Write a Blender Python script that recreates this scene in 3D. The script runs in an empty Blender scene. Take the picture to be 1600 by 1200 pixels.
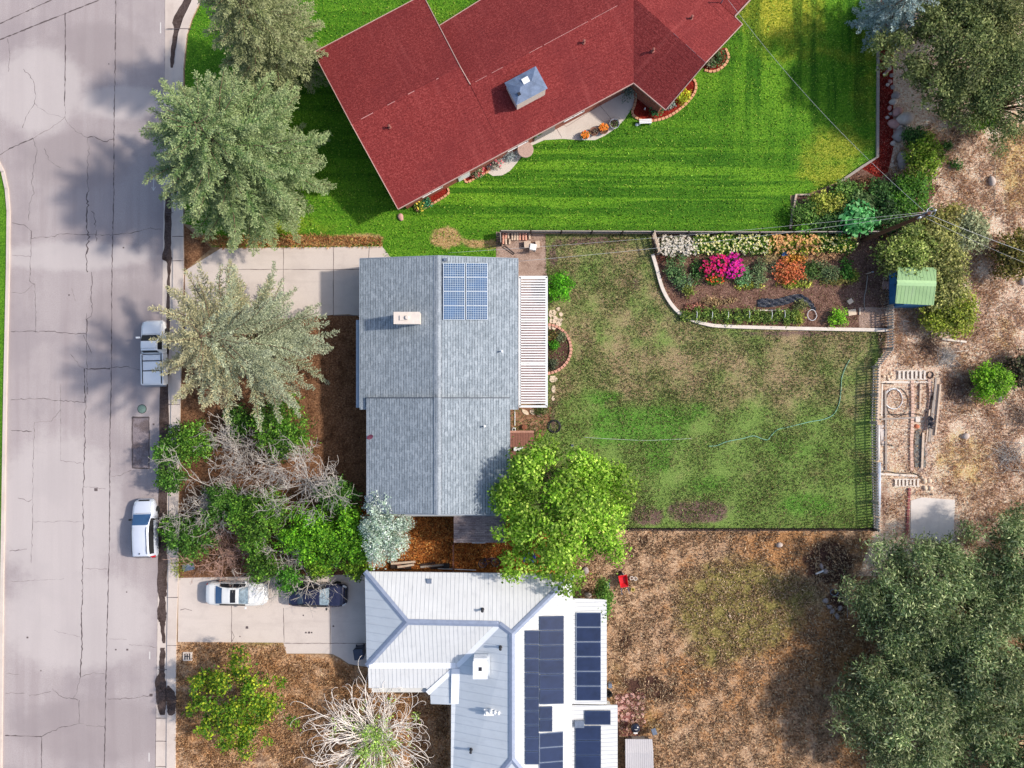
SUN_E=3.3; SKY_E=.15; EXPO=.45
import bpy, bmesh, math, random
import numpy as np
from mathutils import Vector, Matrix
R=math.radians
random.seed(7); rng=np.random.default_rng(7)
scene=bpy.context.scene
COL=scene.collection
H=56.0; M=0.05
def W(px,py,h=0.0):
    """photo pixel + height above ground -> world x,y"""
    k=M*(1-h/H)
    return ((px-800)*k,(600-py)*k)
def V(px,py,h=0.0,dz=0.0):
    x,y=W(px,py,h); return Vector((x,y,h+dz))
def lin(c):
    c/=255.0
    return c/12.92 if c<=0.04045 else ((c+0.055)/1.055)**2.4
def S(r,g,b,f=0.80):
    return (lin(r)*f,lin(g)*f,lin(b)*f,1.0)
# ---------------------------------------------------------------- tagging
def tag(o,label=None,cat=None,group=None,kind=None):
    if label: o['label']=label
    if cat: o['category']=cat
    if group: o['group']=group
    if kind: o['kind']=kind
    return o
WORLD_BUILT=set()
def wmat(o):
    return o.matrix_basis.copy() if o.parent is None else wmat(o.parent)@o.matrix_parent_inverse@o.matrix_basis
def thing(name,label,cat,loc=(0,0,0),rz=0.0,group=None,world=False):
    o=bpy.data.objects.new(name,None); COL.objects.link(o)
    o.empty_display_size=0.3
    o.location=loc; o.rotation_euler=(0,0,rz)
    if world: WORLD_BUILT.add(o.name)
    return tag(o,label,cat,group)
def link(name,me,mat=None,parent=None):
    o=bpy.data.objects.new(name,me); COL.objects.link(o)
    if mat is not None:
        for m in (mat if isinstance(mat,(list,tuple)) else [mat]): me.materials.append(m)
    if parent is not None:
        o.parent=parent
        r=parent
        while r.parent is not None: r=r.parent
        if r.name in WORLD_BUILT: o.matrix_parent_inverse=wmat(parent).inverted()
    return o
def copy_tree(o,parent=None):
    c=o.copy(); COL.objects.link(c)
    if parent is not None: c.parent=parent
    for ch in list(o.children): copy_tree(ch,c)
    return c
# ---------------------------------------------------------------- mesh builder
class MB:
    def __init__(s): s.v=[]; s.f=[]; s.uv=[]; s.mi=[]
    def add(s,vs,fs,uvs=None,mi=0):
        b=len(s.v); s.v+=[tuple(v) for v in vs]
        for i,f in enumerate(fs):
            s.f.append(tuple(b+k for k in f)); s.mi.append(mi)
            s.uv.append(uvs[i] if uvs else None)
    def box(s,c,d,rz=0.0,taper=1.0,mi=0):
        cx,cy,cz=c; dx,dy,dz=d[0]/2,d[1]/2,d[2]/2
        ca,sa=math.cos(rz),math.sin(rz); vs=[]
        for z,t in ((-dz,1.0),(dz,taper)):
            for x,y in ((-dx,-dy),(dx,-dy),(dx,dy),(-dx,dy)):
                x*=t;y*=t
                vs.append((cx+x*ca-y*sa,cy+x*sa+y*ca,cz+z))
        s.add(vs,[(3,2,1,0),(4,5,6,7),(0,1,5,4),(1,2,6,5),(2,3,7,6),(3,0,4,7)],mi=mi)
    def prism(s,poly,z0,z1,mi=0):
        n=len(poly)
        a=sum(poly[i][0]*poly[(i+1)%n][1]-poly[(i+1)%n][0]*poly[i][1] for i in range(n))
        if a<0: poly=poly[::-1]
        vs=[(p[0],p[1],z0) for p in poly]+[(p[0],p[1],z1) for p in poly]
        fs=[tuple(range(n-1,-1,-1)),tuple(range(n,2*n))]
        fs+=[(i,(i+1)%n,n+(i+1)%n,n+i) for i in range(n)]
        s.add(vs,fs,mi=mi)
    def slab(s,pts,th,eave=None,mi=0):
        """roof plane: 3-d polygon with thickness, uv in metres (u along eave)"""
        pts=[Vector(p) for p in pts]; n=len(pts)
        nrm=Vector((0,0,0))
        for i in range(n):
            a,b=pts[i],pts[(i+1)%n]
            nrm+=Vector(((a.y-b.y)*(a.z+b.z),(a.z-b.z)*(a.x+b.x),(a.x-b.x)*(a.y+b.y)))
        nrm.normalize()
        if nrm.z<0: pts=pts[::-1]; nrm=-nrm
        e=Vector(eave) if eave is not None else Vector((1,0,0))
        e=(e-nrm*e.dot(nrm)).normalized(); w=nrm.cross(e)
        vs=pts+[p-Vector((0,0,th)) for p in pts]
        uvt=[(p.dot(e),p.dot(w)) for p in pts]
        fs=[tuple(range(n)),tuple(range(2*n-1,n-1,-1))]
        us=[uvt,uvt[::-1]]
        for i in range(n):
            j=(i+1)%n
            fs.append((j,i,n+i,n+j)); us.append([uvt[j],uvt[i],uvt[i],uvt[j]])
        s.add(vs,fs,us,mi)
    def tube(s,pts,r,n=6,r1=None,cap=True,mi=0):
        pts=[Vector(p) for p in pts]; m=len(pts); vs=[]
        for i,p in enumerate(pts):
            d=(pts[min(i+1,m-1)]-pts[max(i-1,0)])
            if d.length<1e-9: d=Vector((0,0,1))
            d.normalize()
            a=Vector((0,0,1)) if abs(d.z)<0.9 else Vector((1,0,0))
            u=d.cross(a).normalized(); w=d.cross(u)
            rr=r if r1 is None else r+(r1-r)*i/max(1,m-1)
            for k in range(n):
                t=2*math.pi*k/n
                vs.append(p+u*(rr*math.cos(t))+w*(rr*math.sin(t)))
        fs=[]
        for i in range(m-1):
            for k in range(n):
                k2=(k+1)%n
                fs.append((i*n+k,i*n+k2,(i+1)*n+k2,(i+1)*n+k))
        if cap and n>2:
            fs.append(tuple(range(n-1,-1,-1))); fs.append(tuple((m-1)*n+k for k in range(n)))
        s.add(vs,fs,mi=mi)
    def lathe(s,prof,c=(0,0,0),n=20,mi=0):
        vs=[];fs=[]
        for r,z in prof:
            for k in range(n):
                t=2*math.pi*k/n; vs.append((c[0]+r*math.cos(t),c[1]+r*math.sin(t),c[2]+z))
        for i in range(len(prof)-1):
            for k in range(n):
                k2=(k+1)%n; fs.append((i*n+k,i*n+k2,(i+1)*n+k2,(i+1)*n+k))
        fs.append(tuple(range(n-1,-1,-1))); fs.append(tuple((len(prof)-1)*n+k for k in range(n)))
        s.add(vs,fs,mi=mi)
    def ring(s,c,Rr,r,n=24,m=6,mi=0,ax=None):
        vs=[];fs=[]
        for i in range(n):
            a=2*math.pi*i/n
            for k in range(m):
                b=2*math.pi*k/m
                p=((Rr+r*math.cos(b))*math.cos(a),(Rr+r*math.cos(b))*math.sin(a),r*math.sin(b))
                if ax=='y': p=(p[0],p[2],p[1])
                if ax=='x': p=(p[2],p[0],p[1])
                vs.append((c[0]+p[0],c[1]+p[1],c[2]+p[2]))
        for i in range(n):
            for k in range(m):
                fs.append((i*m+k,((i+1)%n)*m+k,((i+1)%n)*m+(k+1)%m,i*m+(k+1)%m))
        s.add(vs,fs,mi=mi)
    def rock(s,c,sx,sy,sz,rz=0,rough=0.18,seed=0):
        bm=bmesh.new(); bmesh.ops.create_icosphere(bm,subdivisions=2,radius=1)
        rr=random.Random(seed); ca,sa=math.cos(rz),math.sin(rz); vs=[]
        ph=[rr.uniform(0,6) for _ in range(6)]
        for v in bm.verts:
            p=v.co
            k=1+rough*(math.sin(2.3*p.x+ph[0])+math.sin(2.9*p.y+ph[1])+math.sin(3.1*p.z+ph[2]))*.6+rr.uniform(-.06,.06)
            x,y,z=p.x*sx*k,p.y*sy*k,p.z*sz*k
            if z<-sz*.45: z=-sz*.45
            vs.append((c[0]+x*ca-y*sa,c[1]+x*sa+y*ca,c[2]+z+sz*.40))
        fs=[tuple(v.index for v in f.verts) for f in bm.faces]
        bm.free(); s.add(vs,fs)
    def mesh(s,name,smooth=False):
        me=bpy.data.meshes.new(name); me.from_pydata(s.v,[],s.f)
        if any(u is not None for u in s.uv):
            ul=me.uv_layers.new(name='UVMap')
            flat=[]
            for f,u in zip(s.f,s.uv):
                if u is None: flat+=[0.0,0.0]*len(f)
                else:
                    for q in u: flat+=[q[0],q[1]]
            ul.data.foreach_set('uv',flat)
        if any(s.mi): me.polygons.foreach_set('material_index',s.mi)
        if smooth: me.polygons.foreach_set('use_smooth',[True]*len(s.f))
        me.update(); return me
    def build(s,name,mat,parent=None,smooth=False,bevel=0.0):
        me=s.mesh(name,smooth)
        if bevel>0:
            bm=bmesh.new(); bm.from_mesh(me)
            bmesh.ops.bevel(bm,geom=[e for e in bm.edges if len(e.link_faces)==2 and e.calc_face_angle(0)>0.5],offset=bevel,segments=2,affect='EDGES',clamp_overlap=True)
            bm.to_mesh(me); bm.free()
        return link(name,me,mat,parent)
def quads_mesh(name,P,T=None,nv=4):
    """P: (n,nv,3) polygon corners, T: (n,3) tint"""
    n=len(P); me=bpy.data.meshes.new(name)
    me.vertices.add(n*nv); me.vertices.foreach_set('co',np.ascontiguousarray(P,dtype=np.float32).ravel())
    me.loops.add(n*nv); me.loops.foreach_set('vertex_index',np.arange(n*nv,dtype=np.int32))
    me.polygons.add(n); me.polygons.foreach_set('loop_start',np.arange(0,n*nv,nv,dtype=np.int32))
    me.update(calc_edges=True)
    if T is not None:
        at=me.attributes.new('tint','FLOAT_COLOR','POINT')
        c=np.ones((n,nv,4),dtype=np.float32); c[:,:,:3]=np.asarray(T)[:,None,:]
        at.data.foreach_set('color',c.ravel())
    return me
def unit(a): return a/np.maximum(np.linalg.norm(a,axis=-1,keepdims=True),1e-9)
def leaf_quads(C,A,N,L,Wd):
    """rhombus leaves: centre, axis, approx normal, length, width"""
    A=unit(A); Sd=unit(np.cross(A,N)); L=np.asarray(L)[:,None]; Wd=np.asarray(Wd)[:,None]
    P=np.empty((len(C),4,3)); P[:,0]=C-A*L*.5; P[:,1]=C+Sd*Wd*.5-A*L*.05; P[:,2]=C+A*L*.5; P[:,3]=C-Sd*Wd*.5-A*L*.05
    return P
# ---------------------------------------------------------------- nodes
class G:
    def __init__(s,name):
        s.m=bpy.data.materials.new(name); s.m.use_nodes=True
        s.nt=s.m.node_tree; s.b=s.nt.nodes['Principled BSDF']; s.b.inputs['Roughness'].default_value=.8
        s.out=s.nt.nodes['Material Output']; s._pos=None
    def n(s,t,**k):
        x=s.nt.nodes.new(t)
        for a,v in k.items(): setattr(x,a,v)
        return x
    def put(s,sock,v):
        if hasattr(v,'is_linked') or isinstance(v,bpy.types.NodeSocket): s.nt.links.new(v,sock)
        else:
            try: sock.default_value=v
            except Exception:
                sock.default_value=tuple(v)[:len(sock.default_value)]
    def pos(s):
        if s._pos is None: s._pos=s.n('ShaderNodeNewGeometry').outputs['Position']
        return s._pos
    def obj(s): return s.n('ShaderNodeTexCoord').outputs['Object']
    def uv(s): return s.n('ShaderNodeUVMap').outputs['UV']
    def scale(s,vec,sx,sy,sz=1):
        x=s.n('ShaderNodeVectorMath',operation='MULTIPLY'); s.put(x.inputs[0],vec); x.inputs[1].default_value=(sx,sy,sz); return x.outputs[0]
    def noise(s,scale,detail=3,rough=.55,vec=None,dist=0.0):
        x=s.n('ShaderNodeTexNoise'); s.put(x.inputs['Vector'],vec if vec is not None else s.pos())
        x.inputs['Scale'].default_value=scale; x.inputs['Detail'].default_value=detail; x.inputs['Roughness'].default_value=rough; x.inputs['Distortion'].default_value=dist
        return x.outputs['Fac']
    def voro(s,scale,vec=None,feature='F1',out='Distance'):
        x=s.n('ShaderNodeTexVoronoi',feature=feature); s.put(x.inputs['Vector'],vec if vec is not None else s.pos()); x.inputs['Scale'].default_value=scale
        return x.outputs[out]
    def ramp(s,f,stops):
        x=s.n('ShaderNodeValToRGB'); e=x.color_ramp.elements
        while len(e)<len(stops): e.new(.5)
        for i,(p,c) in enumerate(stops):
            e[i].position=p; e[i].color=c if len(c)==4 else (*c,1)
        s.put(x.inputs['Fac'],f); return x.outputs['Color']
    def mix(s,f,a,b,blend='MIX'):
        x=s.n('ShaderNodeMix',data_type='RGBA',blend_type=blend)
        s.put(x.inputs[0],f); s.put(x.inputs[6],a); s.put(x.inputs[7],b); return x.outputs[2]
    def math(s,op,a,b=0.0,clamp=False):
        x=s.n('ShaderNodeMath',operation=op,use_clamp=clamp); s.put(x.inputs[0],a); s.put(x.inputs[1],b); return x.outputs[0]
    def step(s,v,lo,hi):
        x=s.n('ShaderNodeMapRange',interpolation_type='SMOOTHSTEP'); s.put(x.inputs['Value'],v)
        x.inputs['From Min'].default_value=lo; x.inputs['From Max'].default_value=hi; return x.outputs['Result']
    def attr(s,name,ch=None):
        x=s.n('ShaderNodeAttribute',attribute_name=name)
        if ch is None: return x.outputs['Color']
        y=s.n('ShaderNodeSeparateColor'); s.nt.links.new(x.outputs['Color'],y.inputs[0]); return y.outputs[ch]
    def xyz(s,v,i):
        y=s.n('ShaderNodeSeparateXYZ'); s.put(y.inputs[0],v); return y.outputs[i]
    def bump(s,h,strength=.3,dist=.02):
        x=s.n('ShaderNodeBump'); x.inputs['Strength'].default_value=strength; x.inputs['Distance'].default_value=dist
        s.put(x.inputs['Height'],h); s.nt.links.new(x.outputs['Normal'],s.b.inputs['Normal'])
    def set(s,col=None,rough=None,metal=None,spec=None,alpha=None):
        if col is not None: s.put(s.b.inputs['Base Color'],col)
        if rough is not None: s.put(s.b.inputs['Roughness'],rough)
        if metal is not None: s.put(s.b.inputs['Metallic'],metal)
        if spec is not None: s.put(s.b.inputs['Specular IOR Level'],spec)
        return s.m
def simple(name,col,rough=.7,var=.25,sc=6.0,metal=0.0,bump=.15,spec=.4):
    g=G(name); f=g.noise(sc,5,.65,g.obj())
    d=tuple(c*(1-var) for c in col[:3]); l=tuple(min(1,c*(1+var)) for c in col[:3])
    g.set(g.ramp(f,[(.3,d),(.7,l)]),rough,metal,spec)
    if bump: g.bump(g.noise(sc*6,3,.6,g.obj()),bump,.01)
    return g.m
def masked(g,ch,amp=.7,sc=1.2,lo=.35,hi=.65):
    m=g.attr('mask',ch)
    return g.step(g.math('ADD',m,g.math('MULTIPLY',g.math('SUBTRACT',g.noise(sc,5,.65),.5),amp)),lo,hi)
# ---------------------------------------------------------------- ground sheets
def tri_poly(pts):
    from mathutils.geometry import tessellate_polygon
    return tessellate_polygon([[Vector((p[0],p[1],0)) for p in pts]])
def sheet(name,poly_px,z,mat,res=None,masks=None,kind='structure',world=None,thick=0.0):
    pts=world if world else [W(*p) for p in poly_px]
    bm=bmesh.new(); vs=[bm.verts.new((p[0],p[1],z)) for p in pts]
    for t in tri_poly(pts):
        try: bm.faces.new([vs[i] for i in t])
        except ValueError: pass
    bmesh.ops.recalc_face_normals(bm,faces=bm.faces[:])
    for f in bm.faces:
        if f.normal.z<0: f.normal_flip()
    if res:
        xs=[p[0] for p in pts]; ys=[p[1] for p in pts]
        for ax,lo,hi in ((0,min(xs),max(xs)),(1,min(ys),max(ys))):
            k=math.ceil(lo/res)*res
            while k<hi:
                co=[0,0,0]; co[ax]=k; no=[0,0,0]; no[ax]=1
                bmesh.ops.bisect_plane(bm,geom=bm.verts[:]+bm.edges[:]+bm.faces[:],dist=1e-5,plane_co=co,plane_no=no)
                k+=res
    me=bpy.data.meshes.new(name); bm.to_mesh(me); bm.free()
    if masks:
        n=len(me.vertices); co=np.empty(n*3,dtype=np.float32); me.vertices.foreach_get('co',co); co=co.reshape(-1,3)
        X=co[:,0]/M+800; Y=600-co[:,1]/M
        c=np.zeros((n,4),dtype=np.float32); c[:,3]=1
        for i,fn in enumerate(masks):
            if fn is not None: c[:,i]=np.clip(fn(X,Y),0,1)
        at=me.attributes.new('mask','FLOAT_COLOR','POINT'); at.data.foreach_set('color',c.ravel())
    o=link(name,me,mat); o['kind']=kind
    return o
def ell(cx,cy,rx,ry,s=1.0):
    return lambda X,Y: s*np.clip(1.5-np.sqrt(((X-cx)/rx)**2+((Y-cy)/ry)**2),0,1)
def rect(x0,y0,x1,y1,soft=10,s=1.0):
    def f(X,Y):
        dx=np.minimum(X-x0,x1-X)/soft; dy=np.minimum(Y-y0,y1-Y)/soft
        return s*np.clip(np.minimum(dx,dy)*.5+.5,0,1)
    return f
def mx(*fs):
    return lambda X,Y: np.max([f(X,Y) for f in fs],axis=0)
def in_poly(poly,x,y):
    c=False;n=len(poly);j=n-1
    for i in range(n):
        xi,yi=poly[i];xj,yj=poly[j]
        if (yi>y)!=(yj>y) and x<(xj-xi)*(y-yi)/(yj-yi)+xi: c=not c
        j=i
    return c
def np_in_poly(poly,X,Y):
    c=np.zeros(len(X),bool); j=len(poly)-1
    for i in range(len(poly)):
        xi,yi=poly[i]; xj,yj=poly[j]
        if yi!=yj:
            c^=((yi>Y)!=(yj>Y))&(X<(xj-xi)*(Y-yi)/(yj-yi)+xi)
        j=i
    return c
def ribbon(mb,px,w,z,jit=0.0,wj=0.3,seg=6.0):
    """flat ribbon along photo-pixel polyline, width w (m)"""
    P=[]
    for a,b in zip(px[:-1],px[1:]):
        d=math.hypot(b[0]-a[0],b[1]-a[1]); n=max(1,int(d/seg)) if jit else 1
        for i in range(n): P.append((a[0]+(b[0]-a[0])*i/n,a[1]+(b[1]-a[1])*i/n))
    P.append(px[-1])
    Q=[]
    for i,p in enumerate(P):
        j=jit if 0<i<len(P)-1 else 0
        x,y=W(p[0]+random.uniform(-j,j),p[1]+random.uniform(-j,j)); Q.append(Vector((x,y,0)))
    vs=[]
    for i,p in enumerate(Q):
        d=Q[min(i+1,len(Q)-1)]-Q[max(i-1,0)]; d.normalize(); s=Vector((-d.y,d.x,0))
        ww=w*.5*(1+random.uniform(-wj,wj)) if jit else w*.5
        vs+=[(p.x+s.x*ww,p.y+s.y*ww,z),(p.x-s.x*ww,p.y-s.y*ww,z)]
    fs=[(2*i+1,2*i+3,2*i+2,2*i) for i in range(len(Q)-1)]
    mb.add(vs,fs)
def smooth_px(pts,n=6):
    out=[]
    for i in range(len(pts)-1):
        p0=pts[max(i-1,0)];p1=pts[i];p2=pts[i+1];p3=pts[min(i+2,len(pts)-1)]
        for k in range(n):
            t=k/n
            out.append(tuple(.5*((2*p1[d])+(-p0[d]+p2[d])*t+(2*p0[d]-5*p1[d]+4*p2[d]-p3[d])*t*t+(-p0[d]+3*p1[d]-3*p2[d]+p3[d])*t**3) for d in range(len(p1))))
    out.append(tuple(pts[-1])); return out
# ================================================================ materials of the ground
def lawn_mat():
    g=G('mown_lawn')
    fine=g.noise(8,6,.85); mid=g.noise(1.6,5,.7)
    a=g.ramp(fine,[(.33,S(34,78,8)),(.49,S(82,138,24)),(.65,S(144,188,58))])
    b=g.ramp(fine,[(.36,S(66,82,8)),(.49,S(138,152,30)),(.62,S(212,210,92))])
    d=g.ramp(fine,[(.34,S(98,70,40)),(.5,S(184,148,98)),(.66,S(230,204,154))])
    st=g.step(g.noise(1.0,3,.65,g.scale(g.pos(),.035,1.15)),.44,.57)
    st2=g.step(g.noise(1.0,3,.6,g.scale(g.pos(),.75,.05)),.45,.58)
    xg=g.math('MULTIPLY',g.step(g.xyz(g.pos(),0),13.0,20.0),g.step(g.xyz(g.pos(),1),15.0,22.0)); st=g.mix(xg,st,st2); st=g.xyz(st,0)
    c=g.mix(masked(g,0,1.1,.6,.3,.8),a,b)
    big=g.noise(.22,4,.6); c=g.mix(g.math('MULTIPLY',g.step(big,.42,.62),.55),c,g.mix(1.0,c,(.62,.76,.5,1),'MULTIPLY'))
    c=g.mix(g.math('MULTIPLY',g.step(mid,.46,.64),.5),c,g.mix(1.0,c,(.62,.74,.5,1),'MULTIPLY'))
    c=g.mix(g.math('MULTIPLY',g.math('MULTIPLY',g.attr('mask',1),st),.85),c,g.mix(1.0,c,(.38,.54,.30,1),'MULTIPLY'))
    c=g.mix(g.math('MULTIPLY',g.math('MULTIPLY',g.attr('mask',1),g.math('SUBTRACT',1.0,st)),.7),c,g.mix(1.0,c,(1.5,1.28,1.2,1),'MULTIPLY'))
    c=g.mix(masked(g,2,.6,1.6),c,d)
    g.set(c,.85,spec=.2); g.bump(fine,.9,.06); return g.m
def patchy_mat():
    g=G('patchy_lawn')
    fine=g.noise(9,6,.82); mid=g.noise(.4,6,.66)
    green=g.ramp(fine,[(.30,S(76,100,46)),(.48,S(118,148,70)),(.68,S(166,188,106))])
    lush=g.ramp(fine,[(.30,S(52,104,30)),(.48,S(90,146,48)),(.68,S(142,184,86))])
    dead=g.ramp(fine,[(.30,S(104,80,60)),(.48,S(164,140,106)),(.68,S(210,190,148))])
    soil=g.ramp(fine,[(.3,S(77,55,53)),(.7,S(166,136,124))])
    c=g.mix(g.step(g.math('ADD',mid,g.math('MULTIPLY',g.attr('mask',0),.34)),.50,.86),green,dead)
    c=g.mix(masked(g,1,1.0,.8,.3,.8),c,lush)
    c=g.mix(masked(g,2,.9,1.1),c,soil)
    g.set(c,.9,spec=.15); g.bump(fine,1.0,.1); return g.m
def dry_mat():
    g=G('dry_yard')
    fine=g.noise(5.5,7,.84); mid=g.noise(.7,6,.74)
    tan=g.ramp(fine,[(.36,S(105,71,56)),(.47,S(195,155,123)),(.62,S(249,216,178))])
    oran=g.ramp(fine,[(.36,S(92,56,37)),(.47,S(180,128,84)),(.62,S(241,186,130))])
    olive=g.ramp(fine,[(.36,S(61,59,28)),(.48,S(138,127,71)),(.64,S(203,185,120))])
    dark=g.ramp(fine,[(.3,S(49,33,30)),(.7,S(120,87,75))])
    c=g.mix(g.step(g.math('ADD',mid,g.math('MULTIPLY',g.attr('mask',1),.42)),.52,.76),tan,oran)
    cl=g.noise(2.0,5,.75); c=g.mix(g.math('MULTIPLY',g.step(cl,.50,.66),.55),c,g.mix(1.0,c,(.55,.5,.46,1),'MULTIPLY')); c=g.mix(g.math('MULTIPLY',g.step(g.noise(1.3,5,.7),.56,.7),.5),c,S(235,205,174))
    c=g.mix(masked(g,0,1.1,.8,.3,.85),c,olive)
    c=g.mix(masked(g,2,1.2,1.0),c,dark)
    g.set(c,.95,spec=.1); g.bump(fine,1.0,.14); return g.m
def dirt_mat():
    g=G('bare_dirt')
    fine=g.noise(6,7,.84); mid=g.noise(.7,6,.74)
    a=g.ramp(fine,[(.36,S(154,110,89)),(.47,S(247,207,177)),(.60,S(250,250,231))])
    b=g.ramp(fine,[(.36,S(126,82,66)),(.47,S(225,179,154)),(.62,S(250,239,214))])
    w=g.ramp(fine,[(.36,S(119,80,40)),(.48,S(221,177,119)),(.64,S(250,243,184))])
    gr=g.ramp(fine,[(.3,S(138,119,115)),(.6,S(231,214,207))])
    c=g.mix(g.step(mid,.42,.6),a,b)
    c=g.mix(masked(g,0,1.0,1.1,.3,.7),c,w)
    c=g.mix(masked(g,1,.8,1.2),c,gr)
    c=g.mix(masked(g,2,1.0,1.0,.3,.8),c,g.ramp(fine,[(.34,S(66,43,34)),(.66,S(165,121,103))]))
    c=g.mix(g.step(g.voro(2.6),.17,.06),c,g.ramp(fine,[(.3,S(231,205,189)),(.7,S(250,250,250))]))
    g.set(c,.95,spec=.1); g.bump(fine,1.0,.14); return g.m
def soil_mat(name,c0,c1,c2,sc=10):
    g=G(name); fine=g.noise(sc,6,.75); mid=g.noise(1.1,4,.65)
    c=g.ramp(fine,[(.3,c0),(.5,c1),(.72,c2)])
    c=g.mix(g.step(mid,.45,.65),c,g.mix(1.0,c,(.62,.58,.55,1),'MULTIPLY'))
    g.set(c,.95,spec=.1); g.bump(fine,.9,.06); return g.m
def road_mat():
    g=G('weathered_asphalt')
    fine=g.noise(22,3,.7); p=g.pos()
    streak=g.noise(1.3,5,.6,g.scale(p,1.0,.05)); big=g.noise(.16,4,.6)
    c=g.ramp(fine,[(.30,S(152,140,140)),(.5,S(184,172,171)),(.72,S(206,195,192))])
    agg=g.noise(34,2,.9); c=g.mix(g.math('MULTIPLY',g.step(agg,.55,.7),.35),c,S(228,218,214)); c=g.mix(g.math('MULTIPLY',g.step(g.noise(.42,2,.5,g.scale(p,1,.01)),.45,.62),.35),c,S(168,155,156))
    c=g.mix(g.math('MULTIPLY',g.step(streak,.42,.7),.45),c,S(162,148,148))
    c=g.mix(g.math('MULTIPLY',g.step(big,.45,.62),.40),c,S(150,139,142))
    c=g.mix(g.math('MULTIPLY',g.step(g.noise(3.0,4,.7),.62,.72),.30),c,S(150,138,142))
    c=g.mix(g.math('MULTIPLY',masked(g,0,.5,1.0,.3,.7),.5),c,S(158,146,146))  # darkens the asphalt colour where tree shade lies on the road
    c=g.mix(g.math('MULTIPLY',masked(g,1,.5,1.0,.3,.7),.5),c,S(216,206,202))  # lightens the asphalt colour in the sunlit gaps
    g.set(c,.88,spec=.25); g.bump(fine,.35,.02); return g.m
def concrete_mat(name,base,dark,streak_ax=1):
    g=G(name); fine=g.noise(18,4,.7); big=g.noise(.5,5,.65)
    st=g.noise(1.1,4,.6,g.scale(g.pos(),.12 if streak_ax==0 else 1,1 if streak_ax==0 else .12))
    c=g.ramp(fine,[(.2,tuple(x*.86 for x in base[:3])),(.6,base)])
    c=g.mix(g.math('MULTIPLY',g.step(big,.45,.7),.4),c,dark); c=g.mix(g.math('MULTIPLY',g.step(st,.5,.7),.3),c,dark)
    g.set(c,.85,spec=.3); g.bump(fine,.25,.01); return g.m
GM={}
GM['lawn']=lawn_mat(); GM['patchy']=patchy_mat(); GM['dry']=dry_mat(); GM['dirt']=dirt_mat(); GM['road']=road_mat()
GM['front']=soil_mat('brown_soil',S(74,48,36),S(131,93,67),S(190,146,110),7)
GM['bed']=soil_mat('garden_soil',S(72,48,42),S(124,92,80),S(192,156,136),8)
GM['side']=soil_mat('rusty_leaf_litter',S(88,42,20),S(184,108,52),S(246,176,100),8)
GM['mulch']=soil_mat('red_mulch',S(70,14,12),S(142,38,30),S(196,84,66),14)
GM['gravel']=soil_mat('pink_gravel',S(132,102,88),S(182,154,138),S(212,188,172),16)
GM['conc']=concrete_mat('pale_concrete',S(236,226,218),S(210,198,190))
GM['drive']=concrete_mat('driveway_concrete',S(222,208,198),S(190,176,168),0)
GM['kerb']=concrete_mat('kerb_concrete',S(224,209,198),S(190,172,162))
GM['patio']=concrete_mat('patio_concrete',S(226,214,202),S(204,190,178))
GM['wet']=soil_mat('wet_gutter_dirt',S(70,58,56),S(92,78,74),S(116,100,96),8)
GM['crack']=simple('crack_tar',S(98,86,86),.8,.3,3,bump=0)
GM['joint']=simple('joint_dirt',S(128,114,110),.9,.2,3,bump=0)
GM['patch']=soil_mat('asphalt_patch',S(120,108,112),S(150,138,142),S(172,160,162),14)
# ================================================================ ground sheets
g0=G('ground_earth'); f0=g0.noise(.9,6,.75); g0.set(g0.ramp(f0,[(.3,S(120,96,72)),(.7,S(196,166,132))]),.95,spec=.1)
sheet('ground',None,-0.02,g0.m,world=[(-400,-400),(400,-400),(400,400),(-400,400)])
ROADR=[(258,-160),(258,100),(256,300),(252,600),(247,900),(242,1300)]
ROADL=[(3,1300),(7,900),(12,600),(16,420),(17,330),(14,295),(8,268),(-2,248),(-60,215),(-170,190)]
sheet('road',ROADR+ROADL+[(-170,-160)],0.004,GM['road'],1.0,
  [mx(ell(150,75,80,40),ell(120,250,90,45),ell(195,500,60,60),ell(150,1140,130,50)),  # tree shade painted on the road; next row, the sunlit gaps
   mx(ell(60,140,70,70),ell(190,160,70,25),ell(110,400,130,22),ell(90,800,100,120),ell(120,970,120,80))])
sheet('far_lawn',ROADL[:-2]+[(-170,248),(-170,1300)],0.008,GM['lawn'],1.0,[None,None,None])
mb=MB()
kl=[(ROADL[i][0],ROADL[i][1]) for i in range(len(ROADL)-2)]
kb=[]
for i,(a,b) in enumerate(zip(kl[:-1],kl[1:])):
    A=Vector(W(*a));B=Vector(W(*b)); d=(B-A).normalized(); n=Vector((-d.y,d.x))*.25
    if n.x>0: n=-n
    mb.prism([tuple(A),tuple(B),tuple(B+n),tuple(A+n)],-.015,.13)
mb.build('kerb',GM['kerb'])['kind']='structure'
OUT=[(330,-160),(322,-20),(312,5),(300,30),(292,55),(289,85),(287,110),(287,300),(288,420),(285,520),(283,600),(279,800),(279,900),(276,1000),(275,1200),(274,1300)]
sheet('gutter',ROADR+[(262,1300),(262,1200),(264,1000),(266,800),(270,600),(272,300),(272,110),(276,85),(284,45),(300,-10),(318,-160)][0:],0.012,GM['kerb'])
mb=MB()
inn=[(318,-160),(308,-20),(299,5),(287,30),(279,55),(276,85),(273,110),(271,300),(271,420),(270,520),(269,600),(265,800),(264,900),(262,1000),(261,1200),(260,1300)]
for i in range(len(inn)-1):
    mb.prism([W(*inn[i]),W(*OUT[i]),W(*OUT[i+1]),W(*inn[i+1])],-.015,.11)
mb.build('pavement',GM['kerb'])['kind']='structure'
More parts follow.
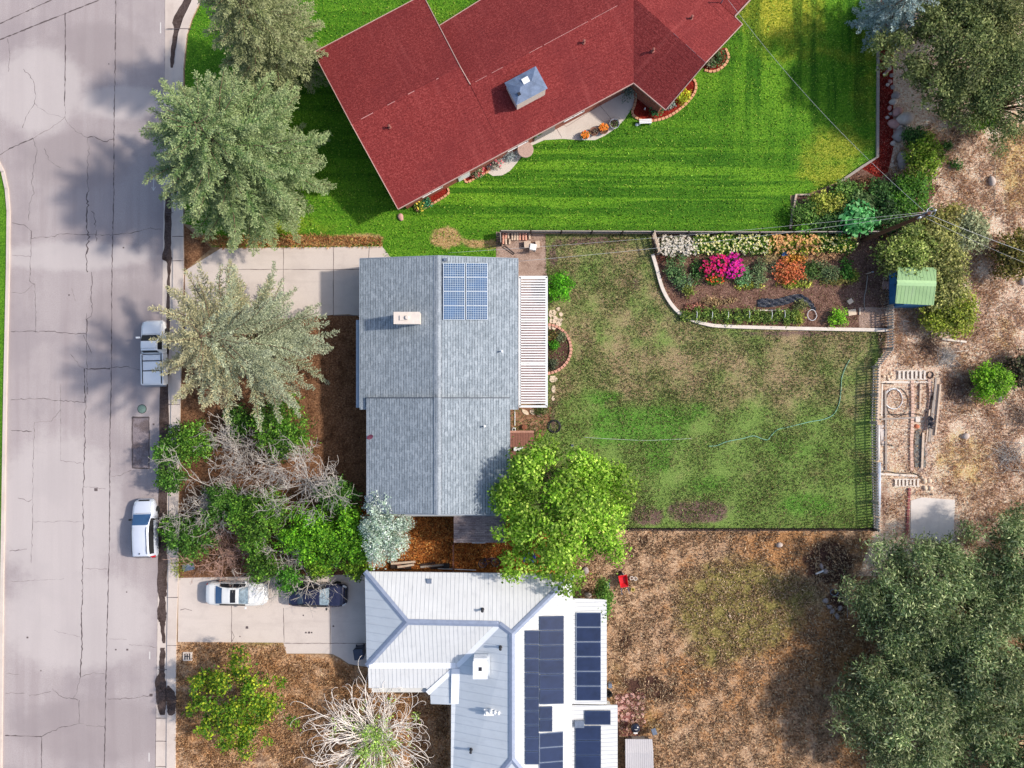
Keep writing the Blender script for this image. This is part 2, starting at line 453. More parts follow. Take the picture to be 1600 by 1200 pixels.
# dark wet gutter dirt
mb=MB()
def blob_strip(rows,z):
    L=[];Rr=[]
    for (y,a,b) in rows:
        L.append((a,y));Rr.append((b,y))
    L=smooth_px(L,5);Rr=smooth_px(Rr,5)
    vs=[];
    for l,r in zip(L,Rr):
        j=random.uniform(-.8,.8)
        x,y=W(l[0]+j,l[1]); vs.append((x,y,z)); x,y=W(r[0]+random.uniform(-1,1),r[1]); vs.append((x,y,z))
    mb.add(vs,[(2*i,2*i+1,2*i+3,2*i+2) if False else (2*i+2,2*i+3,2*i+1,2*i) for i in range(len(L)-1)])
blob_strip([(-30,300,312),(0,288,300),(30,270,288),(45,272,281),(80,267,274),(106,266,271)],.017)
blob_strip([(300,260,267),(330,257,268),(380,257,267),(404,254,269),(412,261,267),(450,261,266),(520,259,265),(570,252,263),(640,250,264),(750,248,262),(830,248,262),(905,246,261),(930,247,260),(934,249,258),(955,246,260),(969,247,259),(975,250,258),(1005,254,258)],.017)
blob_strip([(1012,251,258),(1030,249,258),(1050,249,257),(1062,243,259),(1085,244,261),(1100,245,260),(1117,250,257)],.017)
mb.build('wet_gutter_dirt',GM['wet'])['kind']='structure'
mb=MB(); blob_strip([(1070,262,264),(1078,261,272),(1090,261,276),(1105,262,276),(1113,263,274),(1117,266,270)],.114)
mb.build('wet_pavement_stain',GM['wet'])['kind']='structure'
# cracks on the road, one thin tar layer
mb=MB(); Z=.009
def crk(p,w=.05,j=1.2): ribbon(mb,p,w*.62,Z,j,.7,4)
crk([(0,62),(155,0),(190,-14)],.12,.3); crk([(0,37),(80,0),(110,-14)],.10,.3)
crk([(181,0),(180,100),(178,210),(178,300),(175,420),(174,600),(172,680),(171,850),(168,960),(165,1100),(163,1200)],.09,.5)
crk([(102,20),(102,100),(101,165)],.10,.4); crk([(101,165),(103,185),(112,200),(130,212),(147,216)],.03)
crk([(258,0),(258,110)],.06,.2); crk([(257,255),(255,420),(252,600),(248,830),(246,1000),(243,1200)],.07,.3)
crk([(0,242),(20,230),(52,216)],.10,.8); crk([(52,216),(95,190),(102,182)],.03)
crk([(12,60),(15,75),(13,112)],.04); crk([(37,108),(52,125),(56,145),(54,162),(45,175),(35,200)],.04)
crk([(52,216),(58,236),(53,262),(50,285),(53,302),(46,320),(45,345)],.035)
crk([(54,162),(75,178),(100,183)],.025); crk([(69,232),(78,252),(95,262)],.04)
crk([(137,300),(138,330),(135,345),(138,370),(136,400),(137,425)],.13,2.5); crk([(143,330),(148,345),(150,378)],.06,2.5); crk([(137,215),(139,240),(136,262),(138,300)],.045,1.5)
crk([(137,215),(150,214),(162,222),(178,217)],.07,1.5)
crk([(19,348),(38,352),(49,362),(50,372),(85,369),(100,365),(135,367),(177,367),(215,362),(230,357),(252,358)],.05)
crk([(49,360),(48,400),(47,440),(54,444),(56,480),(56,520)],.045,.8); crk([(19,399),(48,401)],.04); crk([(19,457),(35,459),(54,444)],.03)
crk([(143,425),(143,470),(144,490),(136,500),(135,520)],.06,1.5); crk([(135,490),(136,600),(134,622),(134,640)],.04,.8)
crk([(17,518),(55,518),(85,518),(110,521),(135,522)],.06); crk([(130,523),(143,552)],.04)
crk([(110,553),(125,572),(135,576)],.04); crk([(135,576),(148,577),(160,575),(172,576)],.13,1.0); crk([(172,575),(200,573),(218,578)],.045)
crk([(17,625),(60,622),(95,626),(132,629)],.06); crk([(132,576),(133,629)],.09,.6); crk([(137,605),(137,616)],.08)
crk([(17,672),(50,674)],.08); crk([(54,660),(80,657),(95,640)],.025); crk([(54,660),(52,720),(51,800),(49,880)],.04,.8)
crk([(133,640),(132,720),(131,740),(130,800),(130,850),(128,960)],.08,1.2); crk([(95,600),(95,720)],.025,.3); crk([(95,720),(130,724)],.03)
crk([(130,760),(165,764)],.03); crk([(205,735),(190,742),(174,744)],.03); crk([(52,815),(128,815)],.025); crk([(15,861),(42,858)],.06)
crk([(28,778),(45,783),(50,780)],.04); crk([(17,908),(40,908),(100,904)],.025)
crk([(127,955),(128,990),(128,1018),(126,1040),(126,1058)],.12,1.0); crk([(126,1058),(120,1080),(115,1090)],.03); crk([(126,1058),(145,1052),(165,1053)],.03)
crk([(82,1076),(95,1088),(122,1094)],.045); crk([(46,1087),(80,1080)],.03); crk([(124,1094),(124,1130)],.04,.8); crk([(124,1130),(95,1137),(75,1145),(65,1151)],.05)
crk([(8,1149),(40,1150),(65,1151)],.09,.4); crk([(65,1151),(65,1200),(64,1260)],.07,.4); crk([(9,1083),(38,1083)],.05); crk([(10,1052),(30,1054)],.03)
crk([(168,1092),(210,1091),(225,1088),(236,1086)],.05); crk([(202,1007),(244,1011)],.025); crk([(170,998),(198,999)],.025); crk([(133,888),(168,889)],.03)
crk([(85,985),(125,995)],.02); crk([(124,1130),(150,1136),(165,1134)],.025); crk([(112,450),(118,470)],.02)
for (x,y,r) in ((150,765,2.6),(236,1086,2.4),(108,461,1.2),(193,387,1.2),(170,100,.9),(64,1048,1),(43,996,1.5),(199,1015,1.6),(181,1015,1.2),(198,925,1),(240,663,1.4)):
    ribbon(mb,[(x-r,y),(x,y),(x+r,y)],r*.09,Z+.001)
mb.build('road_cracks',GM['crack'])['kind']='structure'
# faint old paint ticks on the asphalt, and the square patch
sheet('asphalt_patch',[(207,652),(233,652),(233,731),(207,731)],.007,GM['patch'])
mb=MB()
ribbon(mb,[(207,652),(233,652)],.12,.010,.6,.3); ribbon(mb,[(207,652),(207,731),(234,732)],.10,.010,.5,.3); ribbon(mb,[(233,652),(233,731)],.09,.011,.5,.3)
mb.build('patch_tar_seam',GM['crack'])['kind']='structure'
mb=MB()
ribbon(mb,[(251,35),(251,52)],.08,.009); ribbon(mb,[(240,277),(240,298)],.06,.009); ribbon(mb,[(237,292),(240,298),(243,292)],.06,.010)
ribbon(mb,[(234,1018),(234,1030)],.08,.009); ribbon(mb,[(233,1176),(233,1190)],.08,.009)
mb.build('road_paint_marks',simple('worn_white_paint',S(226,220,216),.8,.1,5,bump=0))['kind']='structure'
# pavement joints
mb=MB()
for y,a,b in ((46,261,300),(333,260,272),(408,270,288),(632,264,282),(933,262,279),(1008,262,277),(1122,244,275),(1158,243,275),(1046,247,277),(1198,243,275),(1260,243,275),(370,270,288),(520,268,285)):
    ribbon(mb,[(a,y),(b,y)],.05,.1155 if a>258 else .0175,.3,.4)
mb.build('pavement_joints',GM['crack'])['kind']='structure'
# ---- yards
RL=[(323,-160),(314,5),(302,30),(294,55),(291,85),(289,110),(289,350),(300,352),(330,386),(400,387),(598,386),(600,409),(778,409),(781,366),(782,361),(1235,361),(1235,305),(1262,303),(1312,283),(1370,247),(1370,-160)]
stripe=mx(rect(640,200,1260,358,40),rect(1110,-60,1372,190,30),rect(400,0,660,380,60,.5))
sheet('front_lawn',RL,.008,GM['lawn'],1.0,[
  mx(ell(1220,20,70,50,.9),ell(1310,225,60,30,.8),ell(1250,80,110,30,.5),ell(1350,120,25,120,.6),ell(1290,270,60,25,.7),ell(430,350,60,20,.7),ell(690,30,60,30,.4),ell(490,360,60,20,.4)),
  stripe,
  mx(ell(697,372,24,18,1),ell(480,378,110,7,.9),ell(560,372,40,10,.9),ell(760,380,40,8,.8),ell(320,375,40,12,.9),ell(1202,8,12,10,.5))])
sheet('far_brown_ground',None,-.012,GM['dry'],2.0,[None,None,None],world=[W(-170+1770,1500),W(950,1500),W(950,1201),W(1770,1201)])
sheet('front_soil',[(288,352),(330,388),(290,423),(290,520),(520,492),(600,492),(600,905),(280,905),(281,700),(286,520)],.004,GM['front'])
sheet('driveway',[(289,423),(345,388),(597,385),(612,404),(612,500),(566,500),(560,494),(545,491),(520,492),(420,500),(289,525)],.012,GM['drive'])
sheet('driveway_pad',[(279,903),(590,897),(590,1042),(575,1042),(560,1040),(545,1037),(532,1028),(520,1022),(505,1021),(448,1021),(445,1012),(443,1004),(278,1003)],.012,GM['drive'])
mb=MB()
for p in ([(443,387),(443,490)],[(521,385),(521,492)],[(345,421),(600,421)],[(521,493),(600,493)],[(577,387),(576,404)]): ribbon(mb,p,.045,.0165,.25,.4)
for p in ([(362,945),(362,1003)],[(443,950),(444,1003)],[(516,905),(516,1022)],[(444,1005),(580,1005)],[(282,953),(290,951),(300,954)],[(362,985),(366,995),(362,1003)]): ribbon(mb,p,.045,.0165,.3,.4)
mb.build('driveway_joints',GM['joint'])['kind']='structure'
mb=MB()
for x,y,r in ((386,980,2),(478,988,1.3),(483,988,1.6),(487,988,1.2),(521,978,1.3),(474,961,1),(461,934,1.4),(375,994,.9)): ribbon(mb,[(x-r,y),(x,y+.4),(x+r,y)],r*.10,.0165)
mb.build('oil_spots',GM['crack'])['kind']='structure'
sheet('west_verge',[(276,1003),(443,1004),(448,1022),(520,1023),(545,1039),(590,1045),(760,1045),(760,1310),(272,1310)],.004,GM['dry'],1.0,
  [ell(410,1006,40,8,.8),mx(rect(276,1003,720,1200,20,.35)),mx(ell(300,1100,40,60,.35),ell(450,1180,120,40,.4))])
sheet('side_yard',[(560,790),(870,790),(870,925),(560,925)],.005,GM['side'])
bl=[(853,385),(853,366),(1017,366),(1023,410),(1033,450),(1046,475),(1064,493),(1095,506),(1130,513),(1385,516),(1378,560),(1368,580),(1366,826),(870,826),(800,826),(800,640),(853,640)]
sheet('back_lawn',bl,.006,GM['patchy'],.8,[
  mx(rect(860,360,1380,630,30,.62),rect(930,530,1300,635,20,.75),ell(1240,620,120,25,.6),ell(900,400,70,40,.5),ell(985,430,60,40,.5),ell(1330,600,50,60,.4),ell(1300,530,80,25,.5),ell(1010,520,60,20,.3)),
  mx(rect(920,628,1080,700,14,.75),rect(1006,690,1050,745,12,.8),ell(1240,700,80,25,.5),ell(1260,790,60,25,.7),ell(1105,760,50,20,.7),ell(940,620,40,18,.7),ell(1200,560,40,40,.35),ell(1090,640,30,12,.8)),
  mx(ell(1095,800,50,18,1),ell(1060,790,14,12,.7),ell(1010,806,28,18,.9),ell(1240,522,100,7,.7),ell(930,378,70,9,.7),ell(990,445,14,10,.6),ell(1375,540,12,30,.6),ell(866,640,8,60,.6),ell(865,400,10,26,.8))])
yl=[(860,826),(1366,828),(1340,900),(1600,900),(1600,1310),(900,1310),(900,890)]
sheet('back_yard',yl,.004,GM['dry'],.8,[
  mx(ell(1155,950,95,70,1.3),ell(1120,1010,50,40,.9),ell(1230,930,60,40,.8),ell(965,1060,20,60,.4),ell(1020,1130,22,30,.5)),
  mx(rect(1040,840,1345,1200,60,.28),ell(1250,860,90,30,1),ell(1270,1010,90,60,.8),ell(1200,1080,120,60,.4),ell(990,1110,60,60,.5),ell(1330,1180,30,40,.8),ell(1080,1060,60,40,.5)),
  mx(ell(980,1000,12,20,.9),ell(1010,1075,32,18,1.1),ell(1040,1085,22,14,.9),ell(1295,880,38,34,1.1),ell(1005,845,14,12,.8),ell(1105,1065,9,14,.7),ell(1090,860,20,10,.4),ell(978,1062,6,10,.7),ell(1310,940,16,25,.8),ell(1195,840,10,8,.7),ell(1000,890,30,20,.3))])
sheet('rough_ground',[(1366,828),(1372,570),(1385,516),(1390,260),(1375,247),(1372,-160),(1800,-160),(1800,905),(1340,900)],.004,GM['dirt'],1.0,[
  mx(ell(1480,200,70,40,.4),ell(1590,260,30,80,.9),ell(1480,560,60,30,.4),ell(1510,720,60,60,.6),ell(1400,740,30,60,.4),ell(1570,520,30,40,.5),ell(1440,310,40,30,.4)),
  mx(rect(1543,240,1556,360,6,.9),ell(1435,710,9,35,1),ell(1545,190,14,14,.5)),
  mx(ell(1470,470,60,60,.5),ell(1490,610,30,30,.7),ell(1385,790,14,50,.7),ell(1390,480,12,30,.4),ell(1425,540,20,30,.3),ell(1530,260,25,50,.25))])  # dark ground; the patch west of the lime bush paints its cast shadow
gb=[(1017,364),(1025,410),(1034,448),(1047,472),(1065,491),(1096,503),(1130,510),(1386,514),(1392,366)]
sheet('garden_bed',gb,.009,GM['bed'])
sheet('garden_gravel',[(1342,480),(1386,480),(1386,513),(1342,512)],.013,GM['gravel'])
sheet('mulch_strip',[(1371,-160),(1371,247),(1345,262),(1372,278),(1388,268),(1396,230),(1394,-160)],.012,GM['mulch'])
sheet('planting_bed',[(1240,308),(1264,305),(1312,285),(1350,262),(1470,290),(1420,362),(1234,358)],.011,GM['bed'])
sheet('gravel_yard',[(775,362),(851,366),(855,440),(855,500),(800,500),(790,403),(775,403)],.013,GM['gravel'])
sheet('patio',[(752,268),(762,270),(770,275),(785,274),(797,267),(808,254),(818,240),(832,227),(850,219),(880,217),(905,219),(930,219),(945,212),(960,202),(975,188),(988,168),(994,150),(1000,120),(960,110),(740,230)],.016,GM['patio'])
sheet('threshold_slab',[(699,291),(725,277),(720,266),(692,281)],.016,simple('pale_slab',S(206,214,226),.7,.1,4))
mb=MB()
for p in ([(868,198),(878,215)],[(925,150),(958,190)],[(845,180),(885,198),(960,150)]): ribbon(mb,p,.03,.0205,.2,.3)
mb.build('patio_joints',GM['joint'])['kind']='structure'
for nm,poly in (('entry_mulch',[(995,135),(990,160),(987,180),(1000,188),(1020,190),(1045,183),(1070,165),(1085,145),(1088,130),(1083,122),(1050,120),(1020,100)]),
             ('corner_mulch',[(1098,106),(1115,112),(1130,104),(1138,90),(1133,74),(1110,80)]),
             ('wall_mulch',[(648,323),(655,330),(700,302),(697,288),(660,300)]),
             ('step_mulch',[(724,276),(730,285),(762,268),(758,250),(730,262)])):
    sheet(nm,poly,.018,GM['mulch'])
fb=[(850,505)]+[(854+39*math.sin(t*math.pi/12),545-39*math.cos(t*math.pi/12)) for t in range(13)]+[(850,585)]
sheet('flowerbed_soil',fb,.014,soil_mat('dark_bed_soil',S(66,44,38),S(100,72,64),S(150,118,104)))
sheet('earth_path',[(798,632),(862,636),(860,660),(845,690),(798,690)],.010,soil_mat('trodden_earth',S(110,74,54),S(164,122,96),S(196,158,130)))
sheet('concrete_pad',[(1423,782),(1440,777),(1492,781),(1489,850),(1422,840)],.03,GM['conc'])
sheet('flagstone_ground',[(960,1085),(1010,1080),(1006,1130),(1000,1150),(960,1150)],.010,soil_mat('pink_earth',S(120,70,66),S(150,98,92),S(180,130,122)))
# ================================================================ building materials
def shingle_mat(name,c0,c1,c2,sx=.30,sy=.14,mort=.018,bumpk=.6,mortar=None,contrast=.6):
    g=G(name); uv=g.uv(); row=g.math('DIVIDE',g.xyz(uv,1),sy); fr=g.math('FRACT',row)
    b=g.n('ShaderNodeTexBrick'); g.put(b.inputs['Vector'],uv); b.inputs['Scale'].default_value=1.0
    b.inputs['Brick Width'].default_value=sx; b.inputs['Row Height'].default_value=sy; b.inputs['Mortar Size'].default_value=.0; b.inputs['Bias'].default_value=0
    b.inputs['Color1'].default_value=(0,0,0,1); b.inputs['Color2'].default_value=(1,1,1,1); b.inputs['Mortar'].default_value=(.5,.5,.5,1)
    v=g.xyz(b.outputs['Color'],0)
    f=g.noise(9,5,.85); big=g.noise(.6,4,.6); dash=g.noise(1.0,4,.75,g.scale(uv,2.6,2.0/sy))
    t=g.math('ADD',g.math('MULTIPLY',v,.16),g.math('MULTIPLY',f,.84))
    c=g.ramp(t,[(.32,c0),(.5,c1),(.66,c2)])
    c=g.mix(g.math('MULTIPLY',g.step(big,.45,.7),.25),c,c0)
    ln=g.math('MULTIPLY',g.step(fr,.34,.12),g.step(dash,.36,.56))
    c=g.mix(g.math('MULTIPLY',ln,contrast),c,mortar or tuple(x*.30 for x in c0[:3])+(1,))
    g.set(c,.9,spec=.2)
    g.bump(g.math('SUBTRACT',g.math('MULTIPLY',v,.3),ln),bumpk,.015); return g.m
def red_roof_mat():
    g=G('red_roof_roll'); fine=g.noise(9,5,.84); big=g.noise(.35,6,.7); uv=g.uv()
    c=g.ramp(fine,[(.32,S(92,30,30)),(.5,S(130,46,45)),(.68,S(176,88,84))])
    c=g.mix(g.math('MULTIPLY',g.step(big,.42,.66),.5),c,S(116,42,44))
    st=g.noise(1.0,4,.7,g.scale(uv,1.6,.10)); c=g.mix(g.math('MULTIPLY',g.step(st,.52,.74),.35),c,S(170,84,80))
    row=g.math('FRACT',g.math('DIVIDE',g.xyz(uv,1),.26)); ln=g.math('MULTIPLY',g.step(row,.22,.06),g.step(g.noise(1.0,3,.7,g.scale(uv,1.6,7)),.42,.6)); c=g.mix(g.math('MULTIPLY',ln,.42),c,S(70,20,22))
    sp=g.math('MULTIPLY',g.step(g.noise(6.5,4,.8),.68,.76),.6); c=g.mix(sp,c,S(220,150,146))
    sc=g.math('MULTIPLY',g.step(g.noise(.8,7,.8),.72,.77),.6); c=g.mix(sc,c,S(222,176,170))
    g.set(c,.9,spec=.2); g.bump(g.math('SUBTRACT',fine,ln),.4,.02); return g.m
def ribbed_mat(name,base,line,pitch=.30,lw=.10,rough=.45,k=.55):
    g=G(name); u=g.xyz(g.uv(),0)
    fr=g.math('FRACT',g.math('DIVIDE',u,pitch)); d=g.math('ABSOLUTE',g.math('SUBTRACT',fr,.5))
    ln=g.step(d,lw,lw*.3)
    f=g.noise(.7,4,.6); f2=g.noise(3.5,4,.7,g.scale(g.uv(),1,.25))
    c=g.ramp(f,[(.3,tuple(x*.90 for x in base[:3])),(.7,base)])
    c=g.mix(g.math('MULTIPLY',g.step(f2,.50,.72),.2),c,line)
    v=g.xyz(g.uv(),1); sm=g.step(g.math('FRACT',g.math('DIVIDE',v,2.4)),.012,.0); c=g.mix(g.math('MULTIPLY',sm,.15),c,line)
    gr=g.noise(1.0,5,.75,g.scale(g.uv(),2.2,.22)); c=g.mix(g.math('MULTIPLY',g.step(gr,.54,.72),.22),c,(.42,.40,.38,1))
    c=g.mix(g.math('MULTIPLY',ln,k),c,line)
    g.set(c,rough,spec=.35); g.bump(ln,.6,.02); return g.m
def solar_mat(name,cell,line,nx,ny,lw=.05,k=1.0,spec=.5):
    """uv runs 0..1 over one panel"""
    g=G(name); uv=g.uv()
    a=g.math('ABSOLUTE',g.math('SUBTRACT',g.math('FRACT',g.math('MULTIPLY',g.xyz(uv,0),nx)),.5))
    b=g.math('ABSOLUTE',g.math('SUBTRACT',g.math('FRACT',g.math('MULTIPLY',g.xyz(uv,1),ny)),.5))
    m=g.math('GREATER_THAN',g.math('MAXIMUM',a,b),.5-lw)
    f=g.noise(2.0,4,.7)
    c=g.ramp(f,[(.3,tuple(x*.75 for x in cell[:3])),(.7,tuple(min(1,x*1.25) for x in cell[:3]))])
    c=g.mix(g.math('MULTIPLY',m,k),c,line)
    ob=g.noise(.35,4,.6); c=g.mix(g.math('MULTIPLY',g.step(ob,.4,.62),.35),c,tuple(min(1,x*1.7) for x in cell[:3])+(1,)); c=g.mix(g.math('MULTIPLY',g.step(g.noise(6,3,.8),.70,.76),.3),c,(.4,.42,.44,1))  # broad paler areas are glare variation painted into the cell colour
    g.set(c,.25,spec=spec); return g.m
def siding_mat(name,base):
    g=G(name); z=g.xyz(g.pos(),2); fr=g.math('FRACT',g.math('MULTIPLY',z,6.0))
    f=g.noise(4,4,.6); c=g.ramp(f,[(.3,tuple(x*.88 for x in base[:3])),(.7,base)])
    c=g.mix(g.math('MULTIPLY',g.step(fr,.10,.02),.5),c,tuple(x*.5 for x in base[:3])+(1,))
    g.set(c,.7); g.bump(fr,.3,.02); return g.m
BM={}
BM['shingle']=shingle_mat('blue_grey_shingle',S(124,134,142),S(156,166,175),S(184,193,201),.34,.20,.05,.6,S(66,74,84),.9)
BM['brownsh']=shingle_mat('brown_shingle',S(104,92,92),S(140,126,126),S(174,160,158),.34,.15)
BM['cap']=shingle_mat('ridge_shingle',S(134,142,152),S(166,174,182),S(194,200,206),.9,.22,.03)
BM['red']=red_roof_mat()
BM['metal']=ribbed_mat('white_ribbed_metal',S(232,232,231,.82),S(148,153,162),.31,.10)
BM['metal_shaded']=ribbed_mat('shade_tinted_ribbed_metal',S(220,226,232,.82),S(160,172,188),.62,.05,k=.35)  # bluer copy of the white metal, west slope shade put into its colour
BM['ridge']=simple('grey_ridge_metal',S(158,168,190),.45,.12,3,metal=.2,bump=0)
BM['white']=simple('white_paint',S(240,240,240,.86),.6,.05,4,bump=0)
BM['flash']=simple('white_flashing',S(244,246,250,.88),.4,.03,4,bump=0)
BM['trimpink']=simple('pale_pink_trim',S(196,160,150),.6,.1,4,bump=0)
BM['fascia']=simple('grey_fascia',S(150,160,172),.6,.1,4,bump=0)
BM['gutter']=simple('grey_gutter',S(160,176,192),.4,.1,4,bump=0)
BM['wallw']=siding_mat('white_siding',S(226,224,218)); BM['wallg']=siding_mat('grey_siding',S(176,180,184)); BM['wallt']=siding_mat('tan_siding',S(200,182,160)); BM['wallb']=siding_mat('blue_siding',S(60,130,184))
BM['brick']=shingle_mat('red_brick_wall',S(120,60,48),S(156,84,66),S(186,116,92),.22,.075,.01,.4,S(190,176,164))
BM['glass']=simple('window_glass',S(52,66,80),.08,.1,2,bump=0,spec=.8)
BM['dark']=simple('dark_metal',S(44,44,50),.5,.2,5,bump=0)
BM['grey']=simple('galvanised_metal',S(150,160,176),.35,.18,3,metal=.5,bump=0)
BM['cream']=simple('cream_stucco',S(226,212,200),.8,.1,5)
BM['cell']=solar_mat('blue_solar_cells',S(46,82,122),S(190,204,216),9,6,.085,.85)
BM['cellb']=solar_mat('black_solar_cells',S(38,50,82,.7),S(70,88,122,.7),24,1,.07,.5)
BM['frame']=simple('aluminium_frame',S(200,210,222),.35,.05,4,metal=.3,bump=0)
BM['pframe']=simple('dark_panel_frame',S(62,76,104),.4,.05,4,bump=0)
BM['pframe2']=simple('bright_panel_frame',S(168,180,200),.4,.05,4,bump=0)
BM['wood']=simple('redwood_board',S(138,92,78),.8,.25,7); BM['woodl']=simple('pale_timber',S(214,190,168),.85,.2,7); BM['woodd']=simple('dark_timber',S(58,42,38),.85,.3,7); BM['woodg']=simple('grey_timber',S(170,158,148),.85,.2,7)
BM['blind']=simple('white_slats',S(240,238,236,.86),.6,.05,5,bump=0)
def wall_loop(name,px,h0,h1,mat,parent,hpx=None):
    """thin closed walls following a ground outline"""
    mb=MB(); pts=[Vector(W(*p)) if hpx is None else Vector(W(p[0],p[1],hpx)) for p in px]
    n=len(pts); a=sum(pts[i].x*pts[(i+1)%n].y-pts[(i+1)%n].x*pts[i].y for i in range(n))
    if a<0: pts=pts[::-1]
    vs=[];fs=[];us=[]; L=0
    for i in range(n):
        p,q=pts[i],pts[(i+1)%n]; d=(q-p).length; b=len(vs)
        vs+=[(p.x,p.y,h0),(q.x,q.y,h0),(q.x,q.y,h1),(p.x,p.y,h1)]
        fs.append((b,b+1,b+2,b+3)); us.append([(L,h0),(L+d,h0),(L+d,h1),(L,h1)]); L+=d
    mb.add(vs,fs,us)
    b=len(vs); mb.add([(p.x,p.y,h1-.02) for p in pts],[tuple(range(n))],[[(p.x,p.y) for p in pts]])
    return mb.build(name,mat,parent)
def window(parent,p,d,z,w=1.4,h=1.1,name='window'):
    """p: xy on the wall, d: outward direction"""
    p=Vector(p);d=Vector(d).normalized();rz=math.atan2(d.y,d.x)-math.pi/2
    c=p+d*.03; mb=MB()
    t=.08
    for dx,dz,sx,sz in ((-w/2,0,t,h+t),(w/2,0,t,h+t),(0,-h/2,w-t,t),(0,h/2,w-t,t),(0,0,.05,h-t)):
        e=Vector((math.cos(rz),math.sin(rz)))*dx
        mb.box((c.x+e.x,c.y+e.y,z+dz),(sx,.08,sz),rz)
    f=mb.build(name,BM['white'],parent)
    m2=MB(); m2.box((c.x-d.x*.02,c.y-d.y*.02,z),(w-t-.01,.03,h-t-.01),rz); m2.build('pane',BM['glass'],f)
def door(parent,p,d,w=1.0,h=2.05,mat=None):
    p=Vector(p);d=Vector(d).normalized();rz=math.atan2(d.y,d.x)-math.pi/2
    mb=MB(); mb.box((p.x+d.x*.03,p.y+d.y*.03,h/2+.08),(w,.07,h),rz)
    o=mb.build('door',mat or BM['white'],parent)
    e=Vector((math.cos(rz),math.sin(rz)))*(w*.38)
    m=MB(); m.box((p.x+e.x+d.x*.09,p.y+e.y+d.y*.09,1.05),(.12,.06,.04),rz); m.build('handle',BM['grey'],o)
def edge_trim(mb,a,b,w=.10,h=.16,dz=.0):
    a=Vector(a);b=Vector(b); d=(b-a); l=d.length; d.normalize()
    s=Vector((-d.y,d.x,0)).normalized()*(w/2); u=Vector((0,0,h/2)); o=Vector((0,0,dz))
    vs=[a-s-u+o,a+s-u+o,a+s+u+o,a-s+u+o,b-s-u+o,b+s-u+o,b+s+u+o,b-s+u+o]
    mb.add(vs,[(0,1,2,3),(7,6,5,4),(0,4,5,1),(1,5,6,2),(2,6,7,3),(3,7,4,0)])
def ridge_cap(mb,a,b,w=.3,dz=.05):
    a=Vector(a);b=Vector(b);d=(b-a).normalized();s=Vector((-d.y,d.x,0)).normalized()*w/2
    dn=Vector((0,0,-.09)); up=Vector((0,0,dz))
    L=(b-a).length
    vs=[a-s+dn+up,a+up,a+s+dn+up,b-s+dn+up,b+up,b+s+dn+up]
    mb.add(vs,[(0,3,4,1),(1,4,5,2)],[[(0,-w/2),(L,-w/2),(L,0),(0,0)],[(0,0),(L,0),(L,w/2),(0,w/2)]])
    vs2=[v-Vector((0,0,.03)) for v in vs]; mb.add(vs2,[(1,4,3,0),(2,5,4,1)],[[(0,0)]*4,[(0,0)]*4])
def pipe_vent(parent,pos,r=.06,h=.35,mat=None,cap=True):
    mb=MB(); x,y,z=pos
    mb.lathe([(r*1.9,0),(r*1.9,.03),(r,.05),(r,h)],(x,y,z),10)
    if cap: mb.lathe([(r*1.5,0),(r*1.5,.06),(r*.6,.1)],(x,y,z+h),10)
    return mb.build('roof_vent',mat or BM['grey'],parent)
# ================================================================ grey shingle house
e=3.2; r=4.7; eB=3.52; rB=5.08
hs=thing('grey_house','long house with blue grey shingle roof, chimney and blue solar panels','house',(*W(690,600),0),world=True)
def loc(o,p): return o
def rel(o):   # parent built in world coords: keep world place
    o.matrix_parent_inverse=Matrix.Translation(-Vector(o.parent.location)) if o.parent.parent is None else o.matrix_parent_inverse
    return o
mb=MB()
mb.slab([V(562,405,e),V(562,640,e),V(684,640,r),V(684,400,r)],.16,(0,1,0))
mb.slab([V(684,400,r),V(684,640,r),V(810,640,e),V(810,405,e)],.16,(0,1,0))
mb.slab([V(573,622,eB),V(573,800,eB),V(684,803,rB),V(684,622,rB)],.16,(0,1,0))
mb.slab([V(684,622,rB),V(684,803,rB),V(797,803,eB),V(797,622,eB+.0)],.16,(0,1,0))
roof=mb.build('roof',BM['shingle'],hs)
mb=MB(); ridge_cap(mb,V(684,400,r),V(684,622,r),.55); ridge_cap(mb,V(684,621,rB),V(684,804,rB),.55); mb.build('ridge_cap',BM['cap'],roof)
mb=MB(); edge_trim(mb,V(573,621.6,eB),V(684,621.6,rB),.07,.34,-.14); edge_trim(mb,V(684,621.6,rB),V(797,621.6,eB),.07,.34,-.14); mb.build('step_shadow_strip',simple('painted_step_shadow',S(84,92,104),.6,.15,4,bump=0),roof)  # dark strip along the roof step draws its shadow gap in colour
mb=MB()
edge_trim(mb,V(562,405,e),V(562,636,e),.05,.2,-.1); edge_trim(mb,V(562,404,e),V(684,399.6,r),.06,.2,-.08); edge_trim(mb,V(684,399.6,r),V(810,404,e),.06,.2,-.08)
edge_trim(mb,V(573,622,eB),V(573,800,eB),.05,.2,-.1); edge_trim(mb,V(573,801,eB),V(684,804,rB),.06,.2,-.08); edge_trim(mb,V(684,804,rB),V(797,804,eB),.06,.2,-.08)
mb.build('fascia',BM['fascia'],hs)
mb=MB(); mb.prism([W(556.5,500,2.9),W(563,500,2.9),W(563,637,2.9),W(556.5,637,2.9)],2.8,2.92); mb.prism([W(556.5,622,2.8),W(574,622,2.8),W(574,637,2.8),W(556.5,637,2.8)],2.70,2.795); mb.build('gutter',BM['gutter'],hs)
mb=MB(); mb.tube([V(562.2,500,3.0),V(562.2,637,3.0)],.03,6); mb.build('gutter_lip',BM['flash'],hs)
wall_loop('wall',[(586,414),(800,414),(800,632),(790,632),(790,795),(594,795),(594,630),(586,630)],0,3.15,BM['wallg'],hs)
for y in (470,560): window(hs,W(586,y),(-1,0),1.5)
for y in (690,760): window(hs,W(594,y),(-1,0),1.5)
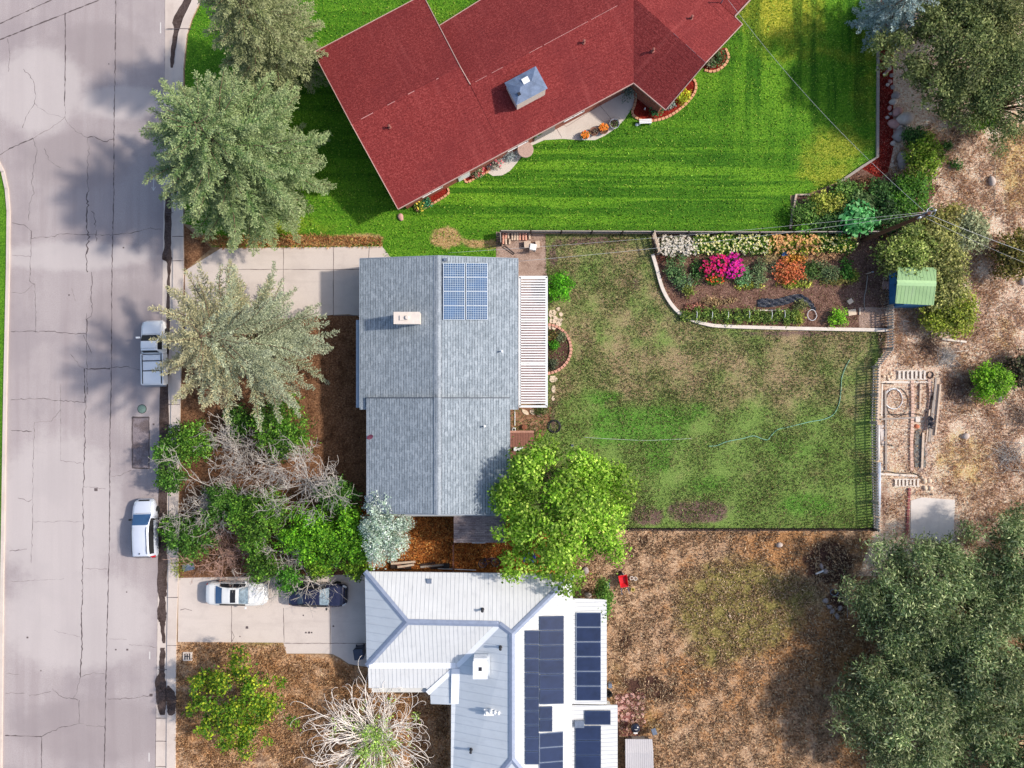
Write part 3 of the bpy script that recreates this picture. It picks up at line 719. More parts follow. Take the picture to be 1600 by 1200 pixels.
window(hs,W(690,795),(0,-1),1.5); window(hs,W(700,414),(0,1),1.6); window(hs,W(800,520),(1,0),1.4,1.8,1.3)
door(hs,W(790,690),(1,0)); 
mb=MB(); mb.box((*W(586,440)[:2],1.15),(.08,2.6,2.2)); mb.build('garage_door',BM['white'],hs)
# chimney
mb=MB(); x,y=W(636,497,5.3); mb.box((x,y,4.6),(1.75,.78,1.5)); ch=mb.build('chimney',BM['cream'],roof)
mb=MB(); mb.box((x,y,5.39),(1.86,.86,.09)); mb.lathe([(.16,0),(.16,.16),(.11,.2)],(x+.03,y+.02,5.43),12); mb.box((x-.32,y,5.47),(.34,.34,.08)); mb.build('chimney_cap',simple('pale_cap',S(232,218,206),.7,.08,4),ch)
# solar panels, two columns of four
def roof_z(px,py,h0,pts): return h0
A0=V(692.5,411,4.72); 
def quad_pt(c,u,v):  # bilinear
    return (c[0]*(1-u)+c[1]*u)*(1-v)+(c[3]*(1-u)+c[2]*u)*v
def on_plane(px,py,P0,P1,P2,lift=0.0):
    """intersect camera ray through photo pixel with plane"""
    P0,P1,P2=Vector(P0),Vector(P1),Vector(P2); n=(P1-P0).cross(P2-P0); n.normalize()
    if n.z<0: n=-n
    C=Vector((0,0,H)); D=Vector(((px-800)*M,(600-py)*M,-H))
    P0=P0+n*lift
    t=n.dot(P0-C)/n.dot(D); return C+D*t
def panel(parent,corners_px,plane,matc,matf,lift=.12,fr=.03,name='solar_panel',th=.05):
    c=[on_plane(x,y,*plane,lift=lift) for x,y in corners_px]
    mb=MB(); mb.slab(c,th); o=mb.build(name,matf,parent)
    ctr=sum(c,Vector())/4; n=(c[1]-c[0]).cross(c[2]-c[0]).normalized()
    if n.z<0: n=-n
    k=[p+((ctr-p).normalized()*fr*1.4)+n*.004 for p in c]
    m2=MB(); f=(0,1,2,3)
    nn=(k[1]-k[0]).cross(k[2]-k[0])
    uv=[(0,0),(1,0),(1,1),(0,1)]
    if nn.z<0: m2.add(k[::-1],[f],[uv[::-1]])
    else: m2.add(k,[f],[uv])
    m2.build('cells',matc,o); return o
PE=(V(684,400,r),V(684,640,r),V(810,640,e))
ys=[411,433.2,455.4,477.6,499.8]
for i in range(2):
    for j in range(4):
        x0=692.5+i*35.6
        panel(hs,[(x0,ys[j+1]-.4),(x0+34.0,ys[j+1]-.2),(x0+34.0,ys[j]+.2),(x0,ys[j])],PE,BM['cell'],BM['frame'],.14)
p=on_plane(784,549,*PE); pipe_vent(hs,p,.05,.3,BM['white'])
PEB=(V(684,622,rB),V(684,803,rB),V(797,803,eB)); p=on_plane(757,666,*PEB); pipe_vent(hs,p,.05,.3,BM['white'])
p=on_plane(696,406,*PE); mb=MB(); mb.box((p.x,p.y,p.z+.1),(.22,.2,.2)); mb.build('junction_box',BM['grey'],hs)
# satellite dish on the west slope
p=on_plane(579,681,V(573,622,eB),V(573,800,eB),V(684,803,rB))
dish=thing('satellite_dish','small dark purple dish fixed near the west eave of grey roof','satellite dish',tuple(p))
mb=MB(); mb.tube([(0,0,-.02),(0,0,.35)],.025,6); mb.build('mast',BM['grey'],dish)
mb=MB(); mb.lathe([(.03,0),(.12,.02),(.20,.06),(.24,.10),(.22,.10),(.10,.05)],(0,0,0),16); o=mb.build('reflector',simple('maroon_dish',S(96,44,66),.5,.2,5,bump=0),dish); o.location=(0,0,.38); o.rotation_euler=(R(50),0,R(40))
# patio cover with slats (attached to the east side)
pc=thing('patio_cover','white lattice patio cover along the east side of the grey house','pergola',(*W(832,534),0),world=True)
hz=2.6
mb=MB()
for (a,b) in (((811,433),(855,433)),((811,635),(855,635)),((812,433),(812,635)),((854,433),(854,635))):
    edge_trim(mb,V(*a,hz),V(*b,hz),.16,.18,-.02)
for yy in (466,500,534,568,602): edge_trim(mb,V(812,yy,hz),V(854,yy,hz),.08,.14,-.03)
mb.build('frame',BM['white'],pc)
mb=MB(); n=50
for i in range(n):
    yy=435.5+i*(633.5-435.5)/n; a=V(813.5,yy,hz,.10); b=V(853,yy,hz,.10)
    edge_trim(mb,a,b,.105,.03)
mb.build('slats',BM['blind'],pc)
for yy in (436,534,632):
    m=MB(); m.box((*W(853,yy,hz),1.26),(.12,.12,2.52)); m.build('post',BM['white'],pc)
sheet('patio_slab',[(806,450),(851,450),(851,628),(806,628)],.05,simple('mottled_patio',S(128,92,88),.8,.5,.8))
# ================================================================ brown lean-to shed south of grey house
sh=thing('lean_to_shed','low brown shingle shed built against the south end of grey house','shed',(*W(750,824),0),world=True)
mb=MB(); mb.slab([V(709,801,3.0),V(709,822,2.75),V(790,822,2.75),V(790,801,3.0)],.12,(1,0,0)); mb.slab([V(709,822,2.75),V(709,848,2.3),V(790,848,2.3),V(790,822,2.75)],.12,(1,0,0)); mb.build('roof',BM['brownsh'],sh)
wall_loop('wall',[(716,797),(786,797),(786,838),(716,838)],0,2.25,BM['wallt'],sh); door(sh,W(750,838),(0,-1))
# ================================================================ white metal house
e=2.9; r=4.25; J=4.55
wh=thing('white_house','house with white ribbed metal hip roof and rows of dark solar panels','house',(*W(770,1050),0),world=True)
NW=V(570,893,e);NE=V(895,897,e);RW=V(636,972,r);RE=V(780,975,r);JJ=V(800,990,J);SW=V(573,1041,e);V1=V(714,1041,e);SR=V(800,1186,J)
SWc=V(704,1300,e);SEc=V(893,1300,e);EE=V(893,1101,e)
roofA=MB()
roofA.slab([NW,NE,JJ,RE,RW],.14,(1,0,0)); roofA.slab([SW,V1,RE,RW],.14,(1,0,0))
pe=e-.33
roofA.slab([V(575,1041,e),V(714,1041,e),V(672,1082,pe),V(665,1075,pe),V(576,1075,pe)],.12,(1,0,0))
rf=roofA.build('roof',BM['metal'],wh)
roofB=MB()
roofB.slab([NW,RW,SW],.14,(0,1,0)); roofB.slab([V1,RE,JJ,SR,SWc,V(705,1101,e)],.14,(0,1,0))
roofB.slab([V(714,1041,e),V(705,1101,e),V(673,1100,pe),V(672,1082,pe)],.12,(0,1,0))
roofB.slab([SR,SWc,SEc],.14,(1,0,0))
roofB.build('side_roof',BM['metal_shaded'],wh)
roofC=MB(); roofC.slab([JJ,NE,SEc,SR],.14,(0,1,0))
l0,l1=2.72,2.42
roofC.slab([V(892,935,l0),V(948,937,l1),V(948,1100,l1),V(892,1100,l0)],.12,(0,1,0))
roofC.slab([V(892,1102,l0-.08),V(965,1102,l1-.15),V(965,1300,l1-.15),V(892,1300,l0-.08)],.12,(0,1,0))
roofC.build('east_roof',BM['metal'],wh)
mb=MB()
for a,b in ((NW,RW),(SW,RW),(RW,RE),(RE,JJ),(JJ,NE),(JJ,SR),(SR,SWc),(SR,SEc)): ridge_cap(mb,a,b,.42,.07)
mb.build('ridge_cap',BM['ridge'],rf)
mb=MB()
for a,b,w in ((RE,V(668,1083,pe),.36),):
    a=Vector(a);m=Vector(V1); b=Vector(b)
    for p,q in ((a,m),(m,b)): edge_trim(mb,p,q,w,.02,.035)
edge_trim(mb,V(577,1037,e),V(712,1037,e),.62,.02,.10); edge_trim(mb,V(712,1044,e),V(711,1099,e),.60,.02,.09)
mb.build('valley_flashing',BM['flash'],rf)
wall_loop('wall',[(590,906),(884,908),(884,935),(938,947),(938,1090),(952,1095),(952,1290),(722,1290),(722,1085),(700,1062),(590,1062)],0,2.3,BM['wallw'],wh)
wall_loop('upper_wall',[(592,908),(880,910),(880,1280),(724,1280),(724,1030),(592,1030)],2.25,2.8,BM['wallw'],wh)
for y in (930,985,1030): window(wh,W(590,y),(-1,0),1.5,1.5,1.1)
window(wh,W(680,906),(0,1),1.5); window(wh,W(800,907),(0,1),1.5); window(wh,W(938,1000),(1,0),1.3); window(wh,W(938,1060),(1,0),1.3); window(wh,W(645,1062),(0,-1),1.3)
door(wh,W(722,1130),(-1,0))
# chimney of white house
PWs=(Vector(JJ),Vector(SR),Vector(SWc)); p=on_plane(751,1038,*PWs); 
mb=MB(); mb.box((p.x,p.y,p.z+.25),(.95,1.35,.8)); c2=mb.build('chimney',BM['white'],rf)
mb=MB(); mb.box((p.x,p.y-.14,p.z+.70),(1.05,1.28,.1)); mb.build('chimney_cap',BM['flash'],c2)
mb=MB(); mb.box((p.x,p.y-.05,p.z+.753),(.24,.28,.012)); mb.build('flue_opening',BM['dark'],c2)
mb=MB(); mb.slab([on_plane(741,1022,*PWs,lift=.02),on_plane(741,1056,*PWs,lift=.02),on_plane(766,1056,*PWs,lift=.02),on_plane(766,1022,*PWs,lift=.02)],.015); mb.build('chimney_flashing',BM['metal_shaded'],c2)
PN=(Vector(NW),Vector(NE),Vector(RW))
for px,py,pl,mt in ((782,1011,PWs,BM['dark']),(754,952,PN,BM['dark']),(736,1171,PWs,BM['dark'])): pipe_vent(wh,on_plane(px,py,*pl),.07,.4,mt)
p=on_plane(671,908,*PN,lift=.05); mb=MB(); mb.box((p.x,p.y,p.z),(.32,.34,.14)); mb.build('roof_vent',BM['grey'],wh)
p=on_plane(769,1113,*PWs,lift=.02); mb=MB()
mb.box((p.x,p.y,p.z),(1.2,.5,.05)); 
for dx,dy in ((-.4,.05),(-.1,.15),(.2,.1),(.45,.05)): mb.lathe([(.13,0),(.13,.3),(.05,.4)],(p.x+dx,p.y+dy,p.z),10)
mb.build('vent_cluster',BM['white'],wh)
PEs=(Vector(JJ),Vector(NE),Vector(SEc))
def prow(x0,x1,ys,pl,tilt=0.0,mf=None):
    for a,b in zip(ys[:-1],ys[1:]):
        panel(wh,[(x0,b-.4),(x1,b-.4-tilt),(x1,a+.3-tilt),(x0,a+.3)],pl,BM['cellb'],mf or BM['pframe'],.10,.02)
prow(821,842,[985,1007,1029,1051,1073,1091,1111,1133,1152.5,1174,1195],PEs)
prow(843.5,881,[963,985.5,1008.5,1031,1054,1077.5,1101],PEs,1)
prow(843.5,863,[1104,1124,1144],PEs,.5)
prow(843,880,[1146,1169,1192,1215,1238],PEs,3,BM['pframe2'])
PL=(V(892,935,l0),V(948,937,l1),V(948,1100,l1)); prow(900.5,939,[957,980,1003,1026,1049,1072,1095],PL,0,BM['pframe2'])
PL2=(V(892,1102,l0-.08),V(965,1102,l1-.15),V(965,1300,l1-.15))
panel(wh,[(914,1132.5),(954,1132.5),(954,1110.5),(914,1110.5)],PL2,BM['cellb'],BM['pframe'],.1,.02)
prow(899.5,939,[1134,1157,1180,1203,1226],PL2)
mb=MB(); a=[on_plane(x,y,*PEs,lift=.03) for x,y in ((865,1104),(893,1104),(893,1140),(865,1140))]; mb.slab(a,.02); mb.build('roof_patch',BM['flash'],wh)
p=on_plane(905,1130,*PL2,lift=.05); mb=MB(); mb.box((p.x,p.y,p.z+.1),(.7,.5,.25)); mb.build('inverter_box',BM['grey'],wh)
# ================================================================ red roofed house
e=3.0; r1=4.85; r2=4.5
rh=thing('red_house','angled house with a wide weathered red roof beside the green lawn','house',(*W(850,130),0),world=True)
ang=Vector((.882,.472,0)); K=V(990,-5,r2); RL0=V(549,194,r1); RL1=V(719,104,r1); RM0=V(735,132,r2)
A=V(622,327,e);B=V(990,130,e);S1=V(788,238,e);C_=V(490,82,e);D_=V(661,-8,e)
mb=MB()
mb.slab([A,S1,RM0,RL1,RL0],.16,ang); mb.slab([C_,RL0,RL1,D_],.16,ang)
mb.slab([S1,B,K,RM0],.16,ang); mb.slab([RM0,K,V(1045,-185,e),V(685,41,e)],.16,ang)
wd=Vector((.738,-.675,0)); F=V(1040,172,e);Gp=V(1103,98,r2);E_=V(1160,38,e)
mb.slab([B,F,Gp,K],.16,wd); mb.slab([K,Gp,E_,V(1062,-52,e)],.16,wd)
mb.slab([V(1148,26,e-.12),V(1175,-3,e-.12),V(1290,-120,e+.3),V(1100,-230,e+.7),V(1050,-62,e-.1)],.14,wd)
rr=mb.build('roof',BM['red'],rh)
mb=MB()
for a,b in ((A,S1),(S1,B),(B,F),(F,Gp),(Gp,E_),(A,RL0),(RL0,C_),(C_,D_),(D_,RL1),(RL1,RM0),(V(685,41,e),V(770,-12,e)),(E_,V(1148,26,e))):
    edge_trim(mb,a,b,.055,.14,-.03)
edge_trim(mb,V(1148,26,e-.12),V(1175,-3,e-.12),.09,.16,0)
mb.build('fascia',BM['trimpink'],rh)
# worn ridge
wm=simple('bare_ridge_felt',S(206,150,146),.9,.25,3,bump=0)
mb=MB()
def worn(a,b,segs,w):
    a=Vector(a);b=Vector(b)
    for s,t in segs: ridge_cap(mb,a+(b-a)*s,a+(b-a)*t,w,.02)
worn(RL0,RL1,[(.09,.20),(.33,.40),(.52,.58),(.78,.80)],.16)
worn(RM0,K,[(.03,.10),(.13,.20),(.36,.44),(.45,.72),(.74,.90)],.12)
worn(K,Gp,[(.55,.62),(.72,.86),(.88,.995)],.12)
worn(RL1,RM0,[(.02,.98)],.08)
mb.build('worn_ridge',wm,rr)
def inset(px,c,k): return [(c[0]+(x-c[0])*k,c[1]+(y-c[1])*k) for x,y in px]
def gl(v): return (v.x/M+800,600-v.y/M)
foot=[gl(A),gl(B),gl(F),gl(E_),gl(V(1062,-52,e)),gl(V(1045,-185,e)),gl(V(685,41,e)),gl(D_),gl(C_)]
def offset_poly(px,d):
    n=len(px); a=sum(px[i][0]*px[(i+1)%n][1]-px[(i+1)%n][0]*px[i][1] for i in range(n)); sg=1 if a>0 else -1
    out=[]
    for i in range(n):
        p0=Vector(px[i-1]);p1=Vector(px[i]);p2=Vector(px[(i+1)%n])
        d1=(p1-p0).normalized();d2=(p2-p1).normalized()
        n1=Vector((-d1.y,d1.x))*sg;n2=Vector((-d2.y,d2.x))*sg
        m=(n1+n2); m=m/max(.3,m.dot(n1))
        out.append(tuple(p1+m*d))
    return out
foot=offset_poly(foot,11)
wall_loop('wall',foot,0,2.85,BM['brick'],rh)
fw=[Vector(W(*p)) for p in foot]
def along(i,t): 
    a,b=fw[i],fw[(i+1)%len(fw)]; d=(b-a).normalized(); n=Vector((d.y,-d.x)); 
    q=a+(b-a)*t
    if (q+n*.5-Vector(W(850,100))).length<(q-Vector(W(850,100))).length: n=-n
    return q,n
for i,t in ((0,.12),(0,.5),(0,.75),(2,.3),(2,.7)):
    q,n=along(i,t); window(rh,q,n,1.5,1.7,1.2)
q,n=along(0,.26); door(rh,q,n); q,n=along(0,.62); door(rh,q,n,1.8,2.1,BM['glass'])
q,n=along(8,.5); mb=MB(); mb.box((q.x+n.x*.04,q.y+n.y*.04,1.15),(4.6,.08,2.2),math.atan2(n.y,n.x)-math.pi/2); mb.build('garage_door',BM['white'],rh)
# rooftop box chimney with metal hip cap
PS=(Vector(S1),Vector(B),Vector(RM0)); p=on_plane(824,140,*PS); rzb=math.atan2(.472,.882)
ztop=5.15; cx,cy=W(822,133,ztop); dx=Vector((.882,.472));dy=Vector((-.472,.882))
mb=MB(); mb.box((cx,cy,4.45),(2.3,1.62,1.2),rzb); c3=mb.build('chimney',BM['cream'],rr)
mb=MB(); L2,W2=1.26,.90
def q4(a,b,z): return (cx+dx.x*a+dy.x*b,cy+dx.y*a+dy.y*b,z)
vs=[q4(-L2,-W2,5.06),q4(L2,-W2,5.06),q4(L2,W2,5.06),q4(-L2,W2,5.06),q4(-.45,0,5.34),q4(.45,0,5.34)]
mb.add(vs,[(0,1,5,4),(1,2,5),(2,3,4,5),(3,0,4),(3,2,1,0)])
mb.build('chimney_cap',simple('seamed_zinc',S(132,146,170),.35,.3,2.2,metal=.5,bump=0),c3)
mb=MB(); mb.box(q4(.1,.25,5.31),(.5,.42,.05),rzb); mb.build('skylight_plate',BM['white'],c3)
mb=MB(); mb.box(q4(-.75,-.35,5.22),(.2,.2,.16),rzb); mb.build('flue_opening',BM['dark'],c3)
rust=simple('rusty_vent',S(150,90,80),.7,.3,5,bump=0)
PWg=(Vector(B),Vector(F),Vector(Gp)); PWn=(Vector(K),Vector(Gp),Vector(E_))
for px,py,pl in ((609,199,PS),(912,67,PS),(1020,80,PWg),(1080,29,PWn)): pipe_vent(rh,on_plane(px,py,*pl),.07,.32,rust)
# service mast on red roof
p=on_plane(1127,4,*PWn)
ms=thing('service_mast','grey electric service mast standing on the east end of red roof','mast',tuple(p))
mb=MB(); mb.tube([(0,0,-.05),(0,0,1.0)],.045,8); mb.build('pipe',BM['grey'],ms)
mb=MB(); mb.lathe([(.04,0),(.09,.03),(.1,.12),(.04,.18)],(0,0,.98),10); mb.tube([(0,0,.9),(.18,0,.95),(.22,0,.86)],.02,5); mb.build('weather_head',BM['grey'],ms)
MAST=(p.x,p.y,p.z+.95)
# ================================================================ green roofed garden shed
gs=thing('garden_shed','small garden shed with light green metal roof and blue plank front','shed',(*W(1427,446),0),world=True)
zt,zr=2.35,2.75
mb=MB(); mb.slab([V(1403,417,zt),V(1402,441,zr),V(1463,443,zr),V(1463,418,zt)],.06,(1,0,0)); mb.slab([V(1402,441,zr),V(1399,474,zt),V(1459,477,zt),V(1463,443,zr)],.06,(1,0,0))
gr=mb.build('roof',ribbed_mat('green_ribbed_metal',S(158,194,134),S(92,122,84),.27,.08,k=.8),gs)
mb=MB(); ridge_cap(mb,V(1402,441.5,zr),V(1463,443,zr),.42,.04); mb.build('ridge_cap',simple('pale_green_metal',S(186,222,160),.5,.06,4,bump=0),gr)
mb=MB(); x0,y0=W(1388.5,429);x1,y1=W(1432,481)
mb.box(((x0+x1)/2,(y0+y1)/2,1.12),(x1-x0,y0-y1,2.24)); mb.build('wall',BM['wallb'],gs)
mb=MB(); mb.box((x0+.0,(y0+y1)/2,1.0),(.05,.95,1.95)); dd=mb.build('door',simple('blue_door',S(48,112,166),.6,.15,5),gs)
m=MB(); m.box((x0-.05,(y0+y1)/2+.35,1.0),(.05,.05,.18)); m.build('handle',BM['dark'],dd)
# ================================================================ metal shed at the bottom edge
m2=thing('metal_shed','low white ribbed metal shed at the yard edge beside black grill','shed',(*W(998,1180),0),world=True)
mb=MB(); mb.slab([V(977,1155,1.9),V(1019,1155,1.9),V(1021,1176,2.1),V(977,1176,2.1)],.05,(1,0,0)); mb.slab([V(977,1176,2.1),V(1021,1176,2.1),V(1022,1240,1.75),V(978,1240,1.75)],.05,(1,0,0))
mb.build('roof',ribbed_mat('pale_grey_ribbed_metal',S(214,208,208),S(150,142,142),.16,.14,k=.6),m2)
mb=MB(); x0,y0=W(980,1150);x1,y1=W(1012,1230); mb.box(((x0+x1)/2,(y0+y1)/2,.9),(x1-x0,y0-y1,1.72)); mb.build('wall',simple('grey_shed_wall',S(104,94,90),.6,.15,4),m2)
mb=MB(); mb.box(((x0+x1)/2,y0+.02,.85),(1.0,.04,1.6)); mb.build('door',BM['woodg'],m2)
# deck behind grey house
dk=thing('wooden_deck','small reddish plank deck behind the grey house beside leafy maple','deck',(*W(815,690),0),world=True)
mb=MB()
for i in range(9):
    x=797+i*4.1; a=W(x,676,.4); b=W(x+3.8,701,.4); mb.prism([(a[0],a[1]),(b[0],a[1]),(b[0],b[1]),(a[0],b[1])],.34,.40)
mb.build('planks',BM['wood'],dk)
mb=MB(); a=W(797,673,.42);b=W(834,676,.42); mb.prism([(a[0],a[1]),(b[0],a[1]),(b[0],b[1]),(a[0],b[1])],.30,.42); mb.build('edge_board',simple('pale_red_board',S(188,140,122),.8,.2,6),dk)
mb=MB()
for px in (799,816,832):
    for py in (677,699): mb.box((*W(px,py),.16),(.1,.1,.31))
mb.build('joists',BM['woodd'],dk)
st=thing('deck_step','lower brown wooden step at the south end of the deck','step',(*W(803,710),0),world=True)
mb=MB(); mb.prism([W(796,704,.2),W(806,704,.2),W(806,722,.2),W(796,722,.2)],0,.2); mb.build('tread',BM['wood'],st)
# ================================================================ vegetation
def leaf_material(name,trans=.25,rough=.6):
    g=G(name); c=g.attr('tint'); g.set(c,rough,spec=.25)
    t=g.n('ShaderNodeBsdfTranslucent'); g.put(t.inputs['Color'],c)
    m=g.n('ShaderNodeMixShader'); m.inputs[0].default_value=trans
    g.nt.links.new(g.b.outputs[0],m.inputs[1]); g.nt.links.new(t.outputs[0],m.inputs[2]); g.nt.links.new(m.outputs[0],g.out.inputs['Surface'])
    return g.m
LEAF=leaf_material('leaf_tissue',.36); NEEDLE=leaf_material('needle_tissue',.12); PETAL=leaf_material('petal_tissue',.2)
def bark(name,c): return simple(name,c,.9,.3,5,bump=.3)
BARK=bark('brown_bark',S(112,90,72)); BARKG=bark('grey_bark',S(150,138,128)); DEAD=bark('dead_grey_wood',S(182,174,166,.85)); DEADP=bark('bleached_pink_twig',S(232,218,208,1)); DEADR=bark('reddish_twig',S(182,146,130))
def pal(n,cols,jit=.18,r=None):
    r=r or rng; c=np.array([k[:3] for k in cols]); i=r.integers(0,len(c),n); j=r.integers(0,len(c),n); t=r.random((n,1))
    o=c[i]*(1-t)+c[j]*t
    return np.clip(o*1.24*(1+r.normal(0,jit,(n,1))),.005,.92)
def rdir(n,r): return unit(r.normal(0,1,(n,3)))
def trunk(root,h,r0,mat,lean=(0,0),name='trunk',z0=0):
    mb=MB(); mb.tube([(0,0,z0-.1),(lean[0]*.25,lean[1]*.25,h*.3),(lean[0]*.6,lean[1]*.6,h*.65),(lean[0],lean[1],h)],r0,8,r0*.18); return mb.build(name,mat,root,True)
def conifer(name,label,cx,cy,hmid,Rm,h,cols,seed,nb=170,group=None,wide=.42,tips=None,droop=.28,twig=.17,lsz=.26,lw=.075,cat='conifer',dens=1.0,spread=.5,alt=None,alttip=None):
    """cx,cy: photo pixel of the crown middle seen at height hmid"""
    r=np.random.default_rng(seed); x,y=W(cx,cy,hmid); root=thing(name,label,cat,(x,y,0),0,group)
    trunk(root,h*.97,h*.022,BARK)
    C=[];A=[];N=[];L=[];Wd=[];T=[]
    mb=MB(); tipc=np.array((tips or cols[-1])[:3])
    for i in range(nb):
        t=(i+.5)/nb; z=h*(.05+.93*t**.92)
        tt=z/h
        prof=(1-((tt-wide)/(1-wide))**1.7)**.75 if tt>wide else (.72+.28*math.sin(tt/wide*math.pi/2))
        prof=max(prof,.05)
        Lb=Rm*prof*r.uniform(.82,1.08)*(1.12 if r.random()<.1 else 1); az=i*2.39996+r.normal(0,.18)
        o=np.array([math.cos(az),math.sin(az),0]); sd=np.array([-o[1],o[0],0])
        sl=-.10+.62*tt**1.5; cv=-droop*(1-tt*.6)
        ns=max(6,int(Lb/twig*dens)); s=np.linspace(.16,1,ns)
        def pth(s): return o[None]*(Lb*s)[:,None]+np.array([0,0,1.])[None]*(z+sl*Lb*s+cv*Lb*s*s*.8+.10*Lb*np.maximum(s-.75,0)*2)[:,None]+sd[None]*(Lb*.04*np.sin(s*5+i))[:,None]
        P=pth(s)
        if i%2==0: mb.tube([tuple(q) for q in pth(np.array([0,.35,.7,.97]))],.03+.006*Lb,4,.012,cap=False)
        bt=1+r.normal(0,.12)
        for side in (-1,1):
            tl=(.14+spread*Lb*.42*(1-s)**.8*(.5+.5*np.minimum(1,s*2.2)))*r.uniform(.7,1.2,ns)*(.55+.75*np.abs(np.sin(s*Lb*2.6+i*1.7+side)))
            ang=R(48)+r.normal(0,.15,ns)
            D=o[None]*np.cos(ang)[:,None]+side*sd[None]*np.sin(ang)[:,None]; D[:,2]+=r.normal(-.08,.10,ns); D=unit(D)
            for k in range(ns):
                m=max(2,int(tl[k]/(lsz*.50))); q=(np.arange(m)+.5)/m
                base=P[k][None]+D[k][None]*(tl[k]*q)[:,None]; base[:,2]-=.10*tl[k]*q*q
                for rep in range(2):
                    a=D[k][None]+r.normal(0,.42,(m,3)); a[:,2]+=.18
                    C.append(base+r.normal(0,.035,(m,3))); A.append(a); nn=r.normal(0,.45,(m,3)); nn[:,2]+=1; N.append(nn)
                    L.append(lsz*r.uniform(.5,1.5,m)); Wd.append(lw*r.uniform(.8,1.4,m))
                    ea=alt is not None and (math.cos(az)*.9+r.normal(0,.35)+s[k]*.5>.35); c=pal(m,alt if ea else cols,.12,r)*bt; mixk=np.clip(q*.6+(s[k]>.8)*.3,0,1)[:,None]*.6
                    T.append(c*(1-mixk)+(np.array(alttip[:3]) if ea else tipc)[None]*mixk)
    C=np.concatenate(C);A=np.concatenate(A);N=np.concatenate(N);L=np.concatenate(L);Wd=np.concatenate(Wd);T=np.clip(np.concatenate(T),.01,1)
    me=quads_mesh('crown',leaf_quads(C,A,N,L,Wd),T); link('crown',me,NEEDLE,root)
    mb.build('branches',BARK,root)
    return root,len(C)
def crown_leaves(lobes,dens,lsz,cols,r,up=.5,asp=.62,jit=.16,fill=.35,gap=0.0,axisout=.0):
    """lobes: list of (x,y,z,rx,ry,rz); leaves gathered in small sprays over each lobe"""
    C=[];N=[];T=[];A=[]
    for (x,y,z,rx,ry,rz) in lobes:
        area=4*math.pi*((rx*ry)**1.6/3+2*(rx*rz)**1.6/3)**(1/1.6)
        nsp=max(5,int(area*dens/9)); d=rdir(nsp,r); d[:,2]=np.where(d[:,2]<-.3,-d[:,2],d[:,2])
        rad=1-fill*r.random((nsp,1))**1.6; ce=np.array([[x,y,z]])+d*rad*np.array([[rx,ry,rz]])
        bt=(1+r.normal(0,jit*.9))
        for k in range(nsp):
            if r.random()<gap: continue
            m=r.integers(6,13); C.append(ce[k][None]+r.normal(0,lsz*.95,(m,3))*np.array([[1,1,.6]]))
            nn=d[k][None]*1.15+r.normal(0,.38,(m,3)); nn[:,2]+=up; N.append(nn)
            A.append(rdir(m,r)*np.array([[1,1,.5]])+d[k][None]*axisout)
            T.append(pal(m,cols,jit,r)*bt*(1+r.normal(0,jit*.7)))
    C=np.concatenate(C);N=np.concatenate(N);A=np.concatenate(A);T=np.clip(np.concatenate(T),.008,1)
    n=len(C); L=lsz*r.uniform(.5,1.55,n)
    return quads_mesh('crown',leaf_quads(C,A,unit(N),L,L*asp*r.uniform(.8,1.2,n)),T),n
def tree(name,label,cx,cy,hmid,Rm,h,cols,seed,nl=26,lobe=.34,dens=26,lsz=.17,cat='tree',group=None,bk=None,flat=.7,fill=.4,gap=0.0,base=None,asp=.62,zlow=.32,axisout=0.0,ry=None,jit=.16,irr=.15):
    r=np.random.default_rng(seed); x,y=W(cx,cy,hmid); lean=(0,0)
    root=thing(name,label,cat,(x,y,0),0,group); lob=[]; Ry=ry or Rm
    zc=hmid; zr=(h-hmid)
    mb=MB()
    for i in range(nl):
        u=(i+.5)/nl; el=math.asin(-0.25+1.25*u); az=i*2.39996+r.normal(0,.25)
        k=r.uniform(.62,.92)*(1+r.normal(0,irr)); lr=lobe*r.uniform(.6,1.3)
        px=Rm*k*math.cos(el)*math.cos(az)*(1-lr*.55);py=Ry*k*math.cos(el)*math.sin(az)*(1-lr*.55);pz=zc+zr*(1-lr*.5)*math.sin(el)*(1 if el>0 else 1.4)
        px*=1.12;py*=1.12
        rr_=lr*(Rm+Ry)*.5; lob.append((px,py,max(pz,rr_*.5),rr_,rr_,rr_*flat))
        if i%2==0: mb.tube([(0,0,h*zlow*.8),(px*.35,py*.35,h*zlow+(pz-h*zlow)*.45),(px*.85,py*.85,pz)],.02*h*.6,5,.02,cap=False)
    lob.append((0,0,zc+zr*.45,Rm*lobe*1.2,Ry*lobe*1.2,zr*.5))
    me,n=crown_leaves(lob,dens,lsz,cols,r,fill=fill,gap=gap,asp=asp,axisout=axisout,jit=jit); link('crown',me,LEAF,root)
    trunk(root,h*.8,.02*h+.04,bk or BARK); mb.build('limbs',bk or BARK,root)
    return root,n
def shrub(name,label,cx,cy,hmid,Rx,Ry,h,cols,seed,dens=34,lsz=.13,cat='shrub',group=None,nl=9,gap=0.0,asp=.62,jit=.2,axisout=0.0,fill=.5,lobe=.46):
    r=np.random.default_rng(seed); x,y=W(cx,cy,hmid); root=thing(name,label,cat,(x,y,0),0,group); lob=[]
    for i in range(nl):
        az=i*2.39996+r.normal(0,.3); k=math.sqrt((i+.3)/nl)*.68
        lr=lobe*r.uniform(.75,1.2); lob.append((Rx*k*math.cos(az),Ry*k*math.sin(az),h*(.55-.22*k)+r.uniform(-.05,.08)*h,Rx*lr,Ry*lr,h*.42))
    me,n=crown_leaves(lob,dens,lsz,cols,r,fill=fill,gap=gap,asp=asp,jit=jit,axisout=axisout); link('foliage',me,LEAF,root)
    mb=MB()
    for l in lob[:6]: mb.tube([(0,0,-.03),(l[0]*.5,l[1]*.5,l[2]*.6),(l[0],l[1],l[2])],.03+.01*h,4,.012,cap=False)
    mb.build('stems',BARK,root)
    return root,n
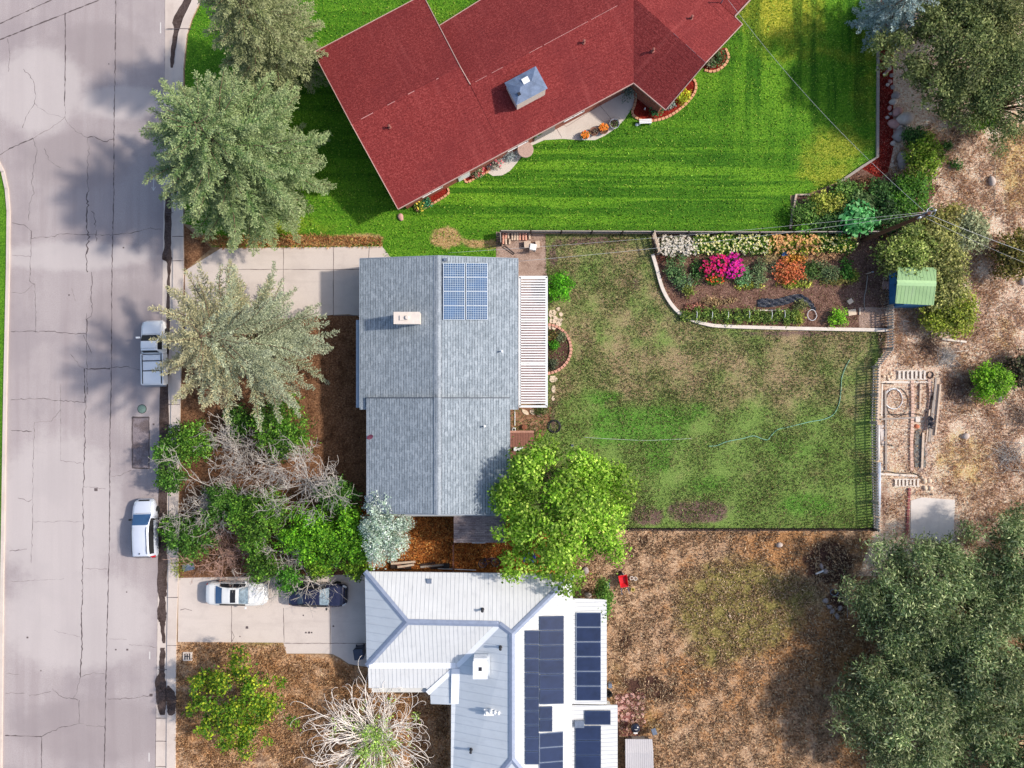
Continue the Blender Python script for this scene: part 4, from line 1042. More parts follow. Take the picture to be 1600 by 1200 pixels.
# ---- bare branching
def bare(root,h,spread,seed,n0=9,depth=5,r0=.07,mat=DEAD,up=.75,rmin=.0105,name='branches',wig=.25,ln=None,nchild=(2,4)):
    rr=random.Random(seed); V_=[];F_=[]
    mb=MB()
    def grow(p,d,L,rad,dep):
        pts=[p]; q=p; dd=d.copy(); k=4 if dep>1 else 3
        for i in range(k):
            dd=(dd+Vector((rr.gauss(0,wig),rr.gauss(0,wig),rr.gauss(0,wig*.6)))*.7).normalized(); q=q+dd*(L/k); pts.append(q)
        mb.tube(pts,rad,4 if dep>2 else 3,max(rmin,rad*.6),cap=False)
        if dep<=0: return
        for c in range(rr.randint(*nchild)):
            i=rr.randint(1,k); b=pts[i]; nd=(dd*.75+Vector((rr.gauss(0,.62),rr.gauss(0,.62),rr.gauss(.06,.3)))).normalized()
            grow(b,nd,L*rr.uniform(.55,.82),max(rmin,rad*.58),dep-1)
    for i in range(n0):
        az=i*2.39996+rr.uniform(-.3,.3); s=rr.uniform(.35,1.0)
        d=Vector((math.cos(az)*s*spread,math.sin(az)*s*spread,up*rr.uniform(.6,1.2))).normalized()
        grow(Vector((0,0,h*.28*rr.uniform(.6,1.3))),d,(ln or h*.42)*rr.uniform(.8,1.15),r0*rr.uniform(.7,1),depth)
    return mb.build(name,mat,root),len(mb.f)
def dead_tree(label,cx,cy,hmid,h,spread,seed,n0=10,depth=4,mat=None,r0=.075,name='dead_tree',up=.75,ln=None,group=None):
    x,y=W(cx,cy,hmid); root=thing(name,label,'dead tree',(x,y,0),0,group)
    trunk(root,h*.5,.17,BARKG); return root,bare(root,h,spread,seed,n0,depth,r0,mat or DEAD,up,ln=ln)[1]
NF=0
def acc(t):
    global NF; NF+=t[1]; return t[0]
# ---- the three street conifers
SP1=[S(66,84,44),S(102,116,68),S(136,144,96)]; SP1t=S(226,226,172)
acc(conifer('spruce_tree','tall grey green spruce cut by the top edge beside the curved pavement',407,42,6.5,3.9,13.2,SP1,11,nb=150,tips=SP1t,wide=.36,lsz=.14,lw=.055,twig=.13,spread=.62))
acc(conifer('spruce_tree','broad blue green spruce by the road west of the red house',362,240,6.5,6.2,12.6,[S(54,84,36),S(88,118,60),S(122,148,86),S(80,118,72)],12,nb=190,tips=S(224,232,172),wide=.40,lsz=.145,lw=.058,twig=.13,spread=.55))
acc(conifer('spruce_tree','pale olive spruce spreading over the white pickup in front of the grey house',372,534,6.5,6.0,13.0,[S(106,106,70),S(146,142,102),S(184,176,132)],13,nb=120,tips=S(240,230,188),wide=.34,spread=.33,twig=.13,droop=.22,lsz=.145,lw=.055,alt=[S(104,114,86),S(136,146,114),S(168,174,140)],alttip=S(206,210,178)))
BLS=[S(92,116,112),S(130,152,148),S(160,180,174)]
acc(conifer('blue_spruce','small powder blue spruce at the top edge above the red mulch strip',1396,14,3.0,2.5,7.0,BLS,14,nb=90,tips=S(204,220,216),lsz=.15))
# ---- maple
acc(tree('maple_tree','large bright green leafy tree at the south east corner of the grey house',871,789,3.9,5.45,6.9,[S(92,136,26),S(148,190,56),S(194,222,98),S(118,164,38)],21,nl=64,lobe=.19,dens=44,lsz=.21,fill=.35,jit=.2,flat=.75,gap=.12,irr=.16))
# ---- yellow green young tree
acc(tree('young_tree','small yellow green tree alone on the brown verge beside the driveway pad',375,1098,2.6,3.5,4.6,[S(66,108,20),S(112,150,34),S(178,188,54),S(58,96,22)],29,nl=46,lobe=.19,dens=46,lsz=.18,fill=.45,flat=.9,gap=.1,irr=.2))
# ---- trees on the east side
OLV=[S(74,88,46),S(112,124,70),S(158,164,104),S(92,106,58)]
acc(tree('olive_tree','wide dusty olive green tree filling the top right corner',1499,84,3.8,4.9,5.6,OLV,31,nl=90,lobe=.2,dens=62,lsz=.2,fill=.6,asp=.42,axisout=.5,jit=.22,gap=.06,irr=.14))
acc(tree('olive_tree','second olive green tree cut by the right edge above the dirt track',1590,150,4,3.8,6.0,[S(72,90,48),S(108,124,70),S(154,164,102)],32,nl=64,lobe=.22,gap=.06,dens=62,lsz=.18,fill=.5,asp=.36,axisout=.4))
acc(tree('olive_tree','olive green tree top at the top edge right of the blue spruce',1560,10,4,4.0,6.0,[S(80,92,48),S(120,130,74),S(166,168,106)],38,nl=64,lobe=.22,gap=.06,dens=62,lsz=.18,fill=.5,asp=.36,axisout=.4))
WIL=[S(82,102,58),S(132,150,98),S(192,200,148),S(106,130,80)]
for i,(cx,cy,Rm,h,lab,sd) in enumerate((
   (1440,945,5.1,4.9,'feathery dark green tree reaching over the south end of the concrete pad',33),
   (1415,1110,5.1,5.0,'feathery green tree beside the dry brown yard at the bottom edge',34),
   (1588,892,4.4,4.8,'feathery green tree at the right edge just south of the dirt lot',35),
   (1545,1040,5.5,5.9,'tallest feathery green tree at the lower right of the grove',36),
   (1580,1175,4.7,5.2,'feathery green tree in the bottom right corner',37))):
    acc(tree('willow_tree',lab,cx,cy,2.9,Rm,h,WIL if i%2==0 else [S(88,106,60),S(138,154,104),S(198,202,152),S(112,134,86)],sd,nl=100,lobe=.17,dens=56,lsz=.26,fill=.55,asp=.28,axisout=.9,bk=BARKG,gap=.1,jit=.26,flat=.85,irr=.2))
# ---- dead and leafy thicket in front of grey house
acc(dead_tree('bare grey dead tree with branches reaching toward the grey roof edge',466,762,4.8,7.0,.95,41,9,4,DEAD,.045,up=.62,ln=2.3))
acc(dead_tree('bare grey dead tree in the middle of the green thicket',398,730,4.2,6.2,1.0,42,7,4,DEAD,.04,up=.5,ln=1.9))
acc(dead_tree('bare grey dead tree leaning over the pavement by the silver hatchback',322,768,3.2,5.0,1.15,43,8,4,DEAD,.042,up=.38,ln=1.9))
acc(dead_tree('low pinkish dead tree lying over soil north of the white sedan',340,872,1.6,3.0,1.5,44,9,4,DEADR,.04,up=.18,ln=1.6))
acc(dead_tree('small bare dead tree above the bonnet of the white sedan',412,905,2.6,4.2,1.3,45,9,3,DEAD,.045,up=.3,ln=1.6))
acc(dead_tree('small bare dead tree over the roof of the dark blue car',478,915,2.4,4.0,1.4,46,9,3,DEAD,.045,up=.3,ln=1.5))
acc(dead_tree('thin bare grey dead tree just below the olive spruce skirt',352,700,3.8,5.6,1.1,47,7,4,DEAD,.038,up=.45,ln=1.7))
acc(dead_tree('thin bare grey dead tree by the pavement west of the pinkish dead tree',300,815,2.8,4.4,1.3,48,6,4,DEAD,.036,up=.32,ln=1.6))
acc(dead_tree('small bare dead tree among green shrubs at the south of thicket',440,870,3.2,5.0,1.1,49,6,3,DEAD,.036,up=.45,ln=1.5))
GRN=[S(54,92,24),S(90,136,38),S(130,170,62),S(66,108,28)]; DGR=[S(44,84,22),S(76,120,40),S(112,154,62)]
for cx,cy,hm,Rx,Ry,h,lab,cols,sd in (
  (443,668,2.4,2.4,2.6,4.2,'bright green leafy shrub just south of the pale olive spruce',GRN,51),
  (300,690,1.8,1.9,1.9,3.2,'bright green leafy shrub between the spruce and the dark gutter',GRN,52),
  (405,808,2.6,2.2,2.7,4.4,'bright green leafy shrub south of the middle dead tree',GRN,53),
  (480,835,2.6,2.4,2.3,4.2,'green leafy shrub under the southern twigs of the reaching dead tree',[S(52,104,18),S(92,152,28),S(136,188,48)],54),
  (545,840,2.4,2.5,2.6,4.0,'mid green leafy shrub touching the silver shrub',[S(52,104,18),S(92,152,28),S(136,188,48)],55),
  (300,840,1.6,2.0,1.9,2.8,'dark green leafy shrub beside the silver hatchback',DGR,56),
  (268,830,1.2,.9,1.5,2.0,'low leafy sucker growing over the kerb beside the silver hatchback',GRN,57),
  (410,880,2.0,1.4,1.6,3.2,'narrow bright green leafy shrub north of the sedan windscreen',GRN,58),
  (258,705,2.4,1.0,1.2,3.2,'thin leafy branch clump overhanging the asphalt patch',DGR,59),
  (262,750,2.4,1.1,1.0,3.2,'thin leafy branch clump overhanging the gutter north of the hatchback',DGR,60),
  (350,790,2.0,1.9,1.6,3.2,'dark green leafy shrub between the two western dead trees',DGR,61),
  (525,775,2.0,1.7,1.6,3.2,'dark green leafy shrub below the grey roof corner',DGR,62),
  (450,905,1.8,1.0,1.2,2.8,'green leafy branch clump hanging over the tail of the dark blue car',[S(40,90,20),S(72,128,34),S(104,160,52)],63),
  (375,660,1.4,1.3,1.4,2.4,'dull green leafy shrub under the south skirt of the olive spruce',DGR,64),
  (500,880,1.8,1.4,1.2,2.8,'yellowish green leafy shrub along the north edge of the driveway pad',[S(60,100,16),S(104,144,30),S(140,172,50)],65),
  (560,880,1.6,1.3,1.2,2.6,'yellowish green leafy shrub by the corner of the white metal roof',[S(60,100,16),S(104,144,30),S(140,172,50)],66)):
    acc(shrub('leafy_shrub',lab,cx,cy,hm,Rx*1.12,Ry*1.12,h*1.05,cols,sd,dens=38,lsz=.145,nl=16,gap=.24,fill=.6,lobe=.34,jit=.26))
acc(shrub('silver_shrub','pale silver leaved shrub at the south west corner of the grey house',600,826,3.4,2.35,3.2,5.0,[S(150,170,150,.9),S(190,206,188,.9),S(216,226,210,.95),S(128,152,128,.85)],67,dens=50,lsz=.13,nl=22,lobe=.28,fill=.35,gap=.1))
acc(shrub('silver_shrub','small silver leaved sprig at the corner of the grey roof',588,782,3.4,1.0,1.0,4.4,[S(150,170,150,.9),S(190,206,188,.9),S(216,226,210,.95)],68,dens=50,lsz=.13,nl=6,gap=.1))
acc(shrub('kerb_weed','yellowish grass tuft growing at the pavement edge by driveway pad',276,890,.3,.6,.6,.7,[S(120,140,40),S(170,180,70)],69,dens=60,lsz=.2,asp=.2,axisout=1.2,nl=4,cat='weed'))
# ---- weeping bare shrub
def weeping(label,cx,cy,h,Rm,seed,n=112):
    x,y=W(cx,cy,1.0); root=thing('weeping_shrub',label,'shrub',(x,y,0)); rr=random.Random(seed); mb=MB()
    def stem(p,az,L,top,r0,curl,n=15,z1=.3):
        q=[p]; a=az; st=L/n
        for k in range(n):
            t=(k+1)/n
            a+=curl*(max(0,t-.35)**1.2)*.42+rr.gauss(0,.03)
            z=p.z+top*math.sin(min(1,t*1.35)*math.pi*.5)-(top*.9)*max(0,t-.6)**1.3*1.6
            v=q[-1]+Vector((math.cos(a),math.sin(a),0))*st*(1-.35*t); v.z=max(.08,z); q.append(v)
        mb.tube(q,r0,4,.012,cap=False); return q
    for i in range(n):
        az=rr.uniform(0,6.283); Lr=Rm*rr.uniform(.45,1.15)
        b=Vector((rr.uniform(-.5,.5),rr.uniform(-.5,.5),.25)); c=rr.choice((-1,1))*rr.uniform(.2,2.2)
        q=stem(b,az,Lr,h*rr.uniform(.5,1),rr.uniform(.035,.06),c)
        for m in range(rr.randint(2,5)):
            k=rr.randint(5,12); d=q[k]-q[k-1]; a2=math.atan2(d.y,d.x)+rr.choice((-1,1))*rr.uniform(.25,.7)
            stem(q[k],a2,Lr*rr.uniform(.25,.5),h*rr.uniform(.08,.22),.018,rr.choice((-1,1))*rr.uniform(1.0,4.5),10)
    mb.build('stems',DEADP,root)
    lob=[(rr.gauss(.3,.95),rr.gauss(.1,.95),h*rr.uniform(.6,1.0),.4,.4,.3) for _ in range(44)]+[(rr.uniform(-Rm*.6,Rm*.6),rr.uniform(-Rm*.6,Rm*.6),h*rr.uniform(.3,.7),.26,.26,.2) for _ in range(26)]
    r=np.random.default_rng(seed); me,n2=crown_leaves(lob,36,.14,[S(110,150,50),S(164,200,92),S(200,222,132)],r,gap=.25); link('foliage',me,LEAF,root); return root
weeping('bare weeping shrub with arching pale stems west of the white metal house',588,1152,2.9,6.2,71)
# ---- east shrubs
BRT=[S(70,120,10),S(116,176,24),S(160,206,60)]; MID=[S(60,100,32),S(100,144,56),S(146,180,88)]; YEL=[S(104,124,36),S(162,174,60),S(204,202,98)]; OLI=[S(92,102,46),S(142,146,76),S(188,184,112)]; DK=[S(36,66,26),S(64,102,44),S(102,142,72)]
acc(shrub('round_shrub','round vivid lime green bush alone on the bare dirt',1551,598,1.1,1.85,1.65,2.1,BRT,81,dens=60,lsz=.14,nl=16,lobe=.36,fill=.4))
acc(shrub('round_shrub','dense bright green bush beside the white patio cover',874,448,.8,1.15,1.3,1.6,[S(56,122,10),S(92,170,20),S(128,204,48)],82,dens=80,lsz=.12,nl=14,lobe=.36,fill=.35))
acc(shrub('leafy_shrub','large yellow green shrub east of the upright boulder',1443,244,1.2,1.5,2.0,2.2,[S(74,108,18),S(124,158,40),S(170,186,70)],83,dens=60,lsz=.15,nl=14,lobe=.36))
acc(shrub('leafy_shrub','dark green shrub at the north side of the yellow green shrub',1428,212,1.0,1.0,.8,1.7,DK,84,dens=60,lsz=.15))
for cx,cy,Rx,Ry,h,lab,cols,sd,ls in (
  (1262,336,1.1,1.2,1.1,'green bed plant inside the corner of the pale timber edging',MID,85,.16),
  (1293,318,1.1,1.0,1.4,'yellow green flowering bush at the north side of the planting bed',YEL,86,.15),
  (1322,298,1.0,.9,1.3,'mid green bush along the diagonal timber edging',MID,87,.15),
  (1350,292,.7,.8,1.0,'reddish brown bush beside the south end of the red mulch',[S(84,54,34),S(128,84,56),S(150,110,80)],88,.13),
  (1296,348,1.3,.8,1.2,'dark green plant mass along the plank fence in planting bed',DK,89,.16),
  (1345,322,1.2,1.2,1.5,'grey green bush in the middle of the planting bed',[S(56,84,40),S(92,120,66),S(130,154,96)],90,.16),
  (1376,300,1.0,1.0,1.4,'small dark bush west of the grey boulder slab',DK,91,.15),
  (1390,330,1.5,1.2,1.8,'dark green bush below the service wire in planting bed',[S(30,60,26),S(56,92,42),S(88,124,64)],92,.17),
  (1425,305,1.5,1.5,2.0,'bright green bush at the east end of the planting bed',[S(44,92,18),S(84,138,36),S(124,172,60)],93,.16),
  (1420,290,.8,.7,1.2,'low green bush directly south of the upright boulder',MID,94,.15)):
    acc(shrub('bed_shrub',lab,cx,cy,h*.6,Rx*1.3,Ry*1.3,h,cols,sd,dens=50,lsz=ls,nl=9,fill=.5))
acc(shrub('big_leaf_plant','plant with large pale blue green leaves overhanging the plank fence',1338,343,1.0,1.25,1.1,1.9,[S(60,140,70),S(96,182,100),S(140,208,132)],95,dens=22,lsz=.38,asp=.5,nl=8,cat='plant'))
acc(shrub('bed_shrub','small bright green plant hanging over the fence top near timber edging',1256,357,.9,.7,.35,1.2,[S(60,120,20),S(110,160,44)],96,dens=50,lsz=.15,nl=5))
for cx,cy,Rx,Ry,h,lab,cols,sd in (
  (1422,392,2.0,1.9,3.2,'glossy olive green shrub directly north of the green shed',[S(78,100,34),S(128,148,64),S(182,190,110)],101),
  (1470,395,2.1,2.2,3.0,'olive shrub with yellowish leaves south of the utility pole',OLI,102),
  (1510,365,2.0,1.7,2.4,'sparse grey green shrub under the wires east of the pole',[S(110,120,86),S(150,158,118),S(176,176,136)],103),
  (1478,345,1.6,1.2,2.2,'yellowish olive shrub beside the top of the utility pole',[S(110,116,50),S(156,152,78),S(190,176,104)],104),
  (1478,448,1.7,1.8,2.4,'olive green shrub behind the east end of the green shed',OLI,105),
  (1488,492,2.0,1.6,2.2,'yellow green shrub south east of the green shed',[S(96,116,24),S(148,164,48),S(186,190,84)],106),
  (1588,398,1.5,1.6,2.6,'dark olive bush at the right edge where the wires leave',[S(66,70,24),S(110,108,42),S(150,136,66)],107),
  (1602,580,1.2,1.6,2.0,'dark grey bush at the right edge beside the lime bush',[S(70,62,48),S(110,96,76),S(90,100,62)],108),
  (1540,183,1.1,.9,1.6,'bright green sapling at the foot of the right edge olive tree',BRT,109)):
    acc(shrub('wild_shrub',lab,cx,cy,h*.6,Rx*1.22,Ry*1.22,h,cols,sd,dens=46,lsz=.17,nl=13,gap=.15,fill=.65,lobe=.4,jit=.25))
for cx,cy,rr_,lab,sd in ((1478,229,.45,'small dark green weed nearest the yellow green shrub on dirt',111),(1494,257,.55,'larger dark green weed tuft alone on the dirt',112)):
    acc(shrub('weed_clump',lab,cx,cy,.2,rr_,rr_,.5,DK,sd,dens=80,lsz=.13,nl=6,cat='weed'))
acc(shrub('climbing_vine','green creeper spilling over the corner of the white lower roof',944,935,1.8,.7,1.7,2.9,[S(58,100,24),S(100,146,48),S(140,172,80)],113,dens=55,lsz=.15,nl=10,gap=.15,cat='vine'))
# ---- flower garden
def garden(name,lab,cx,cy,Rx,Ry,h,cols,fcols,sd,group=None,nf=60,fs=.12,ls=.13,dens=60,cat='flowering plant'):
    Rx*=1.22;Ry*=1.18; cols=[tuple(min(.9,c*1.15) for c in k[:3]) for k in cols]
    root,n=shrub(name,lab,cx,cy,h*.6,Rx,Ry,h,cols,sd,dens=dens,lsz=ls,cat=cat,group=group,nl=8,fill=.5)
    if fcols:
        nf=int(nf*.58)
        r=np.random.default_rng(sd+5); a=r.uniform(0,6.283,nf); k=np.sqrt(r.random(nf)); px=Rx*k*np.cos(a)*1.02; py=Ry*k*np.sin(a)*1.02; pz=h*(.98-.35*k**2)+r.uniform(-.02,.12,nf)
        P=[];T=[]
        for p in range(4):
            th=r.uniform(0,6.283,nf); ax=np.stack([np.cos(th),np.sin(th),r.normal(0,.25,nf)],1); nn=np.tile([0,0,1.],(nf,1))+r.normal(0,.3,(nf,3))
            P.append(leaf_quads(np.stack([px,py,pz],1)+ax*fs*.3,ax,nn,np.full(nf,fs*1.1),np.full(nf,fs*.7))); T.append(pal(nf,fcols,.1,r))
        link('blossoms',quads_mesh('blossoms',np.concatenate(P),np.clip(np.concatenate(T),.01,1)),PETAL,root)
    return root
PALE=[S(70,84,56),S(120,126,92),S(164,160,128)]; FG=[S(40,76,20),S(82,122,36),S(130,160,56)]
for k in range(4): garden('white_flower_plant','cream white flowering plant at the west end of the fence row',1037+k*13.5,383+(k%2)*2,.52,.68,.75,PALE,[S(206,196,178),S(226,216,200)],120+k,'cream white plants at west end of flower row',110,.15)
for k in range(8): garden('pale_flower_plant','leafy plant with pale yellow blooms in the middle of the fence row',1093+k*14.2,381,.58,.72,.8,FG,[S(232,216,150),S(214,214,110),S(240,232,200)],130+k,'pale yellow plants along flower row',60,.14)
for k in range(5): garden('orange_flower_plant','leafy plant with orange blooms in the fence row',1208+k*15,380,.58,.72,.8,[S(76,96,22),S(132,148,40),S(176,176,60)],[S(230,176,112),S(236,196,130),S(220,150,96)],140+k,'orange plants along flower row',90,.15)
for k in range(4): garden('yellow_flower_plant','leafy plant with small cream blooms at the east end of fence row',1281+k*15,380,.56,.66,.7,FG,[S(236,226,170),S(220,200,90)],150+k,'small bloom plants at east end of flower row',45,.12)
garden('magenta_flower_plant','crimson flower clump at the west end of the magenta mass',1106,418,.55,.75,.75,[S(50,70,30),S(90,110,50)],[S(206,24,110),S(196,26,70),S(180,30,90)],160,None,80,.16)
garden('magenta_flower_plant','red and magenta flower clump in the middle of the magenta mass',1124,414,.62,.7,.85,[S(50,70,30),S(90,110,50)],[S(214,10,150),S(222,30,90),S(206,20,70)],159,None,150,.17)
garden('magenta_flower_plant','vivid magenta flower clump at the east end of the magenta mass',1146,416,.68,.85,.85,[S(50,70,30),S(90,110,50)],[S(214,10,150),S(226,40,120),S(200,20,170)],161,None,190,.17)
garden('red_flower_plant','small red flower patch south of the magenta clump',1118,437,.6,.25,.5,FG,[S(214,50,40),S(226,110,50)],162,None,40,.13)
garden('garden_plant','pale green mound at the west side of the garden bed',1058,422,.95,1.1,.8,[S(60,96,50),S(98,136,78),S(140,168,108)],None,163,cat='plant')
garden('garden_plant','grey green mound directly below the pale green mound',1068,440,.7,.55,.6,[S(74,96,70),S(112,132,98)],None,164,cat='plant')
garden('garden_plant','dark low plant west of the magenta clump',1090,425,.5,.8,.45,DK,None,165,cat='plant')
garden('garden_plant','yellow green bushy plant with round leaves near the bare soil',1075,453,.55,.45,.6,[S(90,106,40),S(140,148,70)],None,166,cat='plant')
garden('garden_plant','blue green plant just east of the magenta clump',1160,432,.7,.65,.6,[S(70,122,70),S(116,160,100),S(150,184,130)],None,167,cat='plant')
garden('garden_plant','pale sage plant between magenta and orange clumps',1186,425,.85,.9,.6,[S(86,106,70),S(130,146,98)],None,168,cat='plant')
garden('garden_plant','rust orange mound on the east side of the garden bed',1232,424,1.1,.85,.6,[S(150,84,40),S(196,116,70),S(214,144,92)],[S(222,120,80),S(206,96,60)],169,None,110,.13,cat='flowering plant')
garden('garden_plant','green plant just east of the rust orange mound',1268,424,.8,.8,.6,[S(56,86,36),S(98,124,62)],None,170,cat='plant')
garden('garden_plant','sage plant second to the east of the rust orange mound',1295,425,.85,.75,.55,[S(80,100,64),S(120,136,92)],None,171,cat='plant')
garden('garden_plant','bright green plant at the east end of middle garden row',1324,420,.6,.7,.55,[S(44,92,26),S(84,134,50)],None,172,cat='plant')
garden('garden_plant','long yellowish ground plant below the rust orange mound',1240,444,1.3,.25,.3,YEL,None,173,cat='plant')
garden('garden_plant','straw yellow low plant below the east end of middle row',1305,440,1.1,.25,.3,[S(130,124,60),S(170,160,90)],None,174,cat='plant')
garden('garden_plant','tan dried low plant along the south side of the orange row',1290,402,1.6,.3,.35,[S(150,116,84),S(186,148,110)],None,175,cat='plant')
garden('garden_plant','orange yellow low plant north of the rust orange mound',1240,404,.9,.35,.45,[S(160,120,40),S(206,150,60)],[S(226,150,70)],176,None,40,.12)
for k in range(12): garden('vegetable_plant','leafy vegetable plant in the row along the white garden border',1073+k*15.6,491+min(k,6)*.5,.42,.55,.5,[S(52,78,30),S(98,128,50),S(150,168,80)],None,180+k,'vegetable row along garden border',cat='plant',dens=70)
garden('vegetable_plant','bright lime vegetable bush alone near the pale flat stone',1311,496,.62,.62,.8,[S(74,128,10),S(124,182,30),S(164,212,70)],None,193,cat='plant',dens=80)
garden('vegetable_plant','yellowish tuft by the white hoop in the vegetable row',1250,495,.3,.5,.5,YEL,None,194,cat='plant')
garden('vegetable_plant','grassy tuft north of the white hoop',1253,477,.6,.3,.4,[S(90,98,56),S(130,132,84)],None,195,cat='plant')
for i,(px,py,rx,ry,lab,cols) in enumerate(((1045,400,.7,.3,'reddish low ground plant below the cream white plants',[S(120,70,60),S(150,100,80)]),(1170,446,1.4,.25,'olive ground plant along the south of the magenta mass',YEL),(1205,402,.8,.3,'straw coloured ground plant north of the pale sage plant',[S(170,150,104),S(200,176,128)]),(1120,470,1.6,.3,'thin straw ground plant over the bare garden soil',[S(150,130,90),S(180,150,110)]),(1085,480,1.0,.3,'dull pink ground plant north of the vegetable row start',[S(150,100,84),S(186,130,110)]),(1210,418,.5,.5,'dusty green plant west of the rust orange mound',PALE),(1280,410,.6,.4,'dusty green plant north east of the rust orange mound',PALE),(1335,432,.4,.4,'dry olive plant at the far east of the middle row',YEL))):
    garden('ground_plant',lab,px,py,rx,ry,.25,cols,None,230+i,None,0,.1,.12,60,'plant')
# plants by the red house
for cx,cy,Rx,Ry,h,cols,fc,lab,sd in (
  (1026,170,.55,.5,.6,[S(40,92,50),S(80,136,80)],None,'deep green mound at the tip of the red roof gable',201),
  (1068,149,.5,.55,.6,[S(150,170,30),S(200,206,60)],None,'yellow green mound in brick edged bed east of gable tip',202),
  (983,138,.7,.8,1.0,[S(110,124,110),S(160,170,156)],None,'spiky grey plant in the nook of the red house',203),
  (1047,163,.35,.3,.4,[S(120,140,130),S(160,176,166)],None,'small grey plant close to the gable tip',204),
  (1122,88,.6,.6,.7,[S(60,96,50),S(104,134,84)],None,'green plant in the small round brick bed',205),
  (1110,97,.35,.35,.5,[S(96,110,80),S(150,150,120)],None,'pale plant beside the green plant in the round brick bed',206),
  (668,316,.4,.4,.5,[S(40,110,70),S(90,160,120)],None,'blue green plant in the brick edged wall bed',207),
  (656,322,.35,.35,.45,[S(70,100,30),S(120,150,60)],[S(240,210,90)],'green plant at the west end of the wall bed',208),
  (745,268,.55,.35,.5,[S(90,100,70),S(150,150,120)],[S(220,110,120)],'pink flowered plant beside the bright threshold slab',209),
  (775,254,.45,.4,.6,[S(110,110,96),S(160,150,140)],[S(216,110,120)],'sparse pink flowered plant on the narrow patio end',210),
  (797,243,.45,.35,.6,[S(130,140,140),S(180,186,186)],None,'thin silver plant on the patio by the wall',211)):
    garden('border_plant',lab,cx,cy,Rx,Ry,h,cols,fc,sd,None,22,.12,.12,70,'plant')
# flowerbed by patio cover
for cx,cy,Rx,lab,cols,sd in ((866,538,.32,'bright green small plant in the semicircular flowerbed',[S(60,130,20),S(110,180,50)],221),(863,527,.4,'brownish plant at the north of the semicircular flowerbed',[S(90,66,40),S(130,110,60),S(80,100,50)],222),(878,526,.3,'grey plant against the brick ring of flowerbed',[S(100,110,80),S(140,150,110)],223),(864,568,.38,'dark plant at the south of the semicircular flowerbed',[S(50,56,44),S(110,120,90)],224),(846,640,.5,'dark spreading plant by the south end of patio cover',[S(60,80,40),S(110,120,70)],225)):
    garden('flowerbed_plant',lab,cx,cy,Rx,Rx*.9,.4,cols,None,sd,None,0,.1,.11,80,'plant')
# ---- stuff: tufts and litter
def tufts(name,poly,n,cols,ls,wd,seed,z=.02,zup=.7,keep=None,label=None,jit=.25):
    r=np.random.default_rng(seed); xs=[p[0] for p in poly]; ys=[p[1] for p in poly]
    X=r.uniform(min(xs),max(xs),n*2); Y=r.uniform(min(ys),max(ys),n*2); m=np_in_poly(poly,X,Y)
    if keep is not None: m&=(r.random(len(X))<np.clip(keep(X,Y),0,1))
    X=X[m][:n];Y=Y[m][:n]; n=len(X)
    x=(X-800)*M;y=(600-Y)*M
    L=ls*r.uniform(.5,1.5,n); A=rdir(n,r); A[:,2]=np.abs(A[:,2])*zup+.25; A=unit(A)
    C=np.stack([x,y,np.full(n,z)],1)+A*(L*.5)[:,None]
    me=quads_mesh(name,leaf_quads(C,A,rdir(n,r)+np.array([[0,0,.6]]),L,wd*r.uniform(.6,1.5,n)),np.clip(pal(n,cols,jit,r),.01,1))
    o=link(name,me,LEAF); o['kind']='stuff'; return o
def noisef(f,a):
    r=np.random.default_rng(int(f*1000)); K=[(r.uniform(.4,2.6)*f,r.uniform(0,6.283),r.uniform(0,6.283)) for _ in range(22)]
    return lambda X,Y: .55+a*.5*sum(np.sin((X*math.cos(t)+Y*math.sin(t))*k+p) for k,t,p in K)/3.3
PATIO=[(740,230),(752,268),(770,277),(797,269),(820,240),(850,220),(930,221),(962,203),(990,168),(984,180),(1000,190),(1022,192),(1048,184),(1072,166),(1090,132),(1098,108),(1115,114),(1132,105),(1141,90),(1130,60),(960,60)]
BEDS=[(640,330),(656,334),(735,290),(766,270),(760,240),(640,310)]
nolawn=lambda X,Y: np.where(np_in_poly(PATIO,X,Y)|np_in_poly(BEDS,X,Y),0,1.0)
notpad=lambda f:(lambda X,Y: np.where((X>1366)&(X<1472)&(Y>572)&(Y<772),.3,1)*np.where(((X>1419)&(X<1495)&(Y>774)&(Y<852))|((X<1396)&(Y<262)),0,f(X,Y)))
tufts('dry_grass',yl,90000,[S(150,120,92),S(196,166,132),S(220,196,162),S(104,78,58)],.24,.06,301,keep=noisef(.11,.6))
tufts('verge_grass',[(278,1004),(443,1006),(450,1024),(545,1040),(575,1048),(700,1075),(700,1205),(274,1205)],34000,[S(152,114,80),S(194,154,112),S(216,182,140),S(112,80,54)],.2,.055,302,keep=noisef(.13,.6))
tufts('back_lawn_grass',bl,80000,[S(84,110,50),S(118,146,74),S(150,170,100),S(150,134,98),S(108,90,62)],.17,.05,303,keep=noisef(.07,.5))
tufts('lawn_grass',RL,60000,[S(44,96,12),S(90,146,30),S(150,196,66),S(170,190,80)],.16,.05,304,keep=nolawn)
tufts('dirt_weeds',[(1372,520),(1388,250),(1470,180),(1604,200),(1604,905),(1380,830)],60000,[S(214,184,158),S(230,208,186),S(176,138,112),S(140,102,82),S(204,164,118)],.24,.05,305,keep=notpad(noisef(.09,.6)))
tufts('leaf_litter',[(600,802),(790,802),(870,860),(870,888),(600,888)],9000,[S(150,80,36),S(206,140,72),S(90,48,24),S(220,170,100)],.14,.08,306,zup=.2)
tufts('soil_litter',[(286,500),(572,500),(572,900),(284,900)],9000,[S(110,76,52),S(160,124,96),S(70,46,34)],.13,.05,307,zup=.2)
tufts('bed_litter',gb,6000,[S(170,130,104),S(206,170,140),S(90,62,50),S(150,150,90)],.12,.04,308,zup=.3)
